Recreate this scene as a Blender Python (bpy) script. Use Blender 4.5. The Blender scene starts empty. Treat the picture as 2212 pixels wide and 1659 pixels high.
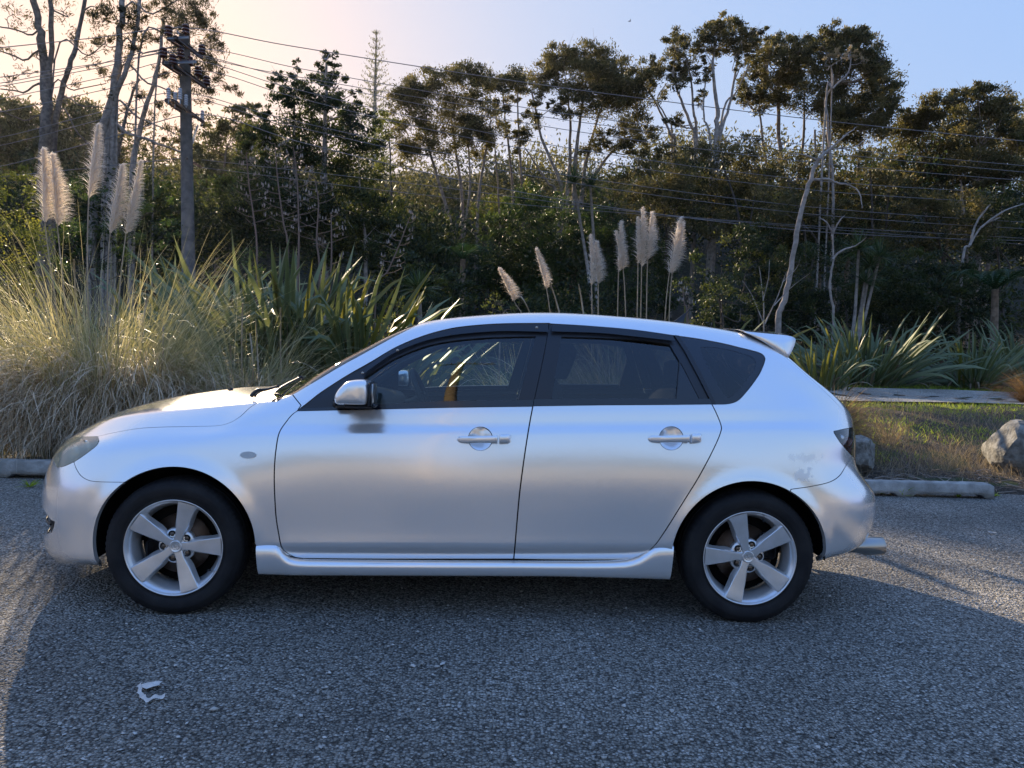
import bpy, math, random
import numpy as np
from mathutils import Vector, Matrix
from mathutils.bvhtree import BVHTree
from mathutils.geometry import delaunay_2d_cdt

random.seed(7)
rng = np.random.default_rng(7)
SC = bpy.context.scene
COL = SC.collection
PI = math.pi

# ------------------------------------------------------------------ camera
CAM_LOC = np.array([1.38487, -4.34803, 1.22999])
YAW, PITCH, ROLL, FPX = -0.0362, -0.04156, 0.02755, 0.75
cy_, sy_ = math.cos(YAW), math.sin(YAW)
cp_, sp_ = math.cos(PITCH), math.sin(PITCH)
FWD = np.array([-sy_ * cp_, cy_ * cp_, sp_])
RGT = np.array([cy_, sy_, 0.0])
UPV = np.cross(RGT, FWD)
cr_, sr_ = math.cos(ROLL), math.sin(ROLL)
RGT, UPV = cr_ * RGT + sr_ * UPV, -sr_ * RGT + cr_ * UPV
cam_d = bpy.data.cameras.new('camera')
cam_d.sensor_width = 36.0
cam_d.lens = 36.0 * FPX
cam_d.clip_start = 0.05
cam_d.clip_end = 3000
cam = bpy.data.objects.new('camera', cam_d)
COL.objects.link(cam)
cam.matrix_world = Matrix(((RGT[0], UPV[0], -FWD[0], CAM_LOC[0]),
                           (RGT[1], UPV[1], -FWD[1], CAM_LOC[1]),
                           (RGT[2], UPV[2], -FWD[2], CAM_LOC[2]),
                           (0, 0, 0, 1)))
SC.camera = cam

def ray(px, py):
    """direction of the sight line through a point of the photo (2212 x 1659 frame), scaled to 1 m of depth"""
    return FWD + RGT * ((px - 1106.0) / (FPX * 2212)) + UPV * ((829.5 - py) / (FPX * 2212))

def at_y(px, py, y):
    """the point in the world seen at px,py that lies on the vertical plane Y = y"""
    d = ray(px, py)
    return CAM_LOC + d * ((y - CAM_LOC[1]) / d[1])

# ------------------------------------------------------------------ sky, sun, exposure
SUN_EL, SUN_AZ = math.radians(20.7), math.radians(-25.0)     # azimuth from +Y towards +X
world = bpy.data.worlds.new('World')
SC.world = world
world.use_nodes = True
wn = world.node_tree.nodes
wl = world.node_tree.links
wn.clear()
sky = wn.new('ShaderNodeTexSky')
sky.sky_type = 'NISHITA'
sky.sun_disc = False
sky.sun_elevation = SUN_EL
sky.sun_rotation = SUN_AZ
sky.altitude = 20
sky.air_density = 1.0
sky.dust_density = 1.5
sky.ozone_density = 1.0
bg = wn.new('ShaderNodeBackground')
bg.inputs['Strength'].default_value = 0.15
wo = wn.new('ShaderNodeOutputWorld')
# the camera's own tone curve, applied alike to the whole dome: each channel of the sky through one power
sep_ = wn.new('ShaderNodeSeparateColor')
com_ = wn.new('ShaderNodeCombineColor')
wl.new(sky.outputs[0], sep_.inputs[0])
for ch_, (gain_, pow_) in enumerate(((.90, .42), (1.44, .215), (3.42, -.10))):
    pw_ = wn.new('ShaderNodeMath')
    pw_.operation = 'POWER'
    pw_.inputs[1].default_value = pow_
    mu_ = wn.new('ShaderNodeMath')
    mu_.operation = 'MULTIPLY'
    mu_.inputs[1].default_value = gain_
    mx0_ = wn.new('ShaderNodeMath')
    mx0_.operation = 'MAXIMUM'
    mx0_.inputs[1].default_value = .25
    wl.new(sep_.outputs[ch_], mx0_.inputs[0])
    wl.new(mx0_.outputs[0], pw_.inputs[0])
    wl.new(pw_.outputs[0], mu_.inputs[0])
    wl.new(mu_.outputs[0], com_.inputs[ch_])
wl.new(com_.outputs[0], bg.inputs['Color'])
wl.new(bg.outputs[0], wo.inputs['Surface'])

sun_d = bpy.data.lights.new('sun', 'SUN')
sun_d.energy = 5.0
sun_d.angle = math.radians(0.6)
sun_d.color = (1.0, 0.80, 0.56)
sun = bpy.data.objects.new('sun', sun_d)
COL.objects.link(sun)
SUN_DIR = Vector((math.sin(SUN_AZ) * math.cos(SUN_EL), math.cos(SUN_AZ) * math.cos(SUN_EL), math.sin(SUN_EL)))
sun.rotation_euler = SUN_DIR.to_track_quat('Z', 'Y').to_euler()
sun.location = (-10, 30, 20)

SC.view_settings.view_transform = 'Standard'
SC.view_settings.look = 'None'
SC.view_settings.exposure = 1.10
SC.view_settings.gamma = 1.0
SC.view_settings.use_curve_mapping = False
SC.cycles.max_bounces = 8
SC.cycles.transparent_max_bounces = 24
SC.cycles.glossy_bounces = 4
SC.cycles.diffuse_bounces = 3
SC.cycles.caustics_reflective = False
SC.cycles.caustics_refractive = False
SC.cycles.sample_clamp_indirect = 6.0
SC.cycles.use_denoising = True
SC.render.film_transparent = False

# ------------------------------------------------------------------ helpers: materials
def mat(name, color=(.5, .5, .5), rough=.6, metal=0.0, coat=0.0, coat_rough=.05, spec=.5,
        vary=None, vscale=5.0, bump=0.0, bscale=40.0, trans=0.0, subs=0.0, detail=4.0, hue=None):
    """principled material; vary = second colour mixed in by noise, bump = relief from noise"""
    m = bpy.data.materials.new(name)
    m.use_nodes = True
    nt = m.node_tree
    b = nt.nodes['Principled BSDF']
    b.inputs['Base Color'].default_value = (*color, 1)
    b.inputs['Roughness'].default_value = rough
    b.inputs['Metallic'].default_value = metal
    b.inputs['Coat Weight'].default_value = coat
    b.inputs['Coat Roughness'].default_value = coat_rough
    b.inputs['Specular IOR Level'].default_value = spec
    tc = None
    if vary or bump:
        tc = nt.nodes.new('ShaderNodeTexCoord')
    if vary:
        n = nt.nodes.new('ShaderNodeTexNoise')
        n.inputs['Scale'].default_value = vscale
        n.inputs['Detail'].default_value = detail
        nt.links.new(tc.outputs['Object'], n.inputs['Vector'])
        r = nt.nodes.new('ShaderNodeValToRGB')
        r.color_ramp.elements[0].position = .36
        r.color_ramp.elements[1].position = .64
        r.color_ramp.elements[0].color = (*color, 1)
        r.color_ramp.elements[1].color = (*vary, 1)
        nt.links.new(n.outputs['Fac'], r.inputs['Fac'])
        nt.links.new(r.outputs['Color'], b.inputs['Base Color'])
    if bump:
        n2 = nt.nodes.new('ShaderNodeTexNoise')
        n2.inputs['Scale'].default_value = bscale
        n2.inputs['Detail'].default_value = 5
        nt.links.new(tc.outputs['Object'], n2.inputs['Vector'])
        bp = nt.nodes.new('ShaderNodeBump')
        bp.inputs['Strength'].default_value = min(1.0, bump)
        bp.inputs['Distance'].default_value = .01
        nt.links.new(n2.outputs['Fac'], bp.inputs['Height'])
        nt.links.new(bp.outputs['Normal'], b.inputs['Normal'])
    return m

def leaf_mat(name, cols, trans=.45, rough=.55, glow=(1.55, 1.45, .85), spec=.4):
    """foliage: diffuse + translucent; every leaf (mesh island) takes its own tone out of cols"""
    m = bpy.data.materials.new(name)
    m.use_nodes = True
    nt = m.node_tree
    nt.nodes.clear()
    out = nt.nodes.new('ShaderNodeOutputMaterial')
    b = nt.nodes.new('ShaderNodeBsdfPrincipled')
    b.inputs['Roughness'].default_value = rough
    b.inputs['Specular IOR Level'].default_value = spec
    t = nt.nodes.new('ShaderNodeBsdfTranslucent')
    mix = nt.nodes.new('ShaderNodeMixShader')
    mix.inputs[0].default_value = trans
    a = nt.nodes.new('ShaderNodeAttribute')
    a.attribute_name = 'tone'
    r = nt.nodes.new('ShaderNodeValToRGB')
    el = r.color_ramp.elements
    while len(el) < len(cols):
        el.new(.5)
    for i, c in enumerate(cols):
        el[i].position = i / (len(cols) - 1)
        el[i].color = (*c, 1)
    nt.links.new(a.outputs['Fac'], r.inputs['Fac'])
    nt.links.new(r.outputs['Color'], b.inputs['Base Color'])
    g = nt.nodes.new('ShaderNodeMix')
    g.data_type = 'RGBA'
    g.blend_type = 'MULTIPLY'
    g.inputs[0].default_value = 1.0
    nt.links.new(r.outputs['Color'], g.inputs[6])
    g.inputs[7].default_value = (*glow, 1)
    nt.links.new(g.outputs[2], t.inputs['Color'])
    nt.links.new(b.outputs[0], mix.inputs[1])
    nt.links.new(t.outputs[0], mix.inputs[2])
    nt.links.new(mix.outputs[0], out.inputs['Surface'])
    return m

# ------------------------------------------------------------------ helpers: meshes and objects
def link(o, parent=None):
    COL.objects.link(o)
    if parent is not None:
        o.parent = parent
    return o

def mesh_from(name, V, F, m=None, smooth=False, tone=None):
    """V (n,3) array; F (k,3) or (k,4) int array, or list of arrays of both"""
    me = bpy.data.meshes.new(name)
    V = np.asarray(V, dtype=np.float32)
    Fs = F if isinstance(F, list) else [F]
    Fs = [np.asarray(f, dtype=np.int32) for f in Fs if len(f)]
    me.vertices.add(len(V))
    me.vertices.foreach_set('co', V.ravel())
    nl = sum(f.size for f in Fs)
    npoly = sum(len(f) for f in Fs)
    me.loops.add(nl)
    me.loops.foreach_set('vertex_index', np.concatenate([f.ravel() for f in Fs]))
    me.polygons.add(npoly)
    tot = np.concatenate([np.full(len(f), f.shape[1], dtype=np.int32) for f in Fs])
    st = np.concatenate([[0], np.cumsum(tot)[:-1]]).astype(np.int32)
    me.polygons.foreach_set('loop_start', st)
    me.polygons.foreach_set('loop_total', tot)
    if smooth:
        me.polygons.foreach_set('use_smooth', np.ones(npoly, dtype=bool))
    me.update(calc_edges=True)
    if tone is not None:
        at = me.attributes.new('tone', 'FLOAT', 'POINT')
        at.data.foreach_set('value', np.asarray(tone, dtype=np.float32))
    if m is not None:
        me.materials.append(m)
    return me

def obj(name, me, parent=None, kind=None):
    o = bpy.data.objects.new(name, me)
    link(o, parent)
    if kind:
        o['kind'] = kind
    return o

def tag(o, label, cat, group=None):
    o['label'] = label
    o['category'] = cat
    if group:
        o['group'] = group
    return o

def thing(name, label, cat, loc=(0, 0, 0), rz=0.0, group=None):
    o = bpy.data.objects.new(name, None)
    COL.objects.link(o)
    o.location = loc
    o.rotation_euler = (0, 0, rz)
    return tag(o, label, cat, group)

class Geo:
    """collects pieces of geometry that make up ONE part"""
    def __init__(s):
        s.V = []; s.T = []; s.Q = []; s.n = 0; s.tone = []
    def add(s, V, F, tone=0.0):
        V = np.asarray(V, dtype=float).reshape(-1, 3)
        F = np.asarray(F, dtype=int)
        if len(F):
            (s.T if F.shape[1] == 3 else s.Q).append(F + s.n)
        s.V.append(V)
        s.tone.append(np.full(len(V), tone) if np.isscalar(tone) else np.asarray(tone))
        s.n += len(V)
    def mesh(s, name, m, smooth=False):
        F = []
        if s.Q: F.append(np.concatenate(s.Q))
        if s.T: F.append(np.concatenate(s.T))
        return mesh_from(name, np.concatenate(s.V), F, m, smooth, np.concatenate(s.tone))
    def box(s, c, size, rot=None, bev=0.0, tone=0.0):
        c = np.asarray(c, float); h = np.asarray(size, float) / 2
        if bev <= 0:
            v = np.array([[x, y, z] for z in (-1, 1) for y in (-1, 1) for x in (-1, 1)], float) * h
            f = [[0, 2, 3, 1], [4, 5, 7, 6], [0, 1, 5, 4], [2, 6, 7, 3], [0, 4, 6, 2], [1, 3, 7, 5]]
            f = np.array(f)
        else:
            # chamfered box: three vertices per corner
            v = []; idx = {}
            for sx in (-1, 1):
                for sy in (-1, 1):
                    for sz in (-1, 1):
                        for a in range(3):
                            p = np.array([sx, sy, sz], float) * (h - bev)
                            p[a] = (sx, sy, sz)[a] * h[a]
                            idx[(sx, sy, sz, a)] = len(v); v.append(p)
            v = np.array(v); q = []; t = []
            S = (-1, 1)
            for a in range(3):
                b, c2 = (a + 1) % 3, (a + 2) % 3
                for sa in S:
                    def key(sb, sc_, ax):
                        k = [0, 0, 0]; k[a] = sa; k[b] = sb; k[c2] = sc_
                        return idx[(k[0], k[1], k[2], ax)]
                    loop = [key(-1, -1, a), key(1, -1, a), key(1, 1, a), key(-1, 1, a)]
                    q.append(loop if sa > 0 else loop[::-1])
                for sb in S:
                    for sc_ in S:
                        def key2(sa, ax):
                            k = [0, 0, 0]; k[a] = sa; k[b] = sb; k[c2] = sc_
                            return idx[(k[0], k[1], k[2], ax)]
                        l = [key2(-1, b), key2(1, b), key2(1, c2), key2(-1, c2)]
                        q.append(l if sb * sc_ > 0 else l[::-1])
            for sx in S:
                for sy in S:
                    for sz in S:
                        l = [idx[(sx, sy, sz, 0)], idx[(sx, sy, sz, 1)], idx[(sx, sy, sz, 2)]]
                        t.append(l if sx * sy * sz > 0 else l[::-1])
            M = np.eye(3) if rot is None else np.asarray(rot)
            vv = v @ M.T + c
            s.add(vv, np.array(q), tone)
            s.T.append(np.array(t) + s.n - len(vv))
            return
        M = np.eye(3) if rot is None else np.asarray(rot)
        s.add(v @ M.T + c, f, tone)
    def tube(s, P, R, seg=8, cap=True, tone=0.0, jitter=0.0):
        P = np.asarray(P, float); n = len(P)
        R = np.full(n, R) if np.isscalar(R) else np.asarray(R, float)
        T = np.gradient(P, axis=0)
        T /= np.linalg.norm(T, axis=1)[:, None] + 1e-12
        up = np.array([0, 0, 1.0]) if abs(T[0][2]) < .9 else np.array([1.0, 0, 0])
        a = np.cross(T[0], up); a /= np.linalg.norm(a)
        A = []
        for i in range(n):
            a = a - T[i] * (a @ T[i]); a /= np.linalg.norm(a) + 1e-12
            A.append(a)
        A = np.array(A); B = np.cross(T, A)
        th = np.linspace(0, 2 * PI, seg, endpoint=False)
        Rr = R[:, None] * (1 + (jitter * rng.normal(size=(n, seg)) if jitter else 0))
        V = P[:, None] + Rr[..., None] * (np.cos(th)[None, :, None] * A[:, None] + np.sin(th)[None, :, None] * B[:, None])
        V = V.reshape(-1, 3)
        i = np.arange(n - 1)[:, None] * seg; j = np.arange(seg)[None]
        k = (j + 1) % seg
        Q = np.stack([i + j, i + seg + j, i + seg + k, i + k], -1).reshape(-1, 4)
        s.add(V, Q[:, ::-1], tone)
        if cap:
            base = s.n
            s.add(np.array([P[0], P[-1]]), np.zeros((0, 3), int), tone)
            o = base - len(V)
            jj = np.arange(seg); kk = (jj + 1) % seg
            s.T.append(np.stack([np.full(seg, base), o + kk, o + jj], -1)[:, ::-1])
            s.T.append(np.stack([np.full(seg, base + 1), o + (n - 1) * seg + jj, o + (n - 1) * seg + kk], -1)[:, ::-1])
    def lathe(s, prof, seg=48, axis='y', c=(0, 0, 0), tone=0.0, mod=None, closed=False):
        """prof: list of (radius, offset along axis)"""
        prof = np.asarray(prof, float); n = len(prof)
        th = np.linspace(0, 2 * PI, seg, endpoint=False)
        r = prof[:, 0][:, None] * np.ones(seg)
        if mod is not None:
            r = mod(r, th, prof)
        h = prof[:, 1][:, None] * np.ones(seg)
        if axis == 'y':
            V = np.stack([r * np.cos(th), h, r * np.sin(th)], -1)
        elif axis == 'z':
            V = np.stack([r * np.cos(th), r * np.sin(th), h], -1)
        else:
            V = np.stack([h, r * np.cos(th), r * np.sin(th)], -1)
        V = V.reshape(-1, 3) + np.asarray(c, float)
        m_ = n if closed else n - 1
        i = np.arange(m_)[:, None]; j = np.arange(seg)[None]; k = (j + 1) % seg
        i2 = (i + 1) % n
        Q = np.stack([i * seg + j, i2 * seg + j, i2 * seg + k, i * seg + k], -1).reshape(-1, 4)
        s.add(V, Q, tone)

def smooth_line(P, n=8):
    """Catmull-Rom through the points"""
    P = np.asarray(P, float)
    if len(P) < 3:
        t = np.linspace(0, 1, n + 1)[:, None]
        return P[0] * (1 - t) + P[-1] * t
    Q = np.vstack([2 * P[0] - P[1], P, 2 * P[-1] - P[-2]])
    out = []
    for i in range(1, len(Q) - 2):
        p0, p1, p2, p3 = Q[i - 1:i + 3]
        for t in np.linspace(0, 1, n, endpoint=False):
            out.append(.5 * ((2 * p1) + (-p0 + p2) * t + (2 * p0 - 5 * p1 + 4 * p2 - p3) * t * t + (-p0 + 3 * p1 - 3 * p2 + p3) * t ** 3))
    out.append(P[-1])
    return np.array(out)
# ------------------------------------------------------------------ the car: one smooth body surface S(u,t)
# key lines k = 0..12 run nose to tail; every one has a height table z(x) and a half-width table w(x)
def nat_spline(xs, ys):
    xs = np.asarray(xs, float); ys = np.asarray(ys, float); n = len(xs)
    h = np.diff(xs)
    A = np.zeros((n, n)); r = np.zeros(n)
    A[0, 0] = A[-1, -1] = 1
    for i in range(1, n - 1):
        A[i, i - 1] = h[i - 1]; A[i, i] = 2 * (h[i - 1] + h[i]); A[i, i + 1] = h[i]
        r[i] = 6 * ((ys[i + 1] - ys[i]) / h[i] - (ys[i] - ys[i - 1]) / h[i - 1])
    M = np.linalg.solve(A, r)
    def f(x):
        x = np.clip(np.asarray(x, float), xs[0], xs[-1])
        i = np.clip(np.searchsorted(xs, x) - 1, 0, n - 2)
        a = (xs[i + 1] - x) / h[i]; b = (x - xs[i]) / h[i]
        return a * ys[i] + b * ys[i + 1] + ((a ** 3 - a) * M[i] + (b ** 3 - b) * M[i + 1]) * h[i] ** 2 / 6
    return f

def pchip(xs, ys):
    xs = np.asarray(xs, float); ys = np.asarray(ys, float)
    h = np.diff(xs); d = np.diff(ys) / h
    m = np.zeros(len(xs))
    m[0], m[-1] = d[0], d[-1]
    for i in range(1, len(xs) - 1):
        if d[i - 1] * d[i] > 0:
            w1 = 2 * h[i] + h[i - 1]; w2 = h[i] + 2 * h[i - 1]
            m[i] = (w1 + w2) / (w1 / d[i - 1] + w2 / d[i])
    def f(x):
        x = np.clip(np.asarray(x, float), xs[0], xs[-1])
        i = np.clip(np.searchsorted(xs, x) - 1, 0, len(xs) - 2)
        t = (x - xs[i]) / h[i]
        return ((1 + 2 * t) * (1 - t) ** 2 * ys[i] + t * (1 - t) ** 2 * h[i] * m[i] + t * t * (3 - 2 * t) * ys[i + 1] + t * t * (t - 1) * h[i] * m[i + 1])
    return f

# (F, R, z-table, w-table)
NOSE = [-.845, -.862, -.872, -.878, -.868, -.842, -.815, -.785, -.745, -.705, -.665, -.625, -.585]
TAIL = [3.345, 3.42, 3.45, 3.465, 3.45, 3.365, 3.355, 3.36, 3.345, 3.31, 3.265, 3.215, 3.17]
LF = [.62, .62, .62, .62, .62, .60, .60, .60, .60, .62, .64, .66, .68]
LR = [.55, .58, .60, .60, .60, .55, .50, .48, .46, .42, .42, .42, .42]
ZT = {
 0: [(-.9, .155), (-.6, .165), (-.35, .200), (.4, .195), (1.3, .200), (2.3, .215), (2.95, .285), (3.15, .285), (3.5, .30)],
 1: [(-.9, .19), (-.35, .235), (.4, .24), (1.3, .255), (2.3, .275), (2.95, .32), (3.5, .345)],
 2: [(-.9, .25), (-.35, .29), (.5, .325), (1.5, .343), (2.3, .355), (2.95, .38), (3.5, .41)],
 3: [(-.9, .42), (-.35, .44), (.5, .47), (1.5, .485), (2.5, .50), (3.5, .485)],
 4: [(-.9, .52), (-.35, .58), (0, .60), (.5, .61), (1.5, .625), (2.5, .65), (3.0, .62), (3.5, .555)],
 5: [(-.9, .60), (-.5, .665), (0, .715), (.5, .735), (1.5, .755), (2.5, .785), (3.0, .745), (3.5, .65)],
 6: [(-.9, .65), (-.75, .68), (-.45, .735), (0, .785), (.5, .832), (1.5, .862), (2.5, .893), (2.86, .895), (3.15, .84), (3.4, .77)],
 7: [(-.8, .715), (-.6, .748), (-.42, .783), (-.22, .826), (0, .845), (.15, .856), (.3, .905), (.45, .926), (.6, .936), (1.0, .955), (1.6, .982), (2.2, 1.004), (2.6, 1.018), (2.86, 1.015), (3.1, .955), (3.38, .895)],
 8: [(-.76, .752), (-.54, .815), (-.34, .867), (-.1, .903), (.1, .925), (.25, .945), (.40, .968), (.55, .985), (.7, 1.015), (.9, 1.085), (1.1, 1.14), (1.5, 1.175), (2.0, 1.182), (2.5, 1.165), (2.75, 1.135), (2.95, 1.07), (3.1, 1.02), (3.38, .93)],
 9: [(-.72, .787), (-.5, .856), (-.3, .901), (-.1, .932), (.1, .958), (.25, .970), (.40, .98), (.523, 1.0), (.63, 1.035), (.843, 1.162), (.96, 1.239), (1.09, 1.298), (1.22, 1.338), (1.35, 1.358), (1.49, 1.369), (1.70, 1.375), (1.94, 1.366), (2.12, 1.355), (2.29, 1.337), (2.49, 1.314), (2.62, 1.288), (2.75, 1.248), (2.9, 1.175), (3.05, 1.095), (3.32, .968)],
 10: [(-.68, .812), (-.5, .872), (-.3, .918), (-.1, .952), (.1, .976), (.25, .984), (.38, .985), (.48, 1.005), (.58, 1.062), (.70, 1.143), (.785, 1.193), (.87, 1.245), (.96, 1.297), (1.06, 1.342), (1.12, 1.359), (1.21, 1.379), (1.35, 1.398), (1.49, 1.411), (1.63, 1.419), (1.76, 1.421), (1.9, 1.417), (2.1, 1.407), (2.3, 1.392), (2.5, 1.372), (2.68, 1.343), (2.8, 1.300), (2.884, 1.250), (2.96, 1.185), (3.045, 1.125), (3.15, 1.06), (3.28, 1.0)],
 11: [(-.64, .830), (-.5, .880), (-.3, .929), (-.1, .965), (.1, .990), (.22, .993), (.32, 1.0), (.45, 1.055), (.58, 1.125), (.70, 1.194), (.785, 1.240), (.87, 1.284), (.96, 1.327), (1.06, 1.366), (1.15, 1.378), (1.25, 1.395), (1.4, 1.412), (1.6, 1.427), (1.76, 1.431), (1.9, 1.429), (2.1, 1.421), (2.3, 1.408), (2.5, 1.391), (2.68, 1.370), (2.80, 1.335), (2.9, 1.285), (2.98, 1.225), (3.08, 1.145), (3.23, 1.035)],
 12: [(-.60, .845), (-.5, .885), (-.3, .935), (-.1, .971), (.1, .996), (.2, .999), (.29, 1.01), (.42, 1.075), (.58, 1.163), (.70, 1.225), (.785, 1.267), (.87, 1.306), (.96, 1.337), (1.06, 1.369), (1.15, 1.388), (1.25, 1.404), (1.4, 1.421), (1.6, 1.435), (1.76, 1.440), (1.9, 1.438), (2.1, 1.430), (2.3, 1.417), (2.5, 1.400), (2.68, 1.381), (2.82, 1.34), (2.92, 1.29), (3.0, 1.23), (3.18, 1.085)],
}
WT = {
 0: [(-.9, .78), (-.35, .80), (.4, .80), (2.2, .80), (2.95, .80), (3.5, .76)],
 1: [(-.9, .82), (-.35, .850), (.4, .846), (1.3, .850), (2.2, .848), (2.95, .845), (3.5, .80)],
 2: [(-.9, .83), (-.35, .862), (.4, .862), (1.3, .870), (2.2, .868), (2.95, .862), (3.5, .82)],
 3: [(-.9, .84), (-.35, .872), (0, .876), (.5, .866), (1.3, .874), (2.2, .876), (2.65, .880), (3.0, .870), (3.5, .83)],
 4: [(-.9, .83), (-.35, .868), (0, .873), (.5, .864), (1.3, .872), (2.2, .874), (2.65, .876), (3.0, .864), (3.5, .825)],
 5: [(-.9, .80), (-.35, .845), (0, .850), (.5, .852), (1.3, .860), (2.2, .860), (2.65, .858), (3.0, .845), (3.5, .79)],
 6: [(-.9, .77), (-.45, .815), (0, .825), (.5, .828), (1.3, .838), (2.2, .836), (2.65, .828), (3.0, .812), (3.5, .75)],
 7: [(-.8, .72), (-.42, .735), (-.1, .755), (.15, .765), (.5, .775), (1.0, .790), (1.6, .795), (2.2, .788), (2.6, .775), (2.9, .750), (3.35, .70)],
 8: [(-.76, .60), (-.54, .62), (-.1, .635), (.25, .68), (.45, .735), (.7, .750), (.9, .726), (1.1, .712), (1.5, .707), (2.0, .705), (2.5, .695), (2.75, .690), (3.0, .700), (3.35, .67)],
 9: [(-.72, .47), (-.3, .49), (.1, .53), (.3, .64), (.45, .715), (.63, .730), (.843, .682), (.96, .655), (1.09, .636), (1.22, .622), (1.35, .614), (1.49, .610), (1.94, .606), (2.3, .604), (2.62, .61), (2.8, .635), (3.0, .665), (3.3, .63)],
 10: [(-.68, .33), (-.3, .34), (.1, .38), (.25, .50), (.38, .63), (.48, .695), (.58, .700), (.70, .672), (.785, .655), (.87, .637), (.96, .615), (1.06, .590), (1.2, .565), (1.4, .55), (1.9, .545), (2.4, .54), (2.7, .54), (2.85, .57), (3.0, .60), (3.26, .56)],
 11: [(-.64, .17), (-.3, .17), (.1, .19), (.3, .32), (.5, .42), (.8, .40), (1.1, .34), (1.4, .31), (2.4, .30), (2.8, .32), (3.2, .32)],
 12: [(-1, 0), (4, 0)],
}
NU, NT = 421, 12 * 14 + 1
_u = np.linspace(0, 1, NU)
# denser at both ends, so the wrap round nose and tail stays smooth
def sig(u):
    a = .30
    e = .5 * (1 - np.cos(PI * u))
    return (1 - a) * u * u * (3 - 2 * u) + a * e
KL = np.zeros((13, NU, 3))
for k in range(13):
    F, Rr = NOSE[k], TAIL[k]
    X = F + (Rr - F) * sig(_u)
    z = pchip(*zip(*ZT[k]))(X) if k < 13 else 0
    w = nat_spline(*zip(*WT[k]))(X) if k < 12 else np.zeros(NU)
    # round the plan view off at nose and tail
    df = np.clip((X - F) / LF[k], 0, 1); dr = np.clip((Rr - X) / LR[k], 0, 1)
    nf, nr = (2.25 if k < 8 else 2.0), (2.7 if k < 5 else 2.6)
    e = (1 - (1 - df) ** nf) ** (1 / nf) * (1 - (1 - dr) ** nr) ** (1 / nr)
    KL[k] = np.stack([X, w * e, z], -1)
def gsm(A, s, axis):
    r = int(3 * s) + 1
    g = np.exp(-.5 * (np.arange(-r, r + 1) / s) ** 2); g /= g.sum()
    A = np.moveaxis(A, axis, 0)
    P = np.concatenate([2 * A[:1] - A[r:0:-1], A, 2 * A[-1:] - A[-2:-r - 2:-1]])
    out = sum(g[i] * P[i:i + len(A)] for i in range(2 * r + 1))
    return np.moveaxis(out, 0, axis)
for k in range(13):
    y = KL[k, :, 1].copy()
    KL[k] = gsm(KL[k], 3.0, 0)
    KL[k, :, 1] = np.maximum(KL[k, :, 1], 0); KL[k, 0, 1] = KL[k, -1, 1] = 0
S = np.zeros((NU, NT, 3))
for i in range(NU):
    P = KL[:, i]
    s = np.concatenate([[0], np.cumsum(np.maximum(np.linalg.norm(np.diff(P, axis=0), axis=1), 1e-3) ** .8)])
    ts = np.concatenate([np.linspace(s[k], s[k + 1], 14, endpoint=False) for k in range(12)] + [[s[-1]]])
    for c in range(3):
        S[i, :, c] = nat_spline(s, P[:, c])(ts)
S[:, :, 1] = np.maximum(S[:, :, 1], 0)
S[:, -1, 1] = 0; S[0, :, 1] = 0; S[-1, :, 1] = 0
# side glass: a gently bowed sheet between the belt and the roof rail
j0, j1 = 7 * 14, 9 * 14
f_ = np.linspace(0, 1, j1 - j0 + 1)[None, :]
for_x = S[:, j0:j1 + 1, 0]
wx = np.clip((for_x - .62) / .25, 0, 1) * np.clip((2.86 - for_x) / .25, 0, 1)
z0_, z1_ = S[:, j0:j0 + 1, 2], S[:, j1:j1 + 1, 2]
g_ = np.clip((S[:, j0:j1 + 1, 2] - z0_) / np.maximum(z1_ - z0_, .02), 0, 1)
ylin = S[:, j0:j0 + 1, 1] * (1 - g_) + S[:, j1:j1 + 1, 1] * g_ + .016 * 4 * g_ * (1 - g_)
S[:, j0:j1 + 1, 1] = S[:, j0:j1 + 1, 1] * (1 - wx) + ylin * wx
def normals(S):
    du = np.gradient(S, axis=0); dt = np.gradient(S, axis=1)
    n = np.cross(dt, du)          # outwards for y > 0
    n /= np.linalg.norm(n, axis=2)[..., None] + 1e-12
    return n
ARCH = ((.008, .314, .360), (2.633, .302, .366))
# pressed details: lip round each wheel arch, crease low on the doors, shoulder line
N0 = normals(S)
x, z = S[..., 0], S[..., 2]
side = (S[..., 1] > .45)
D = np.zeros((NU, NT))
for ax, az, ar in ARCH:
    d = np.hypot(x - ax, z - az)
    D += .011 * np.clip(1 - (d - ar) / .062, 0, 1) ** 1.6 * (z > .2) * side
zc = .330 + .018 * np.clip((x - .5) / 1.0, -.3, 2)
win = np.clip((x - .36) / .15, 0, 1) * np.clip((2.36 - x) / .15, 0, 1)
D += win * np.where(z >= zc, .010 * np.exp(-np.maximum(z - zc, 0) / .05), .010 - .30 * np.clip(zc - z, 0, .09))
zs = np.interp(x, [-.4, .455, 1.58, 2.478, 2.857, 3.05], [.775, .833, .864, .894, .909, .905])
ws = np.clip((x + .1) / .5, 0, 1) * np.clip((3.12 - x) / .2, 0, 1) * side
D += ws * np.where(z >= zs, -.32 * np.clip(z - zs, 0, .03), 0) * np.clip((zs + .09 - z) / .05, 0, 1)
D = gsm(gsm(D, 1.2, 0), .9, 1)
# crisp fold along the bonnet edge, fading out at the nose and at the windscreen pillar
jt = np.arange(NT)[None, :] * np.ones((NU, 1))
D += .0042 * np.exp(-np.abs(jt - 8 * 14) / 3.6) * np.clip((x + .62) / .2, 0, 1) * np.clip((.40 - x) / .2, 0, 1)
S = S + N0 * D[..., None]
S[0, :, 1] = 0; S[-1, :, 1] = 0; S[:, -1, 1] = 0
SN = normals(S)
# pinch the creases in the shading only where the form has them; ends keep a clean centre plane
SN[:, -1, 1] = 0; SN[0, :, 1] = 0; SN[-1, :, 1] = 0
SN /= np.linalg.norm(SN, axis=2)[..., None] + 1e-12
US, TS = 5.2, 2.6          # domain scale used when triangulating

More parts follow.
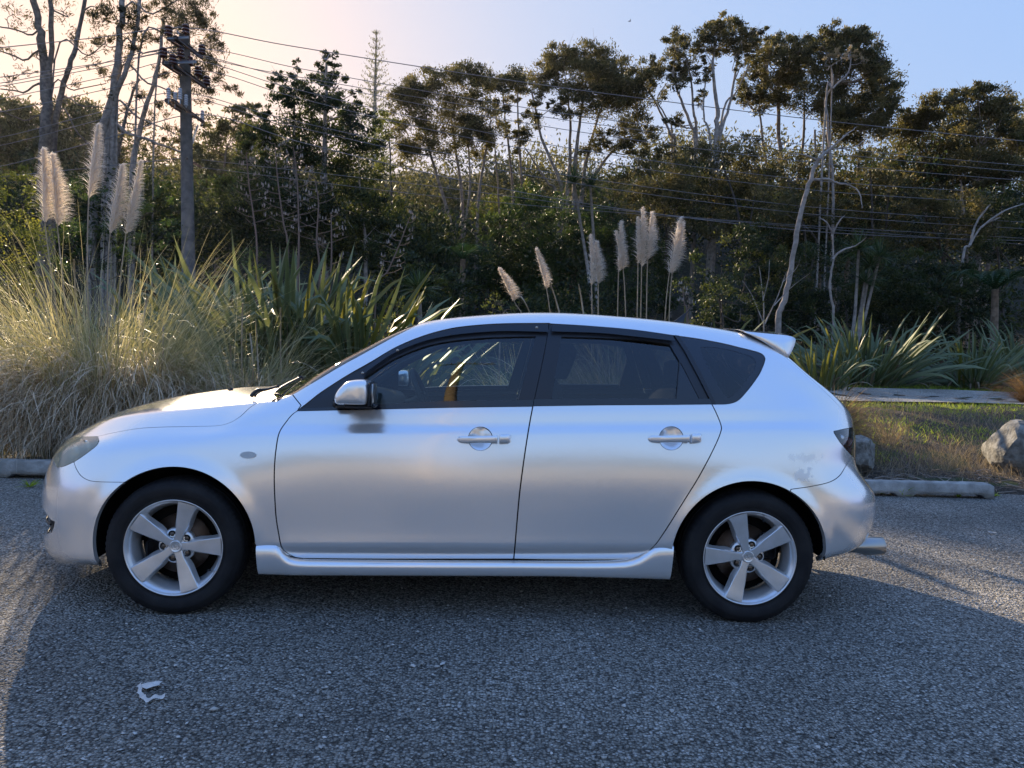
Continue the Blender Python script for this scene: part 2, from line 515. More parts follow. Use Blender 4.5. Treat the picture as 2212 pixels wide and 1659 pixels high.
def ev(U, T, off=0.0, A=None):
    """point and normal on the surface (y > 0 side); U in grid rows, T in grid columns"""
    U = np.clip(np.asarray(U, float), 0, NU - 1.0001); T = np.clip(np.asarray(T, float), 0, NT - 1.0001)
    i = U.astype(int); j = T.astype(int); a = (U - i)[..., None]; b = (T - j)[..., None]
    def bl(G): return (1 - a) * (1 - b) * G[i, j] + a * (1 - b) * G[i + 1, j] + (1 - a) * b * G[i, j + 1] + a * b * G[i + 1, j + 1]
    p = bl(S); n = bl(SN); n /= np.linalg.norm(n, axis=-1)[..., None] + 1e-12
    return p + n * (off if np.isscalar(off) else np.asarray(off)[..., None]), n

# near side is y < 0
near = S.copy(); near[..., 1] *= -1
_ii, _jj = np.meshgrid(np.arange(NU - 1), np.arange(NT - 1), indexing='ij')
_q = np.stack([_ii * NT + _jj, (_ii + 1) * NT + _jj, (_ii + 1) * NT + _jj + 1, _ii * NT + _jj + 1], -1).reshape(-1, 4)
bvh = BVHTree.FromPolygons([Vector(v) for v in near.reshape(-1, 3)], [tuple(q) for q in _q.tolist()])

_d = near - CAM_LOC
_c = _d @ FWD
_PX = 1106 + (_d @ RGT) / _c * FPX * 2212; _PY = 829.5 - (_d @ UPV) / _c * FPX * 2212

def uv_of(face, loc):
    i, j = divmod(face, NT - 1)
    u, v = .5, .5
    p00, p10, p11, p01 = near[i, j], near[i + 1, j], near[i + 1, j + 1], near[i, j + 1]
    L = np.array(loc)
    for _ in range(6):
        P = (1 - u) * (1 - v) * p00 + u * (1 - v) * p10 + u * v * p11 + (1 - u) * v * p01
        du = (1 - v) * (p10 - p00) + v * (p11 - p01); dv = (1 - u) * (p01 - p00) + u * (p11 - p10)
        J = np.stack([du, dv], 1)
        d = np.linalg.lstsq(J, L - P, rcond=None)[0]
        u += d[0]; v += d[1]
    return i + min(max(u, -.2), 1.2), j + min(max(v, -.2), 1.2)

def from_px(px, py):
    d = ray(px, py)
    for dy in (0, 1.5, -1.5, 3, -3, 5, -5, 8, -8, 12):
        for dx in (0, 1.5, -1.5, 3, -3, 6, -6, 10):
            d = ray(px + dx, py + dy)
            h = bvh.ray_cast(Vector(CAM_LOC), Vector(d / np.linalg.norm(d)))
            if h[0] is not None:
                return uv_of(h[2], h[0])
    # just off the outline: take the nearest point of the surface as seen from here
    i, j = np.unravel_index(np.argmin((_PX - px) ** 2 + (_PY - py) ** 2), _PX.shape)
    if math.hypot(_PX[i, j] - px, _PY[i, j] - py) > 40: raise ValueError((px, py))
    return float(i), float(j)

def from_xz(x_, z_):
    for e in (0, .003, -.003, .006, -.006, .012, -.012, .02, -.02, .03, -.03, .05, -.05):
        h = bvh.ray_cast(Vector((x_, -3, z_ + e)), Vector((0, 1, 0)))
        if h[0] is not None:
            return uv_of(h[2], h[0])
    raise ValueError((x_, z_))

def from_xk(x_, k):
    """row/column of the point at length x on key line k (k may be fractional)"""
    T = k * 14.0
    j = int(min(T, NT - 1.001)); b = T - j
    xs = S[:, j, 0] * (1 - b) + S[:, min(j + 1, NT - 1), 0] * b
    return float(np.interp(x_, xs, np.arange(NU))), T

c1 = lambda *q: [(x / 3.0314, 806.5 + y / 3.0314) for x, y in q]
c2 = lambda *q: [(576 + x / 2.5046, 633.6 + y / 2.5046) for x, y in q]
c3 = lambda *q: [(1094.5 + x / 2.5046, 633.6 + y / 2.5046) for x, y in q]
c4 = lambda *q: [(1555.3 + x / 2.2157, 633.6 + y / 2.2157) for x, y in q]
# ------------------------------------------------------------------ panels cut out of the body surface
def chain(kind, pts, smooth=True):
    """photo points / (x,z) points / (x,k) points -> grid coordinates"""
    if kind == 'px':
        P = smooth_line(pts, 6) if smooth and len(pts) > 2 else np.concatenate([np.linspace(a, b, 8, endpoint=False) for a, b in zip(np.array(pts[:-1]), np.array(pts[1:]))] + [np.array(pts[-1:])])
        return [from_px(*p) for p in P]
    if kind == 'xz':
        P = smooth_line(pts, 6) if smooth and len(pts) > 2 else np.concatenate([np.linspace(a, b, 8, endpoint=False) for a, b in zip(np.array(pts[:-1]), np.array(pts[1:]))] + [np.array(pts[-1:])])
        return [from_xz(*p) for p in P]
    if kind == 'xk':
        P = smooth_line(pts, 6) if smooth and len(pts) > 2 else np.concatenate([np.linspace(a, b, 8, endpoint=False) for a, b in zip(np.array(pts[:-1]), np.array(pts[1:]))] + [np.array(pts[-1:])])
        return [from_xk(*p) for p in P]
    return [tuple(p) for p in pts]     # 'ut'

def arc(w, a0, a1, n=26):
    ax, az, ar = ARCH[w]
    return [from_xz(ax + ar * math.cos(math.radians(a)), az + ar * math.sin(math.radians(a))) for a in np.linspace(a0, a1, n)]

def poly(*chains):
    out = []
    for c in chains:
        for p in c:
            if not out or math.hypot((p[0] - out[-1][0]) * 1, (p[1] - out[-1][1])) > .25:
                out.append(p)
    while math.hypot(out[0][0] - out[-1][0], out[0][1] - out[-1][1]) < .25:
        out.pop()
    return np.array(out)

def metric(P):
    """to roughly metric plane coordinates"""
    P = np.asarray(P, float)
    return np.stack([P[:, 0] / NU * 4.6, P[:, 1] / NT * 2.4], -1)

def inset(P, d):
    """shrink a polygon by d metres (scaled domain)"""
    M = metric(P)
    n = len(M)
    area = .5 * np.sum(M[:, 0] * np.roll(M[:, 1], -1) - np.roll(M[:, 0], -1) * M[:, 1])
    sgn = 1 if area > 0 else -1
    e = np.roll(M, -1, 0) - M
    e /= np.linalg.norm(e, axis=1)[:, None] + 1e-9
    nrm = np.stack([-e[:, 1], e[:, 0]], -1) * sgn
    a = np.roll(nrm, 1, 0) + nrm
    l = np.linalg.norm(a, axis=1)[:, None] + 1e-9
    a = a / l
    cosh = np.clip((a * nrm).sum(1), .5, 1)[:, None]
    M = M + a * d / cosh
    return np.stack([M[:, 0] / 4.6 * NU, M[:, 1] / 2.4 * NT], -1)

def inside(P, X, Y):
    x0, y0 = P[:, 0], P[:, 1]; x1, y1 = np.roll(x0, -1), np.roll(y0, -1)
    r = np.zeros(len(X), bool)
    for a, b, c, d in zip(x0, y0, x1, y1):
        if b == d: continue
        m = ((b > Y) != (d > Y)) & (X < (c - a) * (Y - b) / (d - b) + a)
        r ^= m
    return r

def seg_dist(P, X, Y):
    """distance (metric plane) to the outline"""
    M = metric(P); Q = metric(np.stack([X, Y], -1))
    d = np.full(len(X), 9.0)
    for a, b in zip(M, np.roll(M, -1, 0)):
        ab = b - a; L = ab @ ab + 1e-12
        t = np.clip(((Q - a) @ ab) / L, 0, 1)
        d = np.minimum(d, np.hypot(*(Q - a - t[:, None] * ab).T))
    return d

class Panel:
    pass

def panel(P, holes=(), gap=.0022, off=0.0, flange=.012, step=(2, 2), offf=None):
    """triangulated piece of skin: outline P (grid coordinates), holes; returns vertex, face and normal arrays for y > 0"""
    rings = []
    for n_, R_ in enumerate([P] + list(holes)):
        edge = (R_[:, 1] >= NT - 1.6) | (R_[:, 0] <= .6) | (R_[:, 0] >= NU - 1.6)
        I = inset(R_, gap if n_ == 0 else -gap)
        I[edge & (R_[:, 1] >= NT - 1.6), 1] = NT - 1
        I[edge & (R_[:, 0] <= .6), 0] = 0
        I[edge & (R_[:, 0] >= NU - 1.6), 0] = NU - 1
        rings.append((I, edge))
    V = []; E = []; bnd = []
    for I, edge in rings:
        a = len(V)
        V += [tuple(p) for p in I]
        n = len(I)
        E += [(a + i, a + (i + 1) % n) for i in range(n)]
        bnd.append((a, n, edge))
    lo = rings[0][0].min(0); hi = rings[0][0].max(0)
    gu = np.arange(max(0, math.floor(lo[0] / step[0]) * step[0]), min(NU - 1, hi[0]) + 1, step[0])
    gt = np.arange(max(0, math.floor(lo[1] / step[1]) * step[1]), min(NT - 1, hi[1]) + 1, step[1])
    GX, GY = [g.ravel() for g in np.meshgrid(gu, gt, indexing='ij')]
    ok = inside(rings[0][0], GX, GY)
    for I, _ in rings[1:]:
        ok &= ~inside(I, GX, GY)
    GX, GY = GX[ok], GY[ok]
    d = np.full(len(GX), 9.0)
    for I, _ in rings:
        d = np.minimum(d, seg_dist(I, GX, GY))
    k = d > .006 * max(step) / 2
    pts = V + list(zip(GX[k], GY[k]))
    M = metric(np.array(pts))
    r = delaunay_2d_cdt([Vector(m) for m in M], E, [], 0, 1e-6)
    vo = np.array([[v.x, v.y] for v in r[0]])
    orig = r[3]
    faces = np.array([f for f in r[2] if len(f) == 3])
    G = np.stack([vo[:, 0] / 4.6 * NU, vo[:, 1] / 2.4 * NT], -1)
    cen = G[faces].mean(1)
    ok = inside(rings[0][0], cen[:, 0], cen[:, 1])
    for I, _ in rings[1:]:
        ok &= ~inside(I, cen[:, 0], cen[:, 1])
    faces = faces[ok]
    o_ = off if offf is None else offf(G)
    p, n = ev(G[:, 0], G[:, 1], o_)
    # face winding: outward
    fn = np.cross(p[faces[:, 1]] - p[faces[:, 0]], p[faces[:, 2]] - p[faces[:, 0]])
    flip = (fn * n[faces].sum(1)).sum(1) < 0
    faces[flip] = faces[flip][:, ::-1]
    nv = len(p)
    # flange along free edges: boundary edges of the triangulation
    ed = {}
    for f in faces:
        for a, b in ((f[0], f[1]), (f[1], f[2]), (f[2], f[0])):
            ed[(a, b)] = 1
    free = [(a, b) for (a, b) in ed if (b, a) not in ed]
    def on_mid(a):
        return p[a][1] < 2e-4
    free = [(a, b) for a, b in free if not (on_mid(a) and on_mid(b))]
    VV = [p]; NN = [n]; FF = [faces]
    if flange > 0 and free:
        idx = {}
        extra = []; en = []
        # rounded edge: one ring 1.5 mm in, one deep
        for a, b in free:
            for q in (a, b):
                if q not in idx:
                    idx[q] = (nv + len(extra), nv + len(extra) + 1)
                    extra.append(p[q]); en.append(None)
                    extra.append(p[q] - n[q] * flange); en.append(None)
        extra = np.array(extra)
        qf = []
        enn = np.zeros((len(extra), 3))
        for a, b in free:
            a0, a1 = idx[a]; b0, b1 = idx[b]
            t = p[b] - p[a]
            sn = np.cross(t, n[a]); L = np.linalg.norm(sn)
            if L > 1e-9: sn /= L
            for q in (a0, a1, b0, b1): enn[q - nv] += sn
            qf.append((b0, a0, a1)); qf.append((b0, a1, b1))
        enn /= np.linalg.norm(enn, axis=1)[:, None] + 1e-9
        VV.append(extra); NN.append(enn); FF.append(np.array(qf))
    r_ = Panel()
    r_.V = np.concatenate(VV); r_.N = np.concatenate(NN); r_.F = np.concatenate(FF)
    r_.nskin = nv
    return r_

def skin_mesh(name, panels, m, sides=(-1,)):
    """sides: -1 near side (y<0), +1 far side; both = joined across the middle"""
    Vs = []; Ns = []; Fs = []; n = 0
    for pn in panels if isinstance(panels, (list, tuple)) else [panels]:
        for sd in sides:
            V = pn.V.copy(); N = pn.N.copy(); F = pn.F.copy()
            V[:, 1] *= sd; N[:, 1] *= sd
            if sd < 0: F = F[:, ::-1]
            Vs.append(V); Ns.append(N); Fs.append(F + n); n += len(V)
    V = np.concatenate(Vs); N = np.concatenate(Ns); F = np.concatenate(Fs)
    me = mesh_from(name, V, F, m, smooth=True)
    me.normals_split_custom_set_from_vertices([Vector(v) for v in N])
    return me

# ---- materials of the car
def paint_mat():
    m = mat('silver_paint', (.93, .93, .935), rough=.30, metal=.68, coat=1.0, coat_rough=.03)
    nt = m.node_tree; b = nt.nodes['Principled BSDF']
    tc = nt.nodes.new('ShaderNodeTexCoord')
    # fine metallic flake in the normal, sun-faded lacquer patches and dust in roughness and colour
    v = nt.nodes.new('ShaderNodeTexVoronoi'); v.inputs['Scale'].default_value = 900
    nt.links.new(tc.outputs['Object'], v.inputs['Vector'])
    vm = nt.nodes.new('ShaderNodeVectorMath'); vm.operation = 'SUBTRACT'; vm.inputs[1].default_value = (.5, .5, .5)
    nt.links.new(v.outputs['Color'], vm.inputs[0])
    sc = nt.nodes.new('ShaderNodeVectorMath'); sc.operation = 'SCALE'; sc.inputs['Scale'].default_value = .06
    nt.links.new(vm.outputs[0], sc.inputs[0])
    g = nt.nodes.new('ShaderNodeNewGeometry')
    ad = nt.nodes.new('ShaderNodeVectorMath'); ad.operation = 'ADD'
    nt.links.new(g.outputs['Normal'], ad.inputs[0]); nt.links.new(sc.outputs[0], ad.inputs[1])
    nm = nt.nodes.new('ShaderNodeVectorMath'); nm.operation = 'NORMALIZE'
    nt.links.new(ad.outputs[0], nm.inputs[0]); nt.links.new(nm.outputs[0], b.inputs['Normal'])
    n1 = nt.nodes.new('ShaderNodeTexNoise'); n1.inputs['Scale'].default_value = 2.0; n1.inputs['Detail'].default_value = 1
    nt.links.new(tc.outputs['Object'], n1.inputs['Vector'])
    mr = nt.nodes.new('ShaderNodeMapRange'); mr.inputs['From Min'].default_value = .3; mr.inputs['From Max'].default_value = .7
    mr.inputs['To Min'].default_value = .17; mr.inputs['To Max'].default_value = .21
    nt.links.new(n1.outputs['Fac'], mr.inputs['Value']); nt.links.new(mr.outputs[0], b.inputs['Roughness'])
    # clear coat waviness (orange peel) and dust film
    n2 = nt.nodes.new('ShaderNodeTexNoise'); n2.inputs['Scale'].default_value = 7; n2.inputs['Detail'].default_value = 1
    nt.links.new(tc.outputs['Object'], n2.inputs['Vector'])
    bp = nt.nodes.new('ShaderNodeBump'); bp.inputs['Strength'].default_value = .05; bp.inputs['Distance'].default_value = .01
    nt.links.new(n2.outputs['Fac'], bp.inputs['Height']); nt.links.new(bp.outputs[0], b.inputs['Coat Normal'])
    mr2 = nt.nodes.new('ShaderNodeMapRange'); mr2.inputs['From Min'].default_value = .35; mr2.inputs['From Max'].default_value = .7
    mr2.inputs['To Min'].default_value = .03; mr2.inputs['To Max'].default_value = .06
    nt.links.new(n1.outputs['Fac'], mr2.inputs['Value']); nt.links.new(mr2.outputs[0], b.inputs['Coat Roughness'])
    # peeled lacquer patch on the rear wing and small chips: shapes of their own, bound to places on the body
    sep = nt.nodes.new('ShaderNodeSeparateXYZ'); nt.links.new(tc.outputs['Object'], sep.inputs[0])
    n3 = nt.nodes.new('ShaderNodeTexNoise'); n3.inputs['Scale'].default_value = 45; n3.inputs['Detail'].default_value = 7
    nt.links.new(tc.outputs['Object'], n3.inputs['Vector'])
    def math_(op, a, b_=None, v=None):
        q = nt.nodes.new('ShaderNodeMath'); q.operation = op
        if hasattr(a, 'links'): nt.links.new(a, q.inputs[0])
        else: q.inputs[0].default_value = a
        if b_ is not None: nt.links.new(b_, q.inputs[1])
        elif v is not None: q.inputs[1].default_value = v
        return q.outputs[0]
    def blob(x0, z0, rx, rz, amp):
        dx = math_('MULTIPLY', math_('SUBTRACT', sep.outputs[0], v=x0), v=1 / rx)
        dz = math_('MULTIPLY', math_('SUBTRACT', sep.outputs[2], v=z0), v=1 / rz)
        r2 = math_('ADD', math_('MULTIPLY', dx, dx), math_('MULTIPLY', dz, dz))
        near_ = math_('LESS_THAN', sep.outputs[1], v=-.4)
        f = math_('SUBTRACT', 1.0, r2)
        f = math_('ADD', f, math_('MULTIPLY', math_('SUBTRACT', n3.outputs['Fac'], v=.5), v=amp))
        f = math_('MULTIPLY', math_('GREATER_THAN', f, v=.35), near_)
        return f
    m1 = blob(2.875, .70, .050, .036, 5.0)
    m2 = blob(2.89, .775, .10, .022, 5.0)
    mm = math_('MULTIPLY', math_('MAXIMUM', m1, math_('MULTIPLY', m2, v=.5)), v=.75)
    mixc = nt.nodes.new('ShaderNodeMix'); mixc.data_type = 'RGBA'
    mixc.inputs[6].default_value = (.93, .93, .935, 1); mixc.inputs[7].default_value = (.86, .865, .87, 1)
    nt.links.new(mm, mixc.inputs[0]); nt.links.new(mixc.outputs[2], b.inputs['Base Color'])
    inv = math_('SUBTRACT', 1.0, mm)
    nt.links.new(inv, b.inputs['Coat Weight'])
    me_ = math_('MULTIPLY', math_('ADD', math_('MULTIPLY', inv, v=.7), v=.3), v=.68)
    nt.links.new(me_, b.inputs['Metallic'])
    return m
M_paint = paint_mat()
M_black = mat('black_plastic', (.018, .019, .022), rough=.45, spec=.5)
M_gloss = mat('gloss_black_trim', (.010, .012, .018), rough=.16, spec=.6, coat=.4, coat_rough=.08)
M_satin = mat('satin_black_frame', (.022, .024, .030), rough=.34, spec=.5)
M_shell = mat('inner_shell_black', (.010, .010, .011), rough=.9, spec=.1)
M_rubber = mat('tyre_rubber', (.011, .011, .013), rough=.72, spec=.25, vary=(.022, .022, .023), vscale=9, bump=.15, bscale=120)
M_alloy = mat('alloy_silver', (.80, .805, .82), rough=.28, metal=.62, coat=.6, coat_rough=.08, vary=(.70, .70, .69), vscale=14)
M_steel = mat('polished_steel', (.45, .43, .40), rough=.30, metal=1.0, bump=.06, bscale=30)
M_rust = mat('brake_disc', (.18, .13, .10), rough=.42, metal=.8, vary=(.10, .06, .04), vscale=18)
M_dark_metal = mat('dark_metal', (.035, .035, .038), rough=.5, metal=.6)
M_seat = mat('seat_fabric', (.035, .037, .042), rough=.9, vary=(.05, .052, .058), vscale=60)
M_trim = mat('interior_trim', (.055, .058, .064), rough=.7)

def glass_mat(name, tint, refl=.06, rough=0.0):
    """thin pane: tinted see-through plus a Fresnel reflection"""
    m = bpy.data.materials.new(name); m.use_nodes = True
    nt = m.node_tree; nt.nodes.clear()
    out = nt.nodes.new('ShaderNodeOutputMaterial')
    tr = nt.nodes.new('ShaderNodeBsdfTransparent'); tr.inputs[0].default_value = (*tint, 1)
    gl = nt.nodes.new('ShaderNodeBsdfGlossy'); gl.inputs['Roughness'].default_value = rough
    fr = nt.nodes.new('ShaderNodeFresnel'); fr.inputs['IOR'].default_value = 1.52
    ad = nt.nodes.new('ShaderNodeMath'); ad.operation = 'MULTIPLY'; ad.inputs[1].default_value = 1.9; ad.use_clamp = True
    nt.links.new(fr.outputs[0], ad.inputs[0])
    mx = nt.nodes.new('ShaderNodeMixShader')
    nt.links.new(ad.outputs[0], mx.inputs[0])
    nt.links.new(tr.outputs[0], mx.inputs[1]); nt.links.new(gl.outputs[0], mx.inputs[2])
    nt.links.new(mx.outputs[0], out.inputs['Surface'])
    return m
M_glass = glass_mat('clear_window_glass', (.80, .88, .87))
M_tint = glass_mat('tinted_window_glass', (.42, .46, .50))
M_dark_tint = glass_mat('dark_window_glass', (.26, .28, .31))
M_screen = glass_mat('windscreen_glass', (.58, .68, .60))

# ---- seams, traced on the photo and dropped onto the surface
HOOD_SEAM = c1((640, 412), (750, 388), (900, 362), (1050, 352), (1200, 349), (1300, 347), (1420, 343), (1500, 325), (1570, 285), (1630, 230), (1680, 195))
SEAM_A = c2((165, 637), (140, 655), (110, 690), (68, 755), (50, 850), (42, 950), (42, 1050), (50, 1200), (65, 1300), (80, 1370), (105, 1400), (150, 1425), (200, 1433))
DOOR_BOTTOM_F = c2((200, 1433), (600, 1436), (1000, 1436), (1337, 1436))
SEAM_B = c2((1337, 1436), (1345, 1350), (1355, 1230), (1370, 1070), (1395, 880), (1420, 720), (1440, 612))
SEAM_B_UP = c2((1440, 612), (1480, 430), (1510, 280), (1528, 160))
BELT_F = c2((1440, 612), (1000, 618), (700, 625), (400, 632), (165, 637))
BELT_R = c3((1110, 600), (800, 603), (500, 605), (145, 610))
SEAM_C = c3((1110, 600), (1135, 650), (1160, 715), (1158, 750), (1130, 820), (1080, 920), (1030, 1010), (980, 1090), (930, 1170), (880, 1250), (820, 1340), (790, 1375), (750, 1410), (700, 1435), (640, 1442))
DOOR_BOTTOM_R = c3((640, 1442), (400, 1441), (200, 1439), (40, 1436))
SEAM_C_UP = c3((1110, 600), (1030, 440), (960, 310), (905, 228))
DLO_TOP_F = c2((165, 635), (230, 585), (300, 530), (430, 446), (560, 372), (700, 290), (850, 228), (1000, 188), (1150, 170), (1300, 162), (1528, 160))
DLO_TOP_R = c3((235, 164), (500, 180), (700, 198), (905, 228))
BUMPER_SEAM_F = c1((485, 585), (500, 625), (530, 670), (580, 700), (650, 710), (795, 713))
HEAD_LOW = c1((648, 445), (630, 475), (580, 515), (520, 558), (480, 582), (420, 608), (372, 617))
HEAD_TOP = c1((640, 412), (580, 414), (520, 414), (470, 425), (440, 442))
HATCH_SEAM = c4((645, 640), (610, 590), (570, 540), (500, 470), (400, 380), (320, 312), (250, 260), (180, 215), (122, 185))
TAIL_IN = c4((645, 640), (600, 648), (545, 660))
TAIL_LOW = c4((545, 660), (548, 672), (580, 720), (632, 778))
BUMPER_SEAM_R = c4((632, 778), (600, 830), (570, 875), (520, 905), (430, 925), (340, 938))

chA = chain('px', SEAM_A); chDF = chain('px', DOOR_BOTTOM_F); chB = chain('px', SEAM_B)
chBF = chain('px', BELT_F); chBR = chain('px', BELT_R); chC = chain('px', SEAM_C); chDR = chain('px', DOOR_BOTTOM_R)
chHood = chain('px', HOOD_SEAM); chBSF = chain('px', BUMPER_SEAM_F); chHL = chain('px', HEAD_LOW); chHT = chain('px', HEAD_TOP)
chDTF = chain('px', DLO_TOP_F); chDTR = chain('px', DLO_TOP_R); chCU = chain('px', SEAM_C_UP); chBU = chain('px', SEAM_B_UP)
chHS = chain('px', HATCH_SEAM); chTI = chain('px', TAIL_IN, False); chTL = chain('px', TAIL_LOW); chBSR = chain('px', BUMPER_SEAM_R)
rev = lambda c: list(reversed(c))

P_front_door = poly(chA, chDF, chB, chBF)
P_rear_door = poly(rev(chB), rev(chDR), rev(chC), chBR)

# headlight: rear tip, lower edge to the nose, round the nose, back along the top
hl_front = chain('xk', [(-.80, 6.15), (-.815, 6.3)], False)
P_head = poly(chHT[::-1], chain('px', c1((640, 412), (650, 430), (648, 445))), chHL, [from_xk(-.775, 6.12), from_xk(-.795, 6.2), from_xk(-.80, 6.35), from_xk(-.785, 6.75), from_xk(-.752, 7.2)])
chHF = [from_xk(-.775, 6.12), from_xk(-.795, 6.2), from_xk(-.80, 6.35), from_xk(-.785, 6.75), from_xk(-.752, 7.2)]
T7n = 7.3 * 14
# bonnet
P_bonnet = poly(chHood, chain('xk', [(.31, 8.3), (.27, 9.5), (.215, 10.6), (.19, 11.4), (.185, 12)]),
                [(from_xk(x_, 12)[0], NT - 1) for x_ in (.1, -.1, -.3, -.45, -.56)] + [(0, NT - 1), (0, 11 * 14), (0, 9 * 14), (0, T7n)],
                [(30, T7n), from_xk(-.768, 7.3)], rev([from_xk(-.752, 7.2)]), rev(chHT))
# front bumper with the lower intake cut out
a0 = math.degrees(math.atan2(.648 - .314, -.123 - .008))
chArchF1 = arc(0, 127, 194, 26)                      # from the bumper seam down the front of the arch
p_seam_arch = from_px(*BUMPER_SEAM_F[-1])
P_bumper_f = poly(chBSF, chArchF1, [(from_xk(-.345, .05)[0], .7)], [(from_xk(-.40, 0)[0], 0), (from_xk(-.6, 0)[0], 0), (from_xk(-.8, 0)[0], 0), (0, 0), (0, 3 * 14), (0, 5 * 14), (0, T7n)],
                  [(30, T7n), from_xk(-.768, 7.3)], rev(chHF), rev(chHL)[:-6] if False else rev([p for p in chHL if p[0] < from_px(*c1((484, 580))[0])[0]]))
# intake: side corner is the notch seen on the nose
notch = chain('px', c1((334, 962), (358, 972), (352, 1005), (338, 1040)), False)
P_intake = poly([(0, 1.7 * 14), (0, 3.5 * 14)], [from_xk(-.862, 3.45), from_xk(-.82, 3.2)], [notch[0]], notch, [from_xk(-.80, 1.9), from_xk(-.84, 1.75)])
P_grille = poly([(0, 4.75 * 14), (0, 6.7 * 14)], [(16, 6.7 * 14), (38, 6.6 * 14), (44, 6.2 * 14), (34, 5.2 * 14), (22, 4.8 * 14)])
# front wing
chArchF2 = arc(0, 127, 3, 40)
fender_back = chain('px', c2((140, 548), (163, 578), (186, 606), (165, 637)), False)
P_fender = poly(chHood, chain('px', c1((1700, 188), (1760, 185), (1815, 183)) + c2((92, 560), (140, 548))), fender_back, chA[3:-6],
                chain('px', c1((1850, 1180), (1850, 1215), (1690, 1215), (1682, 1140)), False), rev(chArchF2), rev(chBSF), [p for p in rev(chHL) if p[0] >= from_px(*c1((484, 580))[0])[0]])
# rear side panel with roof rail and windscreen pillar (one pressing)
QWIN = c3((925, 230), (1020, 243), (1100, 257), (1180, 273), (1250, 290), (1320, 307), (1370, 322), (1393, 340), (1395, 368), (1370, 430), (1330, 490), (1290, 540), (1250, 580), (1200, 598), (1130, 601))
chQ = chain('px', QWIN)
RAIL_K = 10.25
rail_end = from_px(*c4((122, 185))[0])
chRail = [from_xk(x_, RAIL_K) for x_ in np.linspace(2.60, 1.22, 24)]
chPil = chain('px', rev(c2((65, 578), (140, 548), (250, 485), (400, 395), (500, 340), (600, 285), (700, 230), (790, 184))))
chArchR = arc(1, 176, 2, 44)
sill_r = chain('px', c3((640, 1442), (700, 1470), (860, 1470), (893, 1400)), False)
P_side = poly(chC[::-1][::-1], sill_r, [p for p in arc(1, 176, 65, 26)], rev(chBSR), rev(chTL), rev(chTI), chHS, chRail, chPil,
              fender_back, chDTF[1:], chDTR, chQ)
P_side = poly(chC, sill_r, [p for p in arc(1, 176, 62, 26)], rev(chBSR), rev(chTL), rev(chTI), chHS, chRail, chPil,
              fender_back[:-4], chDTF[1:], chDTR, chQ)
# rear bumper
P_bumper_r = poly(chBSR, arc(1, 62, 2, 20), [(from_xk(2.985, .1)[0], 1)], [(from_xk(x_, 0)[0], 0) for x_ in (3.02, 3.1, 3.25)], [(NU - 1, 0), (NU - 1, 30), (NU - 1, 5.3 * 14)],
                  [(NU - 18, 5.3 * 14), from_xk(3.335, 5.35)], [from_xk(3.30, 5.45)], chain('px', c4((668, 800), (650, 792), (632, 778)), False))
# tail light wraps to the hatch
P_tail = poly(rev(chTI), [from_xk(3.235, 6.95), from_xk(3.29, 6.8), from_xk(3.335, 6.4), from_xk(3.345, 6.0)], [from_xk(3.30, 5.45)], chain('px', c4((668, 800), (650, 792), (632, 778)), False), rev(chTL))
# tailgate
P_gate = poly([from_xk(3.235, 6.95)], chHS, [from_xk(x_, k_) for x_, k_ in ((2.69, 10.6), (2.69, 11.4))], [(from_xk(2.69, 12)[0], NT - 1), (from_xk(2.9, 12)[0], NT - 1), (from_xk(3.1, 12)[0], NT - 1), (NU - 1, NT - 1), (NU - 1, 9 * 14), (NU - 1, 7 * 14), (NU - 1, 5.3 * 14)],
              [(NU - 18, 5.3 * 14), from_xk(3.335, 5.35), from_xk(3.345, 6.0), from_xk(3.335, 6.4), from_xk(3.29, 6.8)])
P_rear_win = poly([from_xk(x_, k_) for x_, k_ in ((3.20, 8.4), (3.10, 9.3), (2.98, 10.0), (2.90, 10.35), (2.86, 11.2))], [(from_xk(2.86, 12)[0], NT - 1), (from_xk(3.0, 12)[0], NT - 1), (NU - 1, NT - 1), (NU - 1, 9.5 * 14), (NU - 1, 8.1 * 14), (NU - 14, 8.1 * 14), (NU - 30, 8.15 * 14)])
# roof and windscreen
chHead = [from_xk(x_, k_) for x_, k_ in ((1.06, 10.3), (1.035, 10.7), (1.005, 11.3), (.99, 12))]
P_roof = poly(chPil[:3], [from_xk(x_, RAIL_K) for x_ in np.linspace(1.22, 2.60, 24)], [from_px(*c4((122, 185))[0])], [from_xk(x_, k_) for x_, k_ in ((2.69, 10.6), (2.69, 11.4))], [(from_xk(x_, 12)[0], NT - 1) for x_ in (2.69, 2.2, 1.8, 1.4, 1.1)], rev(chHead))
P_screen = poly([from_xk(x_, k_) for x_, k_ in ((.40, 9.6), (.33, 10.5), (.29, 11.3))], [(from_xk(x_, 12)[0], NT - 1) for x_ in (.28, .5, .75, .95)], rev(chHead), chPil[2:])
# ------------------------------------------------------------------ assemble the car
car = thing('silver_hatchback', 'silver five-door hatchback with alloy wheels and roof spoiler parked on dark gravel', 'car', (1.3, 0, 0))
CAR0 = np.array([1.3, 0, 0])
def cobj(name, me, parent=None):
    o = obj(name, me, parent or car)
    if parent is None:
        o.location = (-1.3, 0, 0)
    return o
def both(name, P, m, parents=(None, None), **kw):
    pn = panel(P, **kw)
    out = []
    for sd, pa in zip((-1, 1), parents):
        out.append(cobj(name, skin_mesh(name, pn, m, (sd,)), pa))
    return out

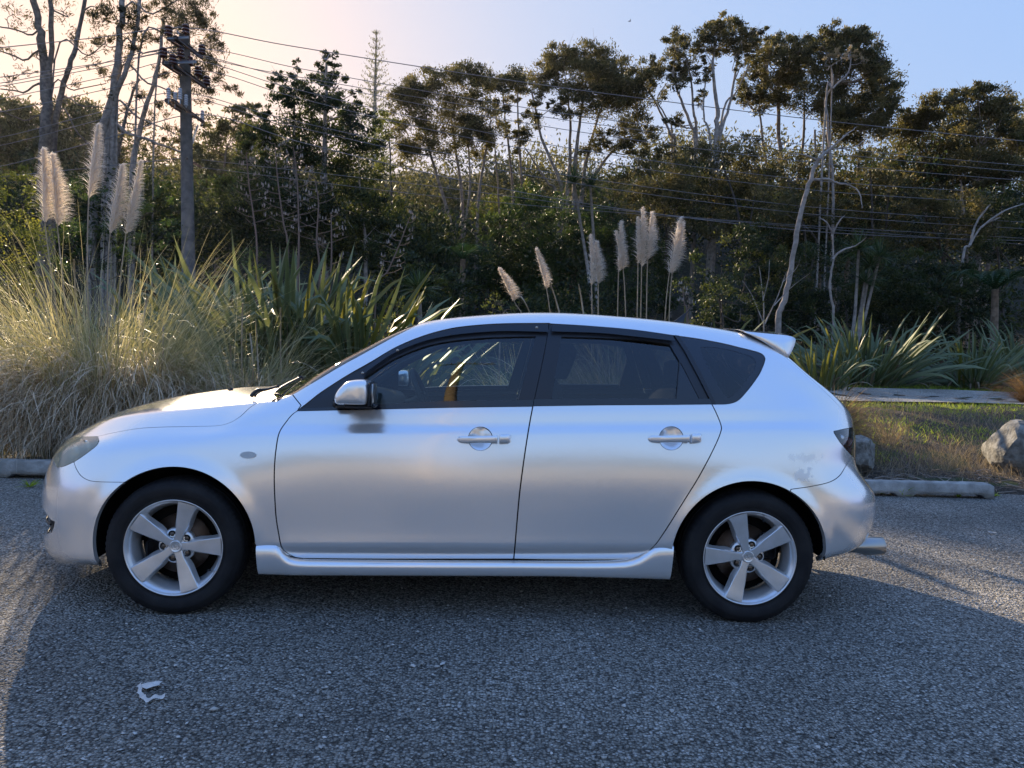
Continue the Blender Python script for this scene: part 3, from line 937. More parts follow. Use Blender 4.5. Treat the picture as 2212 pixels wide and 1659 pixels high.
# doors with a bowl behind each handle pressed in
def circle_ut(px, py, r, n=28):
    return np.array([from_px(px + r * math.cos(a), py + r * math.sin(a)) for a in np.linspace(0, 2 * PI, n, endpoint=False)])
HND_F = (1037.8, 947.6); HND_R = (1450.0, 946.8)
def bowl_off(c, r=25.5):
    cu = np.array(from_px(*c)); ru = np.array(from_px(c[0] + r, c[1])); rv = np.array(from_px(c[0], c[1] - r))
    a = abs(ru[0] - cu[0]); b = abs(rv[1] - cu[1])
    def f(G):
        d = np.hypot((G[:, 0] - cu[0]) / a, (G[:, 1] - cu[1]) / b)
        return np.where(d < 1, -.020 * np.sqrt(np.clip(1 - d ** 2, 0, 1)) ** 1.2, 0)
    return f
def door_panel(P, c, name):
    # two skins: the door with a round hole, and the bowl in finer mesh
    ring = circle_ut(*c, 25.5)
    p1 = panel(P, holes=[ring], gap=.0022)
    p2 = panel(ring, gap=0.0, flange=0, step=(1, 1), offf=bowl_off(c))
    # bowl normals from its own geometry
    V, F = p2.V, p2.F
    n = np.zeros_like(V)
    fn = np.cross(V[F[:, 1]] - V[F[:, 0]], V[F[:, 2]] - V[F[:, 0]])
    for k in range(3): np.add.at(n, F[:, k], fn)
    p2.N = n / (np.linalg.norm(n, axis=1)[:, None] + 1e-12)
    return [p1, p2]
front_doors = []; rear_doors = []
for P, c, nm, lst in ((P_front_door, HND_F, 'front_door', front_doors), (P_rear_door, HND_R, 'rear_door', rear_doors)):
    pn = door_panel(P, c, nm)
    for sd in (-1, 1):
        lst.append(cobj(nm, skin_mesh(nm, pn, M_paint, (sd,))))
both('front_wing', P_fender, M_paint)
both('side_panel', P_side, M_paint)
cobj('bonnet', skin_mesh('bonnet', panel(P_bonnet), M_paint, (-1, 1)))
cobj('roof', skin_mesh('roof', panel(P_roof, gap=.0012, off=-.001), M_paint, (-1, 1)))
bf = cobj('front_bumper', skin_mesh('front_bumper', panel(P_bumper_f, holes=[P_intake, P_grille], flange=.02), M_paint, (-1, 1)))
cobj('rear_bumper', skin_mesh('rear_bumper', panel(P_bumper_r, flange=.02), M_paint, (-1, 1)))
gate = cobj('tailgate', skin_mesh('tailgate', panel(P_gate, holes=[P_rear_win]), M_paint, (-1, 1)))
cobj('rear_window', skin_mesh('rear_window', panel(P_rear_win, off=-.004, gap=.001, flange=.004), M_dark_tint, (-1, 1)), gate)
cobj('windscreen', skin_mesh('windscreen', panel(P_screen, off=-.004, gap=.001, flange=.004), M_screen, (-1, 1)))
# ---- side windows, frames, weather shields
def px3(p, y):
    return at_y(p[0], p[1], y)
fd = list(zip((-1, 1), front_doors)); rd = list(zip((-1, 1), rear_doors))
P_frame_f = poly(rev(chBF), chBU, rev(chDTF))
GL_F = chain('px', c2((508, 601), (700, 606), (1000, 604), (1355, 597)), False) + chain('px', c2((1355, 597), (1395, 450), (1455, 231)), False) + \
       chain('px', c2((1455, 231), (1300, 233), (1150, 240), (1000, 255), (850, 286), (700, 346), (600, 405), (528, 452)))
P_glass_f = poly(GL_F)
both('window_frame', P_frame_f, M_satin, front_doors, holes=[P_glass_f], off=-.005, gap=.001, flange=.02)
both('side_window', P_glass_f, M_glass, front_doors, off=-.014, gap=-.002, flange=0)
V_F = chain('px', c2((525, 425), (600, 368), (700, 304), (850, 243), (1000, 203), (1150, 184), (1300, 177), (1520, 175))) + \
      chain('px', c2((1523, 217), (1300, 212), (1150, 219), (1000, 235), (850, 268), (700, 328), (600, 392), (522, 450)))
M_shield = mat('smoked_acrylic', (.016, .018, .024), rough=.13, spec=.6)
def shield_off(k0, k1):
    return lambda G: .004 + .020 * np.clip((k0 - G[:, 1]) / (k0 - k1), 0, 1)
both('weather_shield', poly(V_F), M_shield, front_doors, offf=lambda G: np.full(len(G), .014), gap=0, flange=.004)
P_frame_r = poly(rev(chBU)[::-1][:0] + rev(chBU)[:0], chBU[::1][:0], chBU, chDTR[1:], rev(chCU), chBR[1:])
GL_R = chain('px', c3((240, 597), (600, 594), (915, 590)), False) + chain('px', c3((915, 590), (935, 364)), False) + \
       chain('px', c3((935, 364), (882, 272), (800, 258), (700, 248), (500, 238), (298, 232)), False) + chain('px', c3((298, 232), (240, 597)), False)
P_glass_r = poly(GL_R)
P_glass_q = poly(chain('px', c3((943, 372), (921, 588), (1053, 588)), False), chain('px', c3((1053, 588), (943, 372)), False))
both('window_frame', P_frame_r, M_satin, rear_doors, holes=[P_glass_r, P_glass_q], off=-.005, gap=.001, flange=.02)
both('side_window', P_glass_r, M_tint, rear_doors, off=-.014, gap=-.002, flange=0)
both('corner_blank', P_glass_q, M_gloss, rear_doors, off=-.009, gap=-.002, flange=0)
V_R = chain('px', c3((246, 176), (500, 190), (700, 208), (893, 238))) + chain('px', c3((910, 267), (700, 243), (500, 223), (242, 214)))
both('weather_shield', poly(V_R), M_shield, rear_doors, offf=lambda G: np.full(len(G), .014), gap=0, flange=.004)
# bright screws in the shields
g = {-1: Geo(), 1: Geo()}
for q in c2((712, 318), (524, 441), (1460, 195)):
    P, N = ev(*from_px(*q), .0165)
    for s in (-1, 1):
        g[s].lathe([(0, -.003), (.0035, -.002), (.004, .0), (.006, .0)], 10, 'y', P * (1, s, 1))
for s, d in fd: cobj('shield_screw', g[s].mesh('shield_screw', M_steel), d)['kind'] = 'stuff'
# belt strips
for P, ps in ((poly(chBF, [ (u, t + 2.3) for u, t in rev(chBF)]), front_doors), (poly(chBR, [(u, t + 2.3) for u, t in rev(chBR)]), rear_doors)):
    both('belt_strip', P, M_gloss, ps, off=.003, gap=.0, flange=.008)
# quarter window behind the rear door
P_qborder = poly(rev(chCU), rev([p for p in chQ])[0:0], chQ)
P_qborder = poly(chCU, chQ)
Q_IN = c3((1050, 292), (1110, 290), (1200, 304), (1290, 328), (1338, 352), (1346, 392), (1320, 440), (1262, 515), (1215, 556), (1180, 548), (1120, 450), (1062, 338))
P_qglass = poly(chain('px', Q_IN + Q_IN[:1])[:-1])
both('quarter_window_border', P_qborder, M_gloss, holes=[P_qglass], off=-.003, gap=.001, flange=.01)
both('quarter_window', P_qglass, M_dark_tint, off=-.004, gap=-.002, flange=0)
strip = chain('px', c3((905, 228), (960, 310), (1030, 440), (1112, 600)), False) + chain('px', c3((1132, 600), (1055, 440), (985, 310), (930, 231)), False)
both('pillar_strip', poly(strip), M_satin, off=.004, gap=0, flange=.01)

# ---- door handles
def handle(c0, c1_, doors):
    a = [from_px(c0[0] + (c1_[0] - c0[0]) * t, c0[1] + (c1_[1] - c0[1]) * t) for t in np.linspace(0, 1, 33)]
    T = np.linspace(0, 1, 33)
    off = np.interp(T, [0, .06, .2, .35, .7, .9, .98, 1], [.002, .014, .028, .034, .036, .030, .018, .003])
    hh = np.interp(T, [0, .02, .08, .3, .7, .80, .96, 1], [.006, .013, .0165, .0155, .0165, .0215, .0215, .016])
    hh[0] = .006
    lo = np.interp(T, [0, .1, .2, .75, .85, 1], [-.004, -.002, .014, .016, -.002, -.006])
    gap_i = 25
    for s, d in zip((-1, 1), doors):
        for nm, i0, i1 in (('door_handle', 0, gap_i), ('lock_cap', gap_i, 33)):
            G_ = Geo(); V = []
            idx = list(range(i0, i1))
            for n_, i in enumerate(idx):
                P, N = ev(*a[i])
                N = np.array([N[0] * .2, N[1], 0]); N /= np.linalg.norm(N)
                ctr = P + N * (off[i] + lo[i]) / 2
                hw = max((off[i] - lo[i]) / 2, .003)
                sh = .0012 if (nm == 'lock_cap' and n_ == 0) or (nm == 'door_handle' and i == gap_i - 1) else 0
                for th in np.linspace(0, 2 * PI, 20, endpoint=False):
                    cx, sx = math.cos(th), math.sin(th)
                    e = .72
                    o = math.copysign(abs(cx) ** e, cx) * (hw - sh); h = math.copysign(abs(sx) ** e, sx) * (hh[i] - sh)
                    p = ctr + N * o + np.array([(-.0012 if n_ == len(idx) - 1 and nm == 'door_handle' else 0), 0, h])
                    V.append(p * (1, s, 1))
            n = len(idx)
            ii = np.arange(n - 1)[:, None] * 20; jj = np.arange(20)[None]; kk = (jj + 1) % 20
            Q = np.stack([ii + jj, ii + 20 + jj, ii + 20 + kk, ii + kk], -1).reshape(-1, 4)
            if s < 0: Q = Q[:, ::-1]
            G_.add(V, Q)
            for e_, fl in ((0, 0), (n - 1, 1)):
                c_ = np.mean(V[e_ * 20:e_ * 20 + 20], axis=0)
                b = G_.n; G_.add([c_], np.zeros((0, 3), int))
                G_.T.append(np.array([[b, e_ * 20 + j, e_ * 20 + (j + 1) % 20] for j in range(20)]))
            cobj(nm, G_.mesh(nm, M_paint, True), d)
handle((988, 949), (1104, 947), front_doors)
handle((1400, 948), (1516, 945.5), rear_doors)

# ---- wing mirrors
MIR = c2((372, 588), (370, 562), (384, 530), (408, 502), (432, 481), (458, 471), (500, 467), (532, 469), (550, 484), (556, 515), (556, 555), (550, 592), (536, 603), (470, 603), (405, 600), (382, 597))
M3 = np.array([px3(q, -.935) for q in smooth_line(MIR + MIR[:1], 3)[:-1]])
def loft(rings, close=True):
    V = np.concatenate(rings); m = len(rings[0]); n = len(rings)
    i = np.arange(n - 1)[:, None] * m; j = np.arange(m)[None]; k = (j + 1) % m
    return V, np.stack([i + j, i + m + j, i + m + k, i + k], -1).reshape(-1, 4)
def ring_at(o, y, s, dx=0.0, dz=0.0, c=None):
    c = o.mean(0) if c is None else c
    r = c + (o - c) * s + np.array([dx, 0, dz]); r[:, 1] = y
    return r
for s, d in fd:
    G_ = Geo()
    rings = [ring_at(M3, -.990, .02), ring_at(M3, -.990, .45), ring_at(M3, -.986, .74), ring_at(M3, -.974, .92), ring_at(M3, -.955, .985), ring_at(M3, -.93, 1.0), ring_at(M3, -.87, 1.0), ring_at(M3, -.82, .96, .004), ring_at(M3, -.80, .85, .01), ring_at(M3, -.795, .3, .01), ring_at(M3, -.795, .02, .01)]
    V, Q = loft(rings); V = V * (1, -s, 1)
    G_.add(V, Q if s < 0 else Q[:, ::-1])
    mr = cobj('wing_mirror', G_.mesh('wing_mirror', M_paint, True), d)
    # dark housing: rim round the mirror glass and the foot below the cap
    G_ = Geo()
    xr = M3[:, 0].max(); zc_ = M3[:, 2].mean()
    G_.box((xr + .004, -s * -.893 if False else s * .893, zc_ - .006), (.016, .165, (M3[:, 2].max() - M3[:, 2].min()) * .95), bev=.007)
    G_.box((M3[:, 0].mean() + .03, s * .885, M3[:, 2].min() - .004), (.135, .155, .022), bev=.009)
    foot = at_y(*c2((395, 590))[0], -.80)
    G_.box((foot[0] + .01, s * .80, foot[2] - .002), (.07, .10, .045), bev=.012)
    cobj('mirror_housing', G_.mesh('mirror_housing', M_black, False), d)
    G_ = Geo()
    G_.box((xr + .0135, s * .893, zc_ - .004), (.002, .142, (M3[:, 2].max() - M3[:, 2].min()) * .80))
    cobj('mirror_glass', G_.mesh('mirror_glass', M_steel), d)

# ---- side skirts
top_px = c1((1677, 1129), (1750, 1129), (1812, 1131)) + c2((70, 1382), (88, 1412), (120, 1438), (165, 1449), (230, 1452), (400, 1454), (800, 1456), (1337, 1458)) + \
         c3((200, 1460), (400, 1461), (560, 1460), (650, 1455), (710, 1438), (755, 1408), (785, 1385), (812, 1371), (850, 1368), (904, 1367))
bot_px = c1((1693, 1320), (1921, 1327)) + c2((400, 1530), (800, 1532), (1337, 1534)) + c3((200, 1534), (500, 1540), (882, 1552))
tp = np.array([px3(q, -.874) for q in top_px]); bp_ = np.array([px3(q, -.866) for q in bot_px])
xs_t = np.linspace(0, 1, 90)
tl = np.concatenate([[0], np.cumsum(np.hypot(*np.diff(tp[:, [0, 2]], axis=0).T))]); tl /= tl[-1]
TX = np.interp(xs_t, tl, tp[:, 0]); TZ = np.interp(xs_t, tl, tp[:, 2])
BX = bp_[0, 0] + (TX - TX[0]) / (TX[-1] - TX[0]) * (bp_[-1, 0] - bp_[0, 0]); BZ = np.interp(BX, bp_[:, 0], bp_[:, 2])
for s in (-1, 1):
    rows = []
    for f, y in ((0, .838), (0, .862), (.012, .871), (.05, .8775), (.14, .882), (.30, .885), (.5, .884), (.7, .881), (.86, .876), (.96, .868), (1, .858), (1.0, .80)):
        rows.append(np.stack([TX + (BX - TX) * f, np.full(90, s * y), TZ + (BZ - TZ) * f + (0.004 if f == 0 else 0)], -1))
    R_ = np.array(rows)
    n, m_ = R_.shape[:2]
    ii = np.arange(n - 1)[:, None] * m_; jj = np.arange(m_ - 1)[None]
    Q = np.stack([ii + jj, ii + jj + 1, ii + m_ + jj + 1, ii + m_ + jj], -1).reshape(-1, 4)
    G_ = Geo(); G_.add(R_.reshape(-1, 3), Q if s > 0 else Q[:, ::-1])
    for e in (0, m_ - 1):           # end faces
        ring = R_[:, e]; c_ = ring.mean(0); b = G_.n
        G_.add(np.vstack([ring, c_]), np.array([[i, i + 1, n] for i in range(n - 1)] + [[n - 1, 0, n]]))
    cobj('side_skirt', G_.mesh('side_skirt', M_paint, True))

# ---- lamps
M_lens = bpy.data.materials.new('hazed_lamp_lens'); M_lens.use_nodes = True
nt = M_lens.node_tree; nt.nodes.clear()
o_ = nt.nodes.new('ShaderNodeOutputMaterial'); tr_ = nt.nodes.new('ShaderNodeBsdfTransparent'); tr_.inputs[0].default_value = (.80, .80, .68, 1)
pb = nt.nodes.new('ShaderNodeBsdfPrincipled'); pb.inputs['Base Color'].default_value = (.60, .59, .47, 1); pb.inputs['Roughness'].default_value = .14
pb.inputs['Coat Weight'].default_value = .8; pb.inputs['Coat Roughness'].default_value = .06
mx_ = nt.nodes.new('ShaderNodeMixShader'); mx_.inputs[0].default_value = .50
nt.links.new(tr_.outputs[0], mx_.inputs[1]); nt.links.new(pb.outputs[0], mx_.inputs[2]); nt.links.new(mx_.outputs[0], o_.inputs['Surface'])
M_refl = mat('lamp_reflector', (.72, .72, .70), rough=.18, metal=1.0)
M_bulb = mat('lamp_bezel', (.42, .42, .38), rough=.28, metal=.7)
M_red = mat('red_lens', (.25, .012, .010), rough=.12, coat=.6)
hl_panel = panel(P_head, gap=.0015, off=.001, flange=.01)
hb_panel = panel(inset(P_head, .012), gap=0, off=-.055, flange=0)
tl_panel = panel(P_tail, gap=.0015, off=.001, flange=.01)
tb_panel = panel(inset(P_tail, .010), gap=0, off=-.040, flange=0)
M_clear = glass_mat('clear_lamp_lens', (.80, .80, .82))
M_tailbk = mat('tail_lamp_chrome', (.62, .60, .60), rough=.14, metal=1.0)
for s in (-1, 1):
    h = cobj('headlight', skin_mesh('headlight', hl_panel, M_lens, (s,)))
    cobj('reflector', skin_mesh('reflector', hb_panel, M_bulb, (s,)), h)
    for q in ((452, 500), (540, 455)):
        P, N = ev(*from_px(*c1(q)[0]), -.035)
        N = np.array([-.75, .65, 0]); R0 = Matrix(((1, 0, 0), (0, 1, 0), (0, 0, 1)))
        G_ = Geo(); G_.lathe([(.004, -.02), (.02, -.018), (.034, -.006), (.040, .006), (.043, .010), (.043, -.004)], 28, 'y')
        V = np.concatenate(G_.V); ang = math.atan2(.65, -.75) - PI / 2
        ca, sa = math.cos(ang), math.sin(ang)
        V = V @ np.array([[ca, sa, 0], [-sa, ca, 0], [0, 0, 1]]) + P
        V[:, 1] *= s
        G_.V = [V]
        cobj('lamp_bowl', G_.mesh('lamp_bowl', M_refl, True), h)
    t_ = cobj('tail_light', skin_mesh('tail_light', tl_panel, M_clear, (s,)))
    cobj('reflector', skin_mesh('reflector', tb_panel, M_tailbk, (s,)), t_)
    for q, r_, m_ in (((635, 715), .026, M_red), ((600, 690), .022, M_refl), ((655, 760), .022, M_red)):
        P, N = ev(*from_px(*c4(q)[0]), -.022)
        G_ = Geo(); G_.lathe([(.001, .012), (r_ * .6, .009), (r_, 0), (r_ * 1.1, -.004), (r_ * 1.1, -.015)], 24, 'y', (0, 0, 0))
        V = np.concatenate(G_.V) + P; V[:, 1] *= s; G_.V = [V]
        cobj('lamp_bowl', G_.mesh('lamp_bowl', m_, True), t_)
# side repeater
rc = c1((1626, 535))[0]
el = np.array([from_px(rc[0] + 17.5 * math.cos(a), rc[1] + 7.6 * math.sin(a)) for a in np.linspace(0, 2 * PI, 30, endpoint=False)])
cu, ct = from_px(*rc)
eu = np.abs(el[:, 0] - cu).max(); et = np.abs(el[:, 1] - ct).max()
M_amber = mat('clear_repeater_lens', (.50, .53, .54), rough=.15, coat=.8, bump=.4, bscale=160)
both('side_repeater', el, M_amber, gap=0, flange=.004, step=(1, 1), offf=lambda G: .002 + .007 * np.sqrt(np.clip(1.05 - ((G[:, 0] - cu) / eu) ** 2 - ((G[:, 1] - ct) / et) ** 2, 0, 1)))
# nose: upper grille and lower intake, set back
M_mesh = mat('grille_black', (.012, .012, .013), rough=.5)
cobj('grille', skin_mesh('grille', panel(P_grille, off=-.03, gap=-.004, flange=0), M_mesh, (-1, 1)), bf)
cobj('lower_intake', skin_mesh('lower_intake', panel(P_intake, off=-.035, gap=-.006, flange=0), M_mesh, (-1, 1)), bf)
G_ = Geo()
for kk in (2.1, 2.55, 3.0, 3.35):
    P = []
    for u_ in np.linspace(0, 58, 14):
        p, n_ = ev(u_, kk * 14, -.022); P.append(p)
    P = np.array(P); P2 = P[::-1] * (1, -1, 1)
    G_.tube(np.vstack([P2[:-1], P]), .006, 6)
cobj('intake_slat', G_.mesh('intake_slat', M_black), bf)['kind'] = 'stuff'
# cowl between bonnet and screen
P_cowl = poly([from_xk(x_, k_) for x_, k_ in ((.31, 8.35), (.27, 9.5), (.215, 10.6), (.19, 11.4))], [(from_xk(.185, 12)[0], NT - 1), (from_xk(.28, 12)[0], NT - 1)], [from_xk(x_, k_) for x_, k_ in ((.29, 11.3), (.33, 10.5), (.40, 9.6))], chain('px', c2((65, 578), (80, 568)) , False)[:1], chain('px', c1((1815, 183), (1760, 185), (1700, 188)), False))
cobj('cowl', skin_mesh('cowl', panel(P_cowl, off=-.012, gap=0, flange=0), M_black, (-1, 1)))
for (xa, ka, xb, kb, xc, kc, nm) in ((.27, 8.9, .33, 9.9, .42, 11.4, 'wiper'),):
    G_ = Geo()
    A = [ev(*from_xk(xa, ka), .012)[0], ev(*from_xk(.30, 9.3), .035)[0], ev(*from_xk(xb, kb), .032)[0], ev(*from_xk(.36, 10.6), .026)[0]]
    A = np.array(A); A[:, 1] *= -1
    G_.tube(smooth_line(A, 5), np.linspace(.010, .006, 16), 8)
    B = np.array([ev(*from_xk(x_, k_), .014)[0] for x_, k_ in ((.425, 9.35), (.385, 10.0), (.37, 10.8), (.39, 11.7))]); B[:, 1] *= -1
    G_.tube(smooth_line(B, 5), .006, 6)
    cobj('wiper', G_.mesh('wiper', M_black, True))
    G_ = Geo()
    A2 = np.array([(.29, .30, ev(*from_xk(.29, 11), .012)[0][2] - .01), (.31, .22, 1.045), (.34, .05, 1.06)])
    G_.tube(smooth_line(A2, 5), .007, 8)
    B2 = np.array([ev(*from_xk(x_, k_), .014)[0] for x_, k_ in ((.36, 11.9), (.36, 11.0), (.38, 10.2), (.43, 9.5))])
    G_.tube(smooth_line(B2, 5), .006, 6)
    cobj('wiper', G_.mesh('wiper', M_black, True))
# washer nozzle
G_ = Geo(); p_, _ = ev(*from_xk(.02, 11.0)); G_.box(p_ * (1, -1, 1) + (0, 0, .006), (.028, .016, .014), bev=.005)
cobj('washer_nozzle', G_.mesh('washer_nozzle', M_black))
# aerial
G_ = Geo()
q0, q1, q2, q3 = [at_y(*q, 0.0) for q in ((1453, 693), (1474, 696), (1480, 677), (1499, 660))]
w_ = .016
V = np.array([q0 + (0, -w_, -.01), q0 + (0, w_, -.01), q1 + (0, w_, -.01), q1 + (0, -w_, -.01), q2 + (-.004, -.004, 0), q2 + (-.004, .004, 0), q2 + (.006, .004, 0), q2 + (.006, -.004, 0)])
G_.add(V, np.array([[0, 1, 5, 4], [1, 2, 6, 5], [2, 3, 7, 6], [3, 0, 4, 7], [4, 5, 6, 7]]))
G_.tube([q2 + (0, 0, -.004), (q2 + q3) / 2, q3], [.004, .0025, .0018], 6)
cobj('aerial', G_.mesh('aerial', M_black))
# exhaust tip
ex = px3(c4((775, 1208))[0], -.47)
G_ = Geo()
G_.lathe([(.028, -.26), (.030, -.14), (.043, -.10), (.0455, -.08), (.0455, 0), (.0435, .0015), (.042, 0), (.042, -.08), (.02, -.09)], 40, 'x')
V = np.concatenate(G_.V); a_ = math.radians(3.0)
V = V @ np.array([[math.cos(a_), 0, math.sin(a_)], [0, 1, 0], [-math.sin(a_), 0, math.cos(a_)]]) + ex
G_.V = [V]
cobj('exhaust_tip', G_.mesh('exhaust_tip', M_steel, True))
# spoiler
sp_q = c4((112, 181), (200, 190), (300, 199), (335, 204), (356, 212), (363, 224), (358, 245), (345, 275), (330, 303), (320, 311), (306, 300), (215, 236))
sp_y = [-.545, -.55, -.55, -.55, -.55, -.555, -.565, -.58, -.595, -.600, -.598, -.578]
sp3 = np.array([px3(q, y_) for q, y_ in zip(sp_q, sp_y)])
sp = sp3[:, [0, 2]]
mid = sp.copy()
mid[:, 0] += [.0, .02, .035, .04, .04, .04, .03, .015, 0, -.02, -.05, -.03]
mid[:, 1] += .026
mid[6:10, 1] = mid[5, 1] - np.array([.012, .022, .028, .028]); mid[10] = (2.86, mid[5, 1] - .012); mid[11] = (2.78, mid[5, 1] + .012)
rows = []
c_ = sp3.mean(0)
rows.append(c_ + (sp3 - c_) * (.975, 1, .975) + (0, -.003, 0))
rows.append(sp3 + (0, .004, 0))
for f, y in ((.04, .02), (.16, .05), (.55, .15), (.9, .31), (1, .46), (1, .555)):
    o = sp * (1 - f) + mid * f
    yy = np.minimum(sp3[:, 1] + y, 0) if f < 1 else np.full(len(o), -.1 if y < .5 else 0.0)
    if .3 < f < 1: yy = np.full(len(o), -.42 if f < .6 else -.25)
    rows.append(np.stack([o[:, 0], yy, o[:, 1]], -1))
rows = rows + [r * (1, -1, 1) for r in rows[:-1][::-1]]
def round_ring(r):
    return smooth_line(np.vstack([r, r[:1]]), 3)[:-1]
rows = [round_ring(r) for r in rows]
V, Q = loft(rows)
G_ = Geo(); G_.add(V, Q)
m_ = len(rows[0])
for e, c_ in ((0, rows[0].mean(0)), (len(rows) - 1, rows[-1].mean(0))):
    b = G_.n; G_.add([c_], np.zeros((0, 3), int))
    l = [[b, e * m_ + j, e * m_ + (j + 1) % m_] for j in range(m_)]
    G_.T.append(np.array(l if e == 0 else [x_[::-1] for x_ in l]))
sp_o = cobj('spoiler', G_.mesh('spoiler', M_paint, True), gate)

# ---- inner shell, floor, seats: what shows through glass, gaps and arches
keep = np.ones((NU - 1, NT - 1), bool)
cx_ = (S[:-1, :-1, 0] + S[1:, 1:, 0]) / 2; cz_ = (S[:-1, :-1, 2] + S[1:, 1:, 2]) / 2
for ax, az, ar in ARCH: keep &= np.hypot(cx_ - ax, cz_ - az) > ar + .03
jj_ = np.arange(NT - 1)[None, :] * np.ones((NU - 1, 1))
keep &= (jj_ < 6.8 * 14) & (cx_ > -.90) & (cx_ < 3.42)
st_ = 3
shell = S - SN * .045
def coarse(mask, k=4):
    ii, jj = np.meshgrid(np.arange(0, NU - 1 - k, k), np.arange(0, NT - 1 - k + 1, k), indexing='ij')
    ii, jj = ii.ravel(), jj.ravel()
    m = mask[np.minimum(ii + k // 2, NU - 2), np.minimum(jj + k // 2, NT - 2)]
    ii, jj = ii[m], jj[m]
    return np.stack([ii * NT + jj, (ii + k) * NT + jj, (ii + k) * NT + jj + k, ii * NT + jj + k], -1)
q = coarse(keep, 4)
G_ = Geo()
for s in (-1, 1):
    V = shell.reshape(-1, 3) * (1, s, 1)
    used, inv = np.unique(q.ravel(), return_inverse=True)
    G_.add(V[used], inv.reshape(-1, 4)[:, ::(1 if s > 0 else -1)])
cobj('inner_shell', G_.mesh('inner_shell', M_shell, True))
# under the bonnet / boot: top cover
kb = ((cx_ < .15) & (jj_ >= 6.8 * 14) & (cx_ > -.66))
q = coarse(kb, 4); G_ = Geo()
for s in (-1, 1):
    used, inv = np.unique(q.ravel(), return_inverse=True)
    G_.add((shell.reshape(-1, 3) * (1, s, 1))[used], inv.reshape(-1, 4))
cobj('engine_bay_cover', G_.mesh('engine_bay_cover', M_shell, True))
kb = ((cx_ > 1.12) & (cx_ < 2.72) & (jj_ >= 10.3 * 14))
q = coarse(kb, 4); G_ = Geo()
for s in (-1, 1):
    used, inv = np.unique(q.ravel(), return_inverse=True)
    G_.add((shell.reshape(-1, 3) * (1, s, 1))[used], inv.reshape(-1, 4))
cobj('roof_lining', G_.mesh('roof_lining', mat('roof_lining', (.22, .22, .21), rough=.9), True))
G_ = Geo()
G_.box((1.33, 0, .235), (1.70, 1.48, .05)); G_.box((3.0, 0, .36), (.5, 1.2, .05)); G_.box((-.52, 0, .25), (.3, 1.3, .05)); G_.box((1.32, 0, .26), (3.6, .9, .06))
cobj('floor_pan', G_.mesh('floor_pan', M_shell))
for w, (ax, az, ar) in enumerate(ARCH):
    for s in (-1, 1):
        G_ = Geo(); th = np.linspace(math.radians(-12 if w == 0 else -3), math.radians(192 if w == 0 else 183), 40)
        prof = [(ar + .004, .84), (ar + .022, .80), (ar + .03, .70), (ar + .03, .56), (ar - .05, .54), (.02, .54)]
        V = np.array([[(ax + r * math.cos(t), s * y, az + r * math.sin(t)) for t in th] for r, y in prof])
        n, m_ = V.shape[:2]
        ii = np.arange(n - 1)[:, None] * m_; jj = np.arange(m_ - 1)[None]
        G_.add(V.reshape(-1, 3), np.stack([ii + jj, ii + jj + 1, ii + m_ + jj + 1, ii + m_ + jj], -1).reshape(-1, 4))
        cobj('wheel_liner', G_.mesh('wheel_liner', M_shell, True))
# dashboard
D_ = [(.42, .86), (.45, .955), (.55, 1.0), (.72, 1.0), (.84, .975), (.90, .92), (.88, .80), (.80, .60), (.45, .60)]
G_ = Geo(); rows = [np.array([(x_, y_, z_ - (.02 if abs(y_) > .6 else 0)) for x_, z_ in D_]) for y_ in (-.70, -.62, -.3, 0, .3, .62, .70)]
V, Q = loft(rows); G_.add(V, Q)
cobj('dashboard', G_.mesh('dashboard', mat('dashboard', (.07, .075, .08), rough=.6), True))
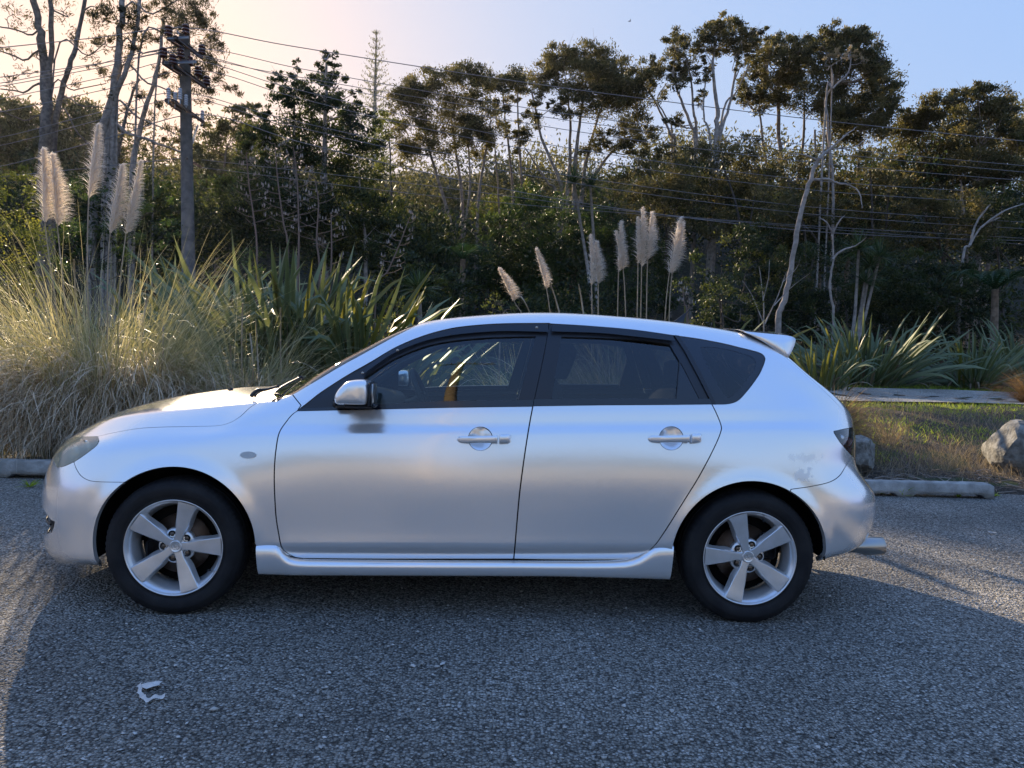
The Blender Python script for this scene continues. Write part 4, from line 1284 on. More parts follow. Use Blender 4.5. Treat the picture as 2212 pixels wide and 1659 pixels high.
# steering wheel: on the far side
G_ = Geo(); th = np.linspace(0, 2 * PI, 33)
tilt = math.radians(24); sc_ = np.array([1.02, .36, .93])
ring = np.stack([-.185 * np.sin(th) * math.sin(tilt) * -1 * -1, .185 * np.cos(th), .185 * np.sin(th) * math.cos(tilt)], -1)
G_.tube(ring + sc_, .016, 8, cap=False)
for a in (0.0, PI, -PI / 2):
    e = np.array([-.18 * math.sin(a) * math.sin(tilt), .18 * math.cos(a), .18 * math.sin(a) * math.cos(tilt)])
    G_.tube([sc_ - (.02, 0, 0), sc_ + e], .013, 6)
G_.box(sc_ - (.015, 0, 0), (.05, .11, .09), bev=.015)
G_.tube([sc_ - (.02, 0, .01), sc_ - (.24, 0, .09)], .035, 10)
cobj('steering_wheel', G_.mesh('steering_wheel', M_trim, True))
def seat(name, x, y, w, back_h, rake, head=True, bx=None):
    G_ = Geo()
    def cushion(c, size, rot):
        a = math.radians(rot); R_ = np.array([[math.cos(a), 0, math.sin(a)], [0, 1, 0], [-math.sin(a), 0, math.cos(a)]])
        n = 15; gx, gy = np.meshgrid(np.linspace(-1, 1, n), np.linspace(-1, 1, n), indexing='ij')
        for sd in (1, -1):
            th_ = sd * (1 - np.clip(np.abs(gx), 0, 1) ** 6) ** .35 * (1 - np.clip(np.abs(gy), 0, 1) ** 6) ** .35
            V = np.stack([th_ * size[0] / 2 * (1 + .12 * (np.abs(gy) > .6)), gy * size[1] / 2 * (1 - .10 * np.clip(gx, 0, 1) ** 2), gx * size[2] / 2], -1).reshape(-1, 3) @ R_.T + c
            ii = np.arange(n - 1)[:, None] * n; jj = np.arange(n - 1)[None]
            Q = np.stack([ii + jj, ii + jj + 1, ii + n + jj + 1, ii + n + jj], -1).reshape(-1, 4)
            G_.add(V, Q if sd > 0 else Q[:, ::-1])
    sb = math.sin(math.radians(rake)); cb = math.cos(math.radians(rake))
    z0 = .56
    cushion(np.array([x - .02, y, .50]), (.16, w, .52), 90)
    cushion(np.array([x + .24 + sb * back_h / 2, y, z0 + cb * back_h / 2]), (.14, w, back_h), rake)
    o = cobj(name, G_.mesh(name, M_seat, True))
    if head:
        G_ = Geo()
        cushion(np.array([x + .25 + sb * (back_h + .10), y, z0 + cb * (back_h + .09)]), (.10, .26, .19), rake)
        for dy in (-.06, .06):
            G_.tube([(x + .24 + sb * back_h * .95, y + dy, z0 + cb * back_h * .95), (x + .25 + sb * (back_h + .1), y + dy, z0 + cb * (back_h + .09))], .006, 6)
        cobj('head_restraint', G_.mesh('head_restraint', M_seat, True), o)
for y in (-.36, .36): seat('front_seat', 1.30, y, .50, .58, 20)
seat('rear_seat', 2.10, 0, 1.28, .52, 22, head=False)
for y in (-.40, .40):
    G_ = Geo(); n = 11
    gx, gy = np.meshgrid(np.linspace(-1, 1, n), np.linspace(-1, 1, n), indexing='ij')
    for sd in (1, -1):
        th_ = sd * ((1 - gx ** 6) * (1 - gy ** 6)) ** .35
        V = np.stack([th_ * .045, gy * .12, gx * .08], -1).reshape(-1, 3) + (2.56, y, 1.13)
        ii = np.arange(n - 1)[:, None] * n; jj = np.arange(n - 1)[None]
        Q = np.stack([ii + jj, ii + jj + 1, ii + n + jj + 1, ii + n + jj], -1).reshape(-1, 4)
        G_.add(V, Q if sd > 0 else Q[:, ::-1])
    cobj('head_restraint', G_.mesh('head_restraint', M_seat, True))
# inner B pillars and grab trims
for s in (-1, 1):
    G_ = Geo()
    a = at_y(*c2((1475, 420))[0], -.72)
    for Pl, Rl in (([(1.66, .70, .93), (1.69, .64, 1.16), (1.73, .555, 1.33)], [.045, .035, .03]), ([(.64, .68, .98), (.86, .615, 1.135), (1.10, .56, 1.26), (1.35, .52, 1.33)], .02), ([(2.56, .66, .97), (2.47, .585, 1.16), (2.40, .53, 1.28)], [.055, .045, .04])):
        G_ = Geo(); G_.tube([(x_, s * y_, z_) for x_, y_, z_ in Pl], Rl, 8)
        cobj('pillar_trim', G_.mesh('pillar_trim', M_trim, True))
# number plate at the back, blank side on to us
G_ = Geo(); G_.box((3.375, 0, .76), (.008, .36, .125), bev=.003)
cobj('number_plate', G_.mesh('number_plate', mat('plate_white', (.75, .75, .75), rough=.4)))

# ------------------------------------------------------------------ wheels
def make_wheel(name, cx, side_, spoke0, steer=0.0):
    w = bpy.data.objects.new(name, None); link(w, car)
    w.location = (cx - 1.3, side_ * .865, .303)
    w.rotation_euler = (0, 0, steer)
    s = side_
    def O(nm, G_, m, smooth=True, parent=w, kind=None):
        return obj(nm, G_.mesh(nm, m, smooth), parent, kind)
    # y: 0 = outer sidewall, negative = inboard (before mirroring to side)
    def prof(p): return [(r, s * y) for r, y in p]
    # tyre
    G_ = Geo()
    N = 216
    P = [(.2135, -.030), (.2185, -.012), (.2255, -.007), (.2285, -.010), (.236, -.0045), (.250, .000), (.268, .0015), (.281, -.0005), (.283, -.003), (.2915, -.006), (.300, -.013),
         (.3065, -.024), (.3095, -.034), (.3115, -.050), (.3125, -.056), (.305, -.058), (.305, -.064), (.3128, -.066), (.3130, -.092), (.305, -.094), (.305, -.101), (.3130, -.103), (.3128, -.132), (.305, -.134), (.305, -.141), (.3118, -.143),
         (.310, -.160), (.305, -.176), (.297, -.188), (.280, -.198), (.250, -.203), (.2135, -.18)]
    def mod(r, th, pr):
        out = r.copy()
        for i in range(9, 15):
            ph = (th * 72 / (2 * PI)) % 1
            cut = (ph < .22)
            out[i] = r[i] - np.where(cut, .003, 0)
        for i in (25, 26, 27):
            ph = (th * 72 / (2 * PI) + .5) % 1
            out[i] = r[i] - np.where(ph < .22, .003, 0)
        return out
    G_.lathe(prof(P), N, 'y', mod=mod)
    V = np.concatenate(G_.V)
    # weight of the car flattens the contact patch and bulges the wall there
    low = V[:, 2] < -.290
    bul = np.clip((-V[:, 2] - .22) / .08, 0, 1)
    V[:, 1] += s * .006 * bul * (np.hypot(V[:, 0], V[:, 2]) > .24) * (np.abs(V[:, 1]) < .05)
    V[:, 2] = np.maximum(V[:, 2], -.3035)
    G_.V = [V]
    if s > 0: G_.Q = [q_[:, ::-1] for q_ in G_.Q]
    O('tyre', G_, M_rubber)
    # rim barrel and lip
    G_ = Geo()
    G_.lathe(prof([(.2115, -.030), (.2195, -.0105), (.2205, -.007), (.2190, -.0045), (.2160, -.0055), (.2135, -.010), (.2105, -.016), (.2060, -.020), (.2000, -.028), (.192, -.050), (.183, -.075), (.181, -.10), (.200, -.165), (.212, -.175)]), 96, 'y')
    O('rim', G_, M_alloy)
    # spokes: flat faces that widen to the lip, with bevelled flanks
    rr = np.array([.028, .045, .062, .085, .11, .14, .17, .195, .2095])
    hw = np.array([.018, .0165, .0175, .0220, .0275, .0315, .0360, .0395, .0410])
    dep = np.array([-.036, -.034, -.032, -.029, -.026, -.022, -.0175, -.013, -.0115])
    flare = np.array([.006, .004, .007, .014, .013, .010, .009, .012, .018])
    base = np.array([-.052, -.052, -.052, -.056, -.058, -.056, -.050, -.042, -.030])
    for k in range(5):
        a = math.radians(90 - (spoke0 + 72 * k))        # clockwise from the top, as seen from outside
        if s > 0: a = PI - a
        dirr = np.array([math.cos(a), 0, math.sin(a)]); tan = np.array([-math.sin(a), 0, math.cos(a)])
        rows = []
        for r, h, d, f, b in zip(rr, hw, dep, flare, base):
            # section across the spoke, left to right
            sec = [(-h - f, b), (-h - f * .55, (b * .6 + d * .4)), (-h - .0012, d - .0025), (-h + .0015, d), (0, d + .0008), (h - .0015, d), (h + .0012, d - .0025), (h + f * .55, (b * .6 + d * .4)), (h + f, b)]
            curv = .5 * (r ** 2) * .0
            rows.append([dirr * math.sqrt(max(r * r - (t * .55) ** 2, 1e-6)) + tan * t + np.array([0, s * y, 0]) for t, y in sec])
        R_ = np.array(rows); n, m_ = R_.shape[:2]
        ii = np.arange(n - 1)[:, None] * m_; jj = np.arange(m_ - 1)[None]
        Q = np.stack([ii + jj, ii + jj + 1, ii + m_ + jj + 1, ii + m_ + jj], -1).reshape(-1, 4)
        G_ = Geo(); G_.add(R_.reshape(-1, 3), Q if s < 0 else Q[:, ::-1])
        G_.add(R_[0], np.array([[i, i + 1, m_ - 1] for i in range(m_ - 2)]))
        me = G_.mesh('spoke', M_alloy, True)
        me.set_sharp_from_angle(angle=math.radians(28))
        o = obj('spoke', me, w)
    # hub: five-lobed web with the nut wells, centre boss
    G_ = Geo(); seg = 100
    th = np.linspace(0, 2 * PI, seg, endpoint=False)
    nut0 = math.radians(90 - (spoke0 + 36)) if s < 0 else PI - math.radians(90 - (spoke0 + 36))
    lob = .5 + .5 * np.cos(5 * (th - nut0))
    R2 = .074 + .006 * lob; R3 = .080 + .014 * (1 - lob)
    V = []
    for rad, y in ((np.full(seg, .006), -.040), (np.full(seg, .034), -.040), (np.full(seg, .042), -.045), (np.full(seg, .066), -.046), (R2, -.050), (R2 + .004, -.058), (R2 + .004, -.075)):
        V.append(np.stack([rad * np.cos(th), np.full(seg, s * y), rad * np.sin(th)], -1))
    V, Q = loft(V); G_.add(V, Q if s > 0 else Q[:, ::-1])
    O('hub', G_, M_alloy)
    for k in range(5):
        a = nut0 + k * 2 * PI / 5
        c = np.array([.0572 * math.cos(a), 0, .0572 * math.sin(a)])
        G_ = Geo()
        G_.lathe(prof([(.0175, -.0452), (.0165, -.0425), (.0150, -.0445), (.0145, -.0455), (.001, -.0458)]), 20, 'y', c)
        O('nut_well', G_, M_dark_metal)
        G_ = Geo()
        G_.lathe(prof([(.0005, -.0405), (.006, -.0405), (.0085, -.043), (.0105, -.0435), (.0112, -.055)]), 6, 'y', c)
        O('wheel_nut', G_, mat_nut, False)
    # centre cap with its badge: a ring and a winged v inside an oval
    G_ = Geo()
    G_.lathe(prof([(.0005, -.0300), (.022, -.0300), (.0235, -.0290), (.0255, -.0290), (.027, -.0305), (.0285, -.034), (.0285, -.045)]), 44, 'y')
    cc = O('centre_cap', G_, M_alloy)
    G_ = Geo()
    def pt(x_, z_): return np.array([x_, s * -.0292, z_])
    ph = np.linspace(0, 2 * PI, 31)
    cb, sb_ = math.cos(-.35), math.sin(-.35)
    def rot(x_, z_): return (x_ * cb - z_ * sb_, x_ * sb_ + z_ * cb)
    G_.tube([pt(*rot(.0175 * math.cos(t), .0140 * math.sin(t))) for t in ph], .0011, 6, cap=False)
    G_.tube([pt(*rot(*q_)) for q_ in ((-.0165, .004), (-.010, .0075), (-.004, .003), (0, -.003), (.004, .003), (.010, .0075), (.0165, .004))], [.0009, .0012, .0014, .0015, .0014, .0012, .0009], 6)
    G_.tube([pt(*rot(*q_)) for q_ in ((-.012, -.009), (-.006, -.003), (0, -.0035), (.006, -.003), (.012, -.009))], .0009, 6)
    O('badge', G_, M_steel, True, cc)
    # brake disc, caliper, backing
    G_ = Geo(); G_.lathe(prof([(.05, -.085), (.07, -.085), (.072, -.098), (.138, -.098), (.138, -.118), (.07, -.118)]), 64, 'y'); O('brake_disc', G_, M_rust)
    G_ = Geo(); G_.lathe(prof([(.001, -.080), (.045, -.080), (.050, -.09)]), 32, 'y'); O('hub_bearing', G_, M_dark_metal)
    G_ = Geo(); ca_ = math.radians(200 if cx < 1 else 20)
    G_.box((.118 * math.cos(ca_), s * -.105, .118 * math.sin(ca_)), (.085, .07, .13), bev=.015); O('caliper', G_, M_dark_metal)
    G_ = Geo(); G_.lathe(prof([(.001, -.135), (.17, -.14), (.19, -.15)]), 40, 'y'); O('backing_plate', G_, M_shell)
    G_ = Geo(); a = PI / 2 - math.radians(spoke0 + 36 + (72 if cx < 1 else 0)); G_.tube([(.19 * math.cos(a), s * -.03, .19 * math.sin(a)), (.182 * math.cos(a), s * -.012, .182 * math.sin(a))], .004, 8)
    O('tyre_valve', G_, M_black)
    return w
mat_nut = mat('wheel_nut_metal', (.12, .11, .10), rough=.45, metal=.8, vary=(.20, .13, .08), vscale=60)
make_wheel('front_wheel', 0, -1, 16, math.radians(1.5))
make_wheel('rear_wheel', 2.64, -1, -17)
make_wheel('front_wheel', 0, 1, 40, math.radians(1.5))
make_wheel('rear_wheel', 2.64, 1, 5)
# ------------------------------------------------------------------ ground
H_Y = [(-5, 0), (2.75, 0), (3.4, .03), (4.2, .07), (5.4, .20), (8.4, .45), (9.5, .50), (12.8, .60), (14.7, .68), (20, 1.1), (26, 2.0), (34, 3.8), (46, 8.8), (60, 15.5), (90, 21), (400, 24)]
h_f = pchip(*zip(*H_Y))
def hgt(x, y):
    x = np.asarray(x, float); y = np.asarray(y, float)
    b = h_f(y)
    return b + np.where(y > 3, (.05 * np.sin(x * 1.7 + y) + .04 * np.sin(x * .6 - y * 1.3)) * np.clip((y - 3) / 3, 0, 1) * np.where((y > 8.6) & (y < 14.5) & (x > 2), .15, 1), 0)

def ground_mat(name, cols, scale=220, bump=.8, dist=.006, patches=None, pscale=.8, rough=.85, rand=.85, joint=.30):
    """loose stones: every cell of a Voronoi has its own tone and stands up from the joints"""
    m = bpy.data.materials.new(name); m.use_nodes = True
    nt = m.node_tree; b = nt.nodes['Principled BSDF']; b.inputs['Roughness'].default_value = rough
    b.inputs['Specular IOR Level'].default_value = .35
    g = nt.nodes.new('ShaderNodeNewGeometry')
    wob = nt.nodes.new('ShaderNodeTexNoise'); wob.inputs['Scale'].default_value = 60
    nt.links.new(g.outputs['Position'], wob.inputs['Vector'])
    ws = nt.nodes.new('ShaderNodeVectorMath'); ws.operation = 'SCALE'; ws.inputs['Scale'].default_value = .008
    nt.links.new(wob.outputs['Color'], ws.inputs[0])
    ad = nt.nodes.new('ShaderNodeVectorMath'); ad.operation = 'ADD'
    nt.links.new(g.outputs['Position'], ad.inputs[0]); nt.links.new(ws.outputs[0], ad.inputs[1])
    v = nt.nodes.new('ShaderNodeTexVoronoi'); v.inputs['Scale'].default_value = scale; v.inputs['Randomness'].default_value = rand
    nt.links.new(ad.outputs[0], v.inputs['Vector'])
    v2 = nt.nodes.new('ShaderNodeTexVoronoi'); v2.inputs['Scale'].default_value = scale * .45
    nt.links.new(ad.outputs[0], v2.inputs['Vector'])
    sp_ = nt.nodes.new('ShaderNodeSeparateColor'); nt.links.new(v.outputs['Color'], sp_.inputs[0])
    r = nt.nodes.new('ShaderNodeValToRGB'); e = r.color_ramp.elements
    while len(e) < len(cols): e.new(.5)
    for i, (p, c) in enumerate(cols): e[i].position = p; e[i].color = (*c, 1)
    nt.links.new(sp_.outputs[0], r.inputs['Fac'])
    n = nt.nodes.new('ShaderNodeTexNoise'); n.inputs['Scale'].default_value = pscale; n.inputs['Detail'].default_value = 6
    nt.links.new(g.outputs['Position'], n.inputs['Vector'])
    mr = nt.nodes.new('ShaderNodeMapRange'); mr.inputs['From Min'].default_value = .35; mr.inputs['From Max'].default_value = .65
    mr.inputs['To Min'].default_value = .72; mr.inputs['To Max'].default_value = 1.18
    nt.links.new(n.outputs['Fac'], mr.inputs['Value'])
    mu = nt.nodes.new('ShaderNodeVectorMath'); mu.operation = 'SCALE'
    nt.links.new(r.outputs['Color'], mu.inputs[0]); nt.links.new(mr.outputs[0], mu.inputs['Scale'])
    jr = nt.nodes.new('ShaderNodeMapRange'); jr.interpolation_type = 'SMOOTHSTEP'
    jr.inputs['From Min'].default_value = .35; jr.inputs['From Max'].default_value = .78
    jr.inputs['To Min'].default_value = 1.12; jr.inputs['To Max'].default_value = joint  # crevice shade, along with dark bitumen, painted into the joints between stones
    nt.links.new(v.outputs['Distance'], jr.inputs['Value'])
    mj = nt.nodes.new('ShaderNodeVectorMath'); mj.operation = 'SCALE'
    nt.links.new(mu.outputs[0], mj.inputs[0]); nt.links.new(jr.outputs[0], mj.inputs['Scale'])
    last = mj.outputs[0]
    if patches:
        n2 = nt.nodes.new('ShaderNodeTexNoise'); n2.inputs['Scale'].default_value = patches[1]; n2.inputs['Detail'].default_value = 7
        nt.links.new(g.outputs['Position'], n2.inputs['Vector'])
        r2 = nt.nodes.new('ShaderNodeValToRGB'); r2.color_ramp.elements[0].position = patches[2]; r2.color_ramp.elements[1].position = patches[2] + .08
        nt.links.new(n2.outputs['Fac'], r2.inputs['Fac'])
        mx = nt.nodes.new('ShaderNodeMix'); mx.data_type = 'RGBA'
        nt.links.new(r2.outputs['Color'], mx.inputs[0]); nt.links.new(last, mx.inputs[6]); mx.inputs[7].default_value = (*patches[0], 1)
        last = mx.outputs[2]
    nt.links.new(last, b.inputs['Base Color'])
    # relief: rounded stones of two sizes
    m1 = nt.nodes.new('ShaderNodeMath'); m1.operation = 'MULTIPLY'; m1.inputs[1].default_value = -1.0
    nt.links.new(v.outputs['Distance'], m1.inputs[0])
    m2 = nt.nodes.new('ShaderNodeMath'); m2.operation = 'MULTIPLY_ADD'; m2.inputs[1].default_value = -.8
    nt.links.new(v2.outputs['Distance'], m2.inputs[0]); nt.links.new(m1.outputs[0], m2.inputs[2])
    sp2 = nt.nodes.new('ShaderNodeMath'); sp2.operation = 'MULTIPLY_ADD'; sp2.inputs[1].default_value = .9
    nt.links.new(sp_.outputs[1], sp2.inputs[0]); nt.links.new(m2.outputs[0], sp2.inputs[2])
    bp = nt.nodes.new('ShaderNodeBump'); bp.inputs['Strength'].default_value = bump; bp.inputs['Distance'].default_value = dist
    nt.links.new(sp2.outputs[0], bp.inputs['Height']); nt.links.new(bp.outputs[0], b.inputs['Normal'])
    return m

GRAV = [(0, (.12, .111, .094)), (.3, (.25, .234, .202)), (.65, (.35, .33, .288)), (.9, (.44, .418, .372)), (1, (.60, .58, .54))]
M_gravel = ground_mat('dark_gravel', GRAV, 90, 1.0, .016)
def grid_sheet(name, xs, ys, f, m, kind='structure', smooth=True):
    X, Y = np.meshgrid(xs, ys, indexing='ij')
    Z = f(X, Y)
    n, k = X.shape
    ii = np.arange(n - 1)[:, None] * k; jj = np.arange(k - 1)[None]
    Q = np.stack([ii + jj, ii + k + jj, ii + k + jj + 1, ii + jj + 1], -1).reshape(-1, 4)
    return obj(name, mesh_from(name, np.stack([X, Y, Z], -1).reshape(-1, 3), Q, m, smooth), kind=kind)
def lot_z(X, Y):
    return .004 * np.sin(X * 2.1) * np.sin(Y * 1.7) * (np.abs(X) < 30) - .004 + np.where(Y > 3.2, -.25, 0)
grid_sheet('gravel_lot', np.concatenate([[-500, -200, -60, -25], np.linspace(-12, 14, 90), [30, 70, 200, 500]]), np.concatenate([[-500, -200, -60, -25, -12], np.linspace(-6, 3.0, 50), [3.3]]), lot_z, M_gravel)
M_bank = ground_mat('bank_soil', [(0, (.022, .017, .012)), (.4, (.05, .038, .026)), (.8, (.09, .072, .05)), (1, (.20, .17, .13))], 55, 1.0, .02, patches=((.035, .055, .016), 2.2, .52), pscale=1.5)
bx = np.concatenate([[-400, -150, -70, -40], np.linspace(-25, 30, 150), [45, 80, 160, 400]])
by = np.concatenate([np.linspace(2.70, 9, 60), np.linspace(9.3, 22, 50), [23.0, 24.0]])
grid_sheet('bank', bx, by, lambda X, Y: hgt(X, Y) - .008 + .02 * np.sin(X * 9 + np.sin(Y * 7)) * np.clip((Y - 2.8), 0, 1), M_bank)
M_hill = ground_mat('bush_covered_soil', [(0, (.008, .010, .005)), (.5, (.022, .026, .012)), (1, (.05, .052, .024))], 9, 1.0, .08, pscale=.4)
grid_sheet('hillside', bx, np.concatenate([np.linspace(23.9, 62, 44), [75, 90, 150, 400]]), lambda X, Y: hgt(X, Y) - .012 - .03 * (Y < 24.1) + .25 * np.sin(X * .9 + np.sin(Y * .6)) * np.clip((Y - 25) / 6, 0, 1), M_hill)
M_track = ground_mat('track_gravel', [(0, (.22, .20, .17)), (.5, (.38, .35, .30)), (1, (.55, .52, .46))], 60, .8, .008, joint=.55)
def tr_z(X, Y): return hgt(X, Y) + .016 - .02 * np.cos((Y - 11.1) * 1.9)
grid_sheet('gravel_track', np.linspace(1.5, 30, 70), np.linspace(9.35, 12.9, 16), tr_z, M_track)

# real stones over the near gravel (scattered as one mass of stuff)
def stone_proto(seed):
    r = np.random.default_rng(seed)
    V = np.array([(1, 0, 0), (0, 1, 0), (-1, 0, 0), (0, -1, 0), (0, 0, 1), (0, 0, -1), (.6, .6, .5), (-.6, .5, .55), (-.5, -.65, .5), (.6, -.55, .5)], float)
    F = np.array([(0, 1, 6), (1, 2, 7), (2, 3, 8), (3, 0, 9), (6, 1, 7), (7, 2, 8), (8, 3, 9), (9, 0, 6), (6, 7, 4), (7, 8, 4), (8, 9, 4), (9, 6, 4)])
    return V * (1 + .16 * r.normal(size=(10, 1))), F
def tone_mat(name, cols, rough=.8, spec=.35, bump=0, bscale=80):
    m = bpy.data.materials.new(name); m.use_nodes = True
    nt = m.node_tree; b = nt.nodes['Principled BSDF']; b.inputs['Roughness'].default_value = rough; b.inputs['Specular IOR Level'].default_value = spec
    a = nt.nodes.new('ShaderNodeAttribute'); a.attribute_name = 'tone'
    r = nt.nodes.new('ShaderNodeValToRGB'); e = r.color_ramp.elements
    while len(e) < len(cols): e.new(.5)
    for i, c in enumerate(cols): e[i].position = i / (len(cols) - 1); e[i].color = (*c, 1)
    nt.links.new(a.outputs['Fac'], r.inputs['Fac']); nt.links.new(r.outputs['Color'], b.inputs['Base Color'])
    if bump:
        tc = nt.nodes.new('ShaderNodeTexCoord'); n = nt.nodes.new('ShaderNodeTexNoise'); n.inputs['Scale'].default_value = bscale
        nt.links.new(tc.outputs['Object'], n.inputs['Vector'])
        bp = nt.nodes.new('ShaderNodeBump'); bp.inputs['Strength'].default_value = bump; bp.inputs['Distance'].default_value = .01
        nt.links.new(n.outputs['Fac'], bp.inputs['Height']); nt.links.new(bp.outputs[0], b.inputs['Normal'])
    return m
def scatter(protos, pos, scl, rot_z, tilt, tone):
    """one mesh out of many small copies"""
    Vs = []; Fs = []; Ts = []; n = 0
    pid = rng.integers(0, len(protos), len(pos))
    for k, (PV, PF) in enumerate(protos):
        m = pid == k
        if not m.any(): continue
        c, s = np.cos(rot_z[m]), np.sin(rot_z[m]); ct, st = np.cos(tilt[m]), np.sin(tilt[m])
        V = PV[None] * scl[m][:, None, :]
        x, y, z = V[..., 0], V[..., 1], V[..., 2]
        y, z = y * ct[:, None] - z * st[:, None], y * st[:, None] + z * ct[:, None]
        x, y = x * c[:, None] - y * s[:, None], x * s[:, None] + y * c[:, None]
        V = np.stack([x, y, z], -1) + pos[m][:, None]
        q = len(PV); cnt = m.sum()
        Vs.append(V.reshape(-1, 3)); Fs.append((PF[None] + np.arange(cnt)[:, None, None] * q + n).reshape(-1, PF.shape[1]))
        Ts.append(np.repeat(tone[m], q)); n += cnt * q
    return np.concatenate(Vs), np.concatenate(Fs), np.concatenate(Ts)
NS = 20000
sx = rng.uniform(-2.6, 5.4, NS * 2); sy = -2.75 + 5.3 * rng.random(NS * 2) ** 1.9
k_ = np.ones(len(sx), bool)
sx, sy = sx[k_][:NS], sy[k_][:NS]
sz = rng.lognormal(-5.42, .32, NS)
sz = np.clip(sz, .0028, .013)
for wx in (0, 2.64):      # nothing pokes into the tyres
    k_ = ~((np.abs(sx - wx) < .09) & (np.abs(np.abs(sy) - .76) < .12))
    sx, sy, sz = sx[k_], sy[k_], sz[k_]
NS = len(sx)
tone = rng.random(NS)
V, F, T = scatter([stone_proto(i) for i in range(5)], np.stack([sx, sy, sz * .25 - .002], -1), np.stack([sz * rng.uniform(.8, 1.4, NS), sz * rng.uniform(.7, 1.1, NS), sz * rng.uniform(.4, .8, NS)], -1), rng.uniform(0, 6.3, NS), rng.uniform(-.4, .4, NS), tone)
M_stone = tone_mat('loose_stone', [(.15, .14, .12), (.25, .235, .205), (.31, .293, .258), (.36, .34, .30), (.42, .40, .36), (.60, .58, .54)], rough=.75)
st_o = obj('loose_gravel', mesh_from('loose_gravel', V, F, M_stone, True, T), kind='stuff')

# ------------------------------------------------------------------ foliage builders
def blades(base, dirs, length, width, droop, seg=6, tone=None, twist=None, taper=.15, side=None):
    """arching ribbons: base (n,3), dirs (n,2) outward lean, droop 0..; one pair of vertices per ring"""
    n = len(base)
    t = np.linspace(0, 1, seg + 1)
    az = np.arctan2(dirs[:, 1], dirs[:, 0]); lean0 = np.linalg.norm(dirs, axis=1)
    ang = lean0[:, None] + droop[:, None] * (t[None] ** 1.6)      # angle from the vertical along the blade
    ds = length[:, None] / seg
    am = (ang[:, :-1] + ang[:, 1:]) / 2
    r = np.concatenate([np.zeros((n, 1)), np.cumsum(np.sin(am) * ds, 1)], 1)
    z = np.concatenate([np.zeros((n, 1)), np.cumsum(np.cos(am) * ds, 1)], 1)
    wob = (rng.normal(size=(n, 1)) * .12) * t[None] ** 2 * length[:, None]
    C = np.stack([base[:, 0:1] + np.cos(az)[:, None] * r - np.sin(az)[:, None] * wob, base[:, 1:2] + np.sin(az)[:, None] * r + np.cos(az)[:, None] * wob, base[:, 2:3] + z], -1)
    w = width[:, None] * np.interp(t, [0, .25, .75, 1], [.7, 1, .6, taper])[None] / 2
    sa = az + PI / 2 + (rng.normal(size=n) * .9 if side is None else side)
    Sd = np.stack([np.cos(sa), np.sin(sa), rng.normal(size=n) * .25], -1)
    Sd /= np.linalg.norm(Sd, axis=1)[:, None]
    L = C - Sd[:, None] * w[..., None]; R_ = C + Sd[:, None] * w[..., None]
    V = np.stack([L, R_], 2).reshape(n, -1, 3)
    q = 2 * (seg + 1)
    k = np.arange(seg) * 2
    F = np.stack([k, k + 1, k + 3, k + 2], -1)[None] + (np.arange(n) * q)[:, None, None]
    tn = np.repeat(tone if tone is not None else rng.random(n), q)
    return V.reshape(-1, 3), F.reshape(-1, 4), tn

def leaves(cen, L, W, up=.3, out=None, outw=0.0, tone=None, fold=.0):
    """small rhombic leaves; cen (n,3)"""
    n = len(cen)
    d = rng.normal(size=(n, 3)) * .6; d[:, 2] = d[:, 2] * .7 + up
    if out is not None: d += out * outw
    d /= np.linalg.norm(d, axis=1)[:, None] + 1e-9
    a = rng.normal(size=(n, 3)); s = np.cross(d, a); s /= np.linalg.norm(s, axis=1)[:, None] + 1e-9
    L = np.broadcast_to(L, (n,))[:, None]; W = np.broadcast_to(W, (n,))[:, None]
    p0 = cen - d * L / 2; p2 = cen + d * L / 2; m_ = cen + d * L * .05
    V = np.stack([p0, m_ + s * W / 2, p2, m_ - s * W / 2], 1).reshape(-1, 3)
    F = np.arange(n * 4).reshape(-1, 4)
    return V, F, np.repeat(tone if tone is not None else rng.random(n), 4)

DENS = 2.0
def crown_points(blobs, dens, shell=.65, flat=1.0, ragged=.35):
    """points in a set of clumps (x,y,z,r); denser near the skin of each clump, which is itself broken into tufts"""
    P = []; O = []; T = []
    for (x, y, z, r) in blobs:
        nt_ = max(5, int(26 * (r / 1.0) ** 1.6))
        d = rng.normal(size=(nt_, 3)); d /= np.linalg.norm(d, axis=1)[:, None]
        rad = r * (shell + (1 - shell) * rng.random(nt_) ** .5 * 1.1)
        tc = d * rad[:, None] * (1, 1, flat) + (x, y, z)
        n = int(DENS * dens * r * r * 4.0 / nt_) + 1
        tr = r * rng.uniform(.24, .24 + ragged * .8, nt_)
        g = rng.normal(size=(nt_, n, 3)) * .5
        pts = tc[:, None] + g * tr[:, None, None] * (1.1, 1.1, .75)
        P.append(pts.reshape(-1, 3)); O.append(np.repeat(d, n, 0))
        T.append(np.repeat(np.clip(.5 + .22 * rng.normal(size=nt_) , 0, 1), n))
    P = np.concatenate(P); O = np.concatenate(O); T = np.concatenate(T)
    return P, O, np.clip(T + rng.normal(size=len(T)) * .14, 0, 1)

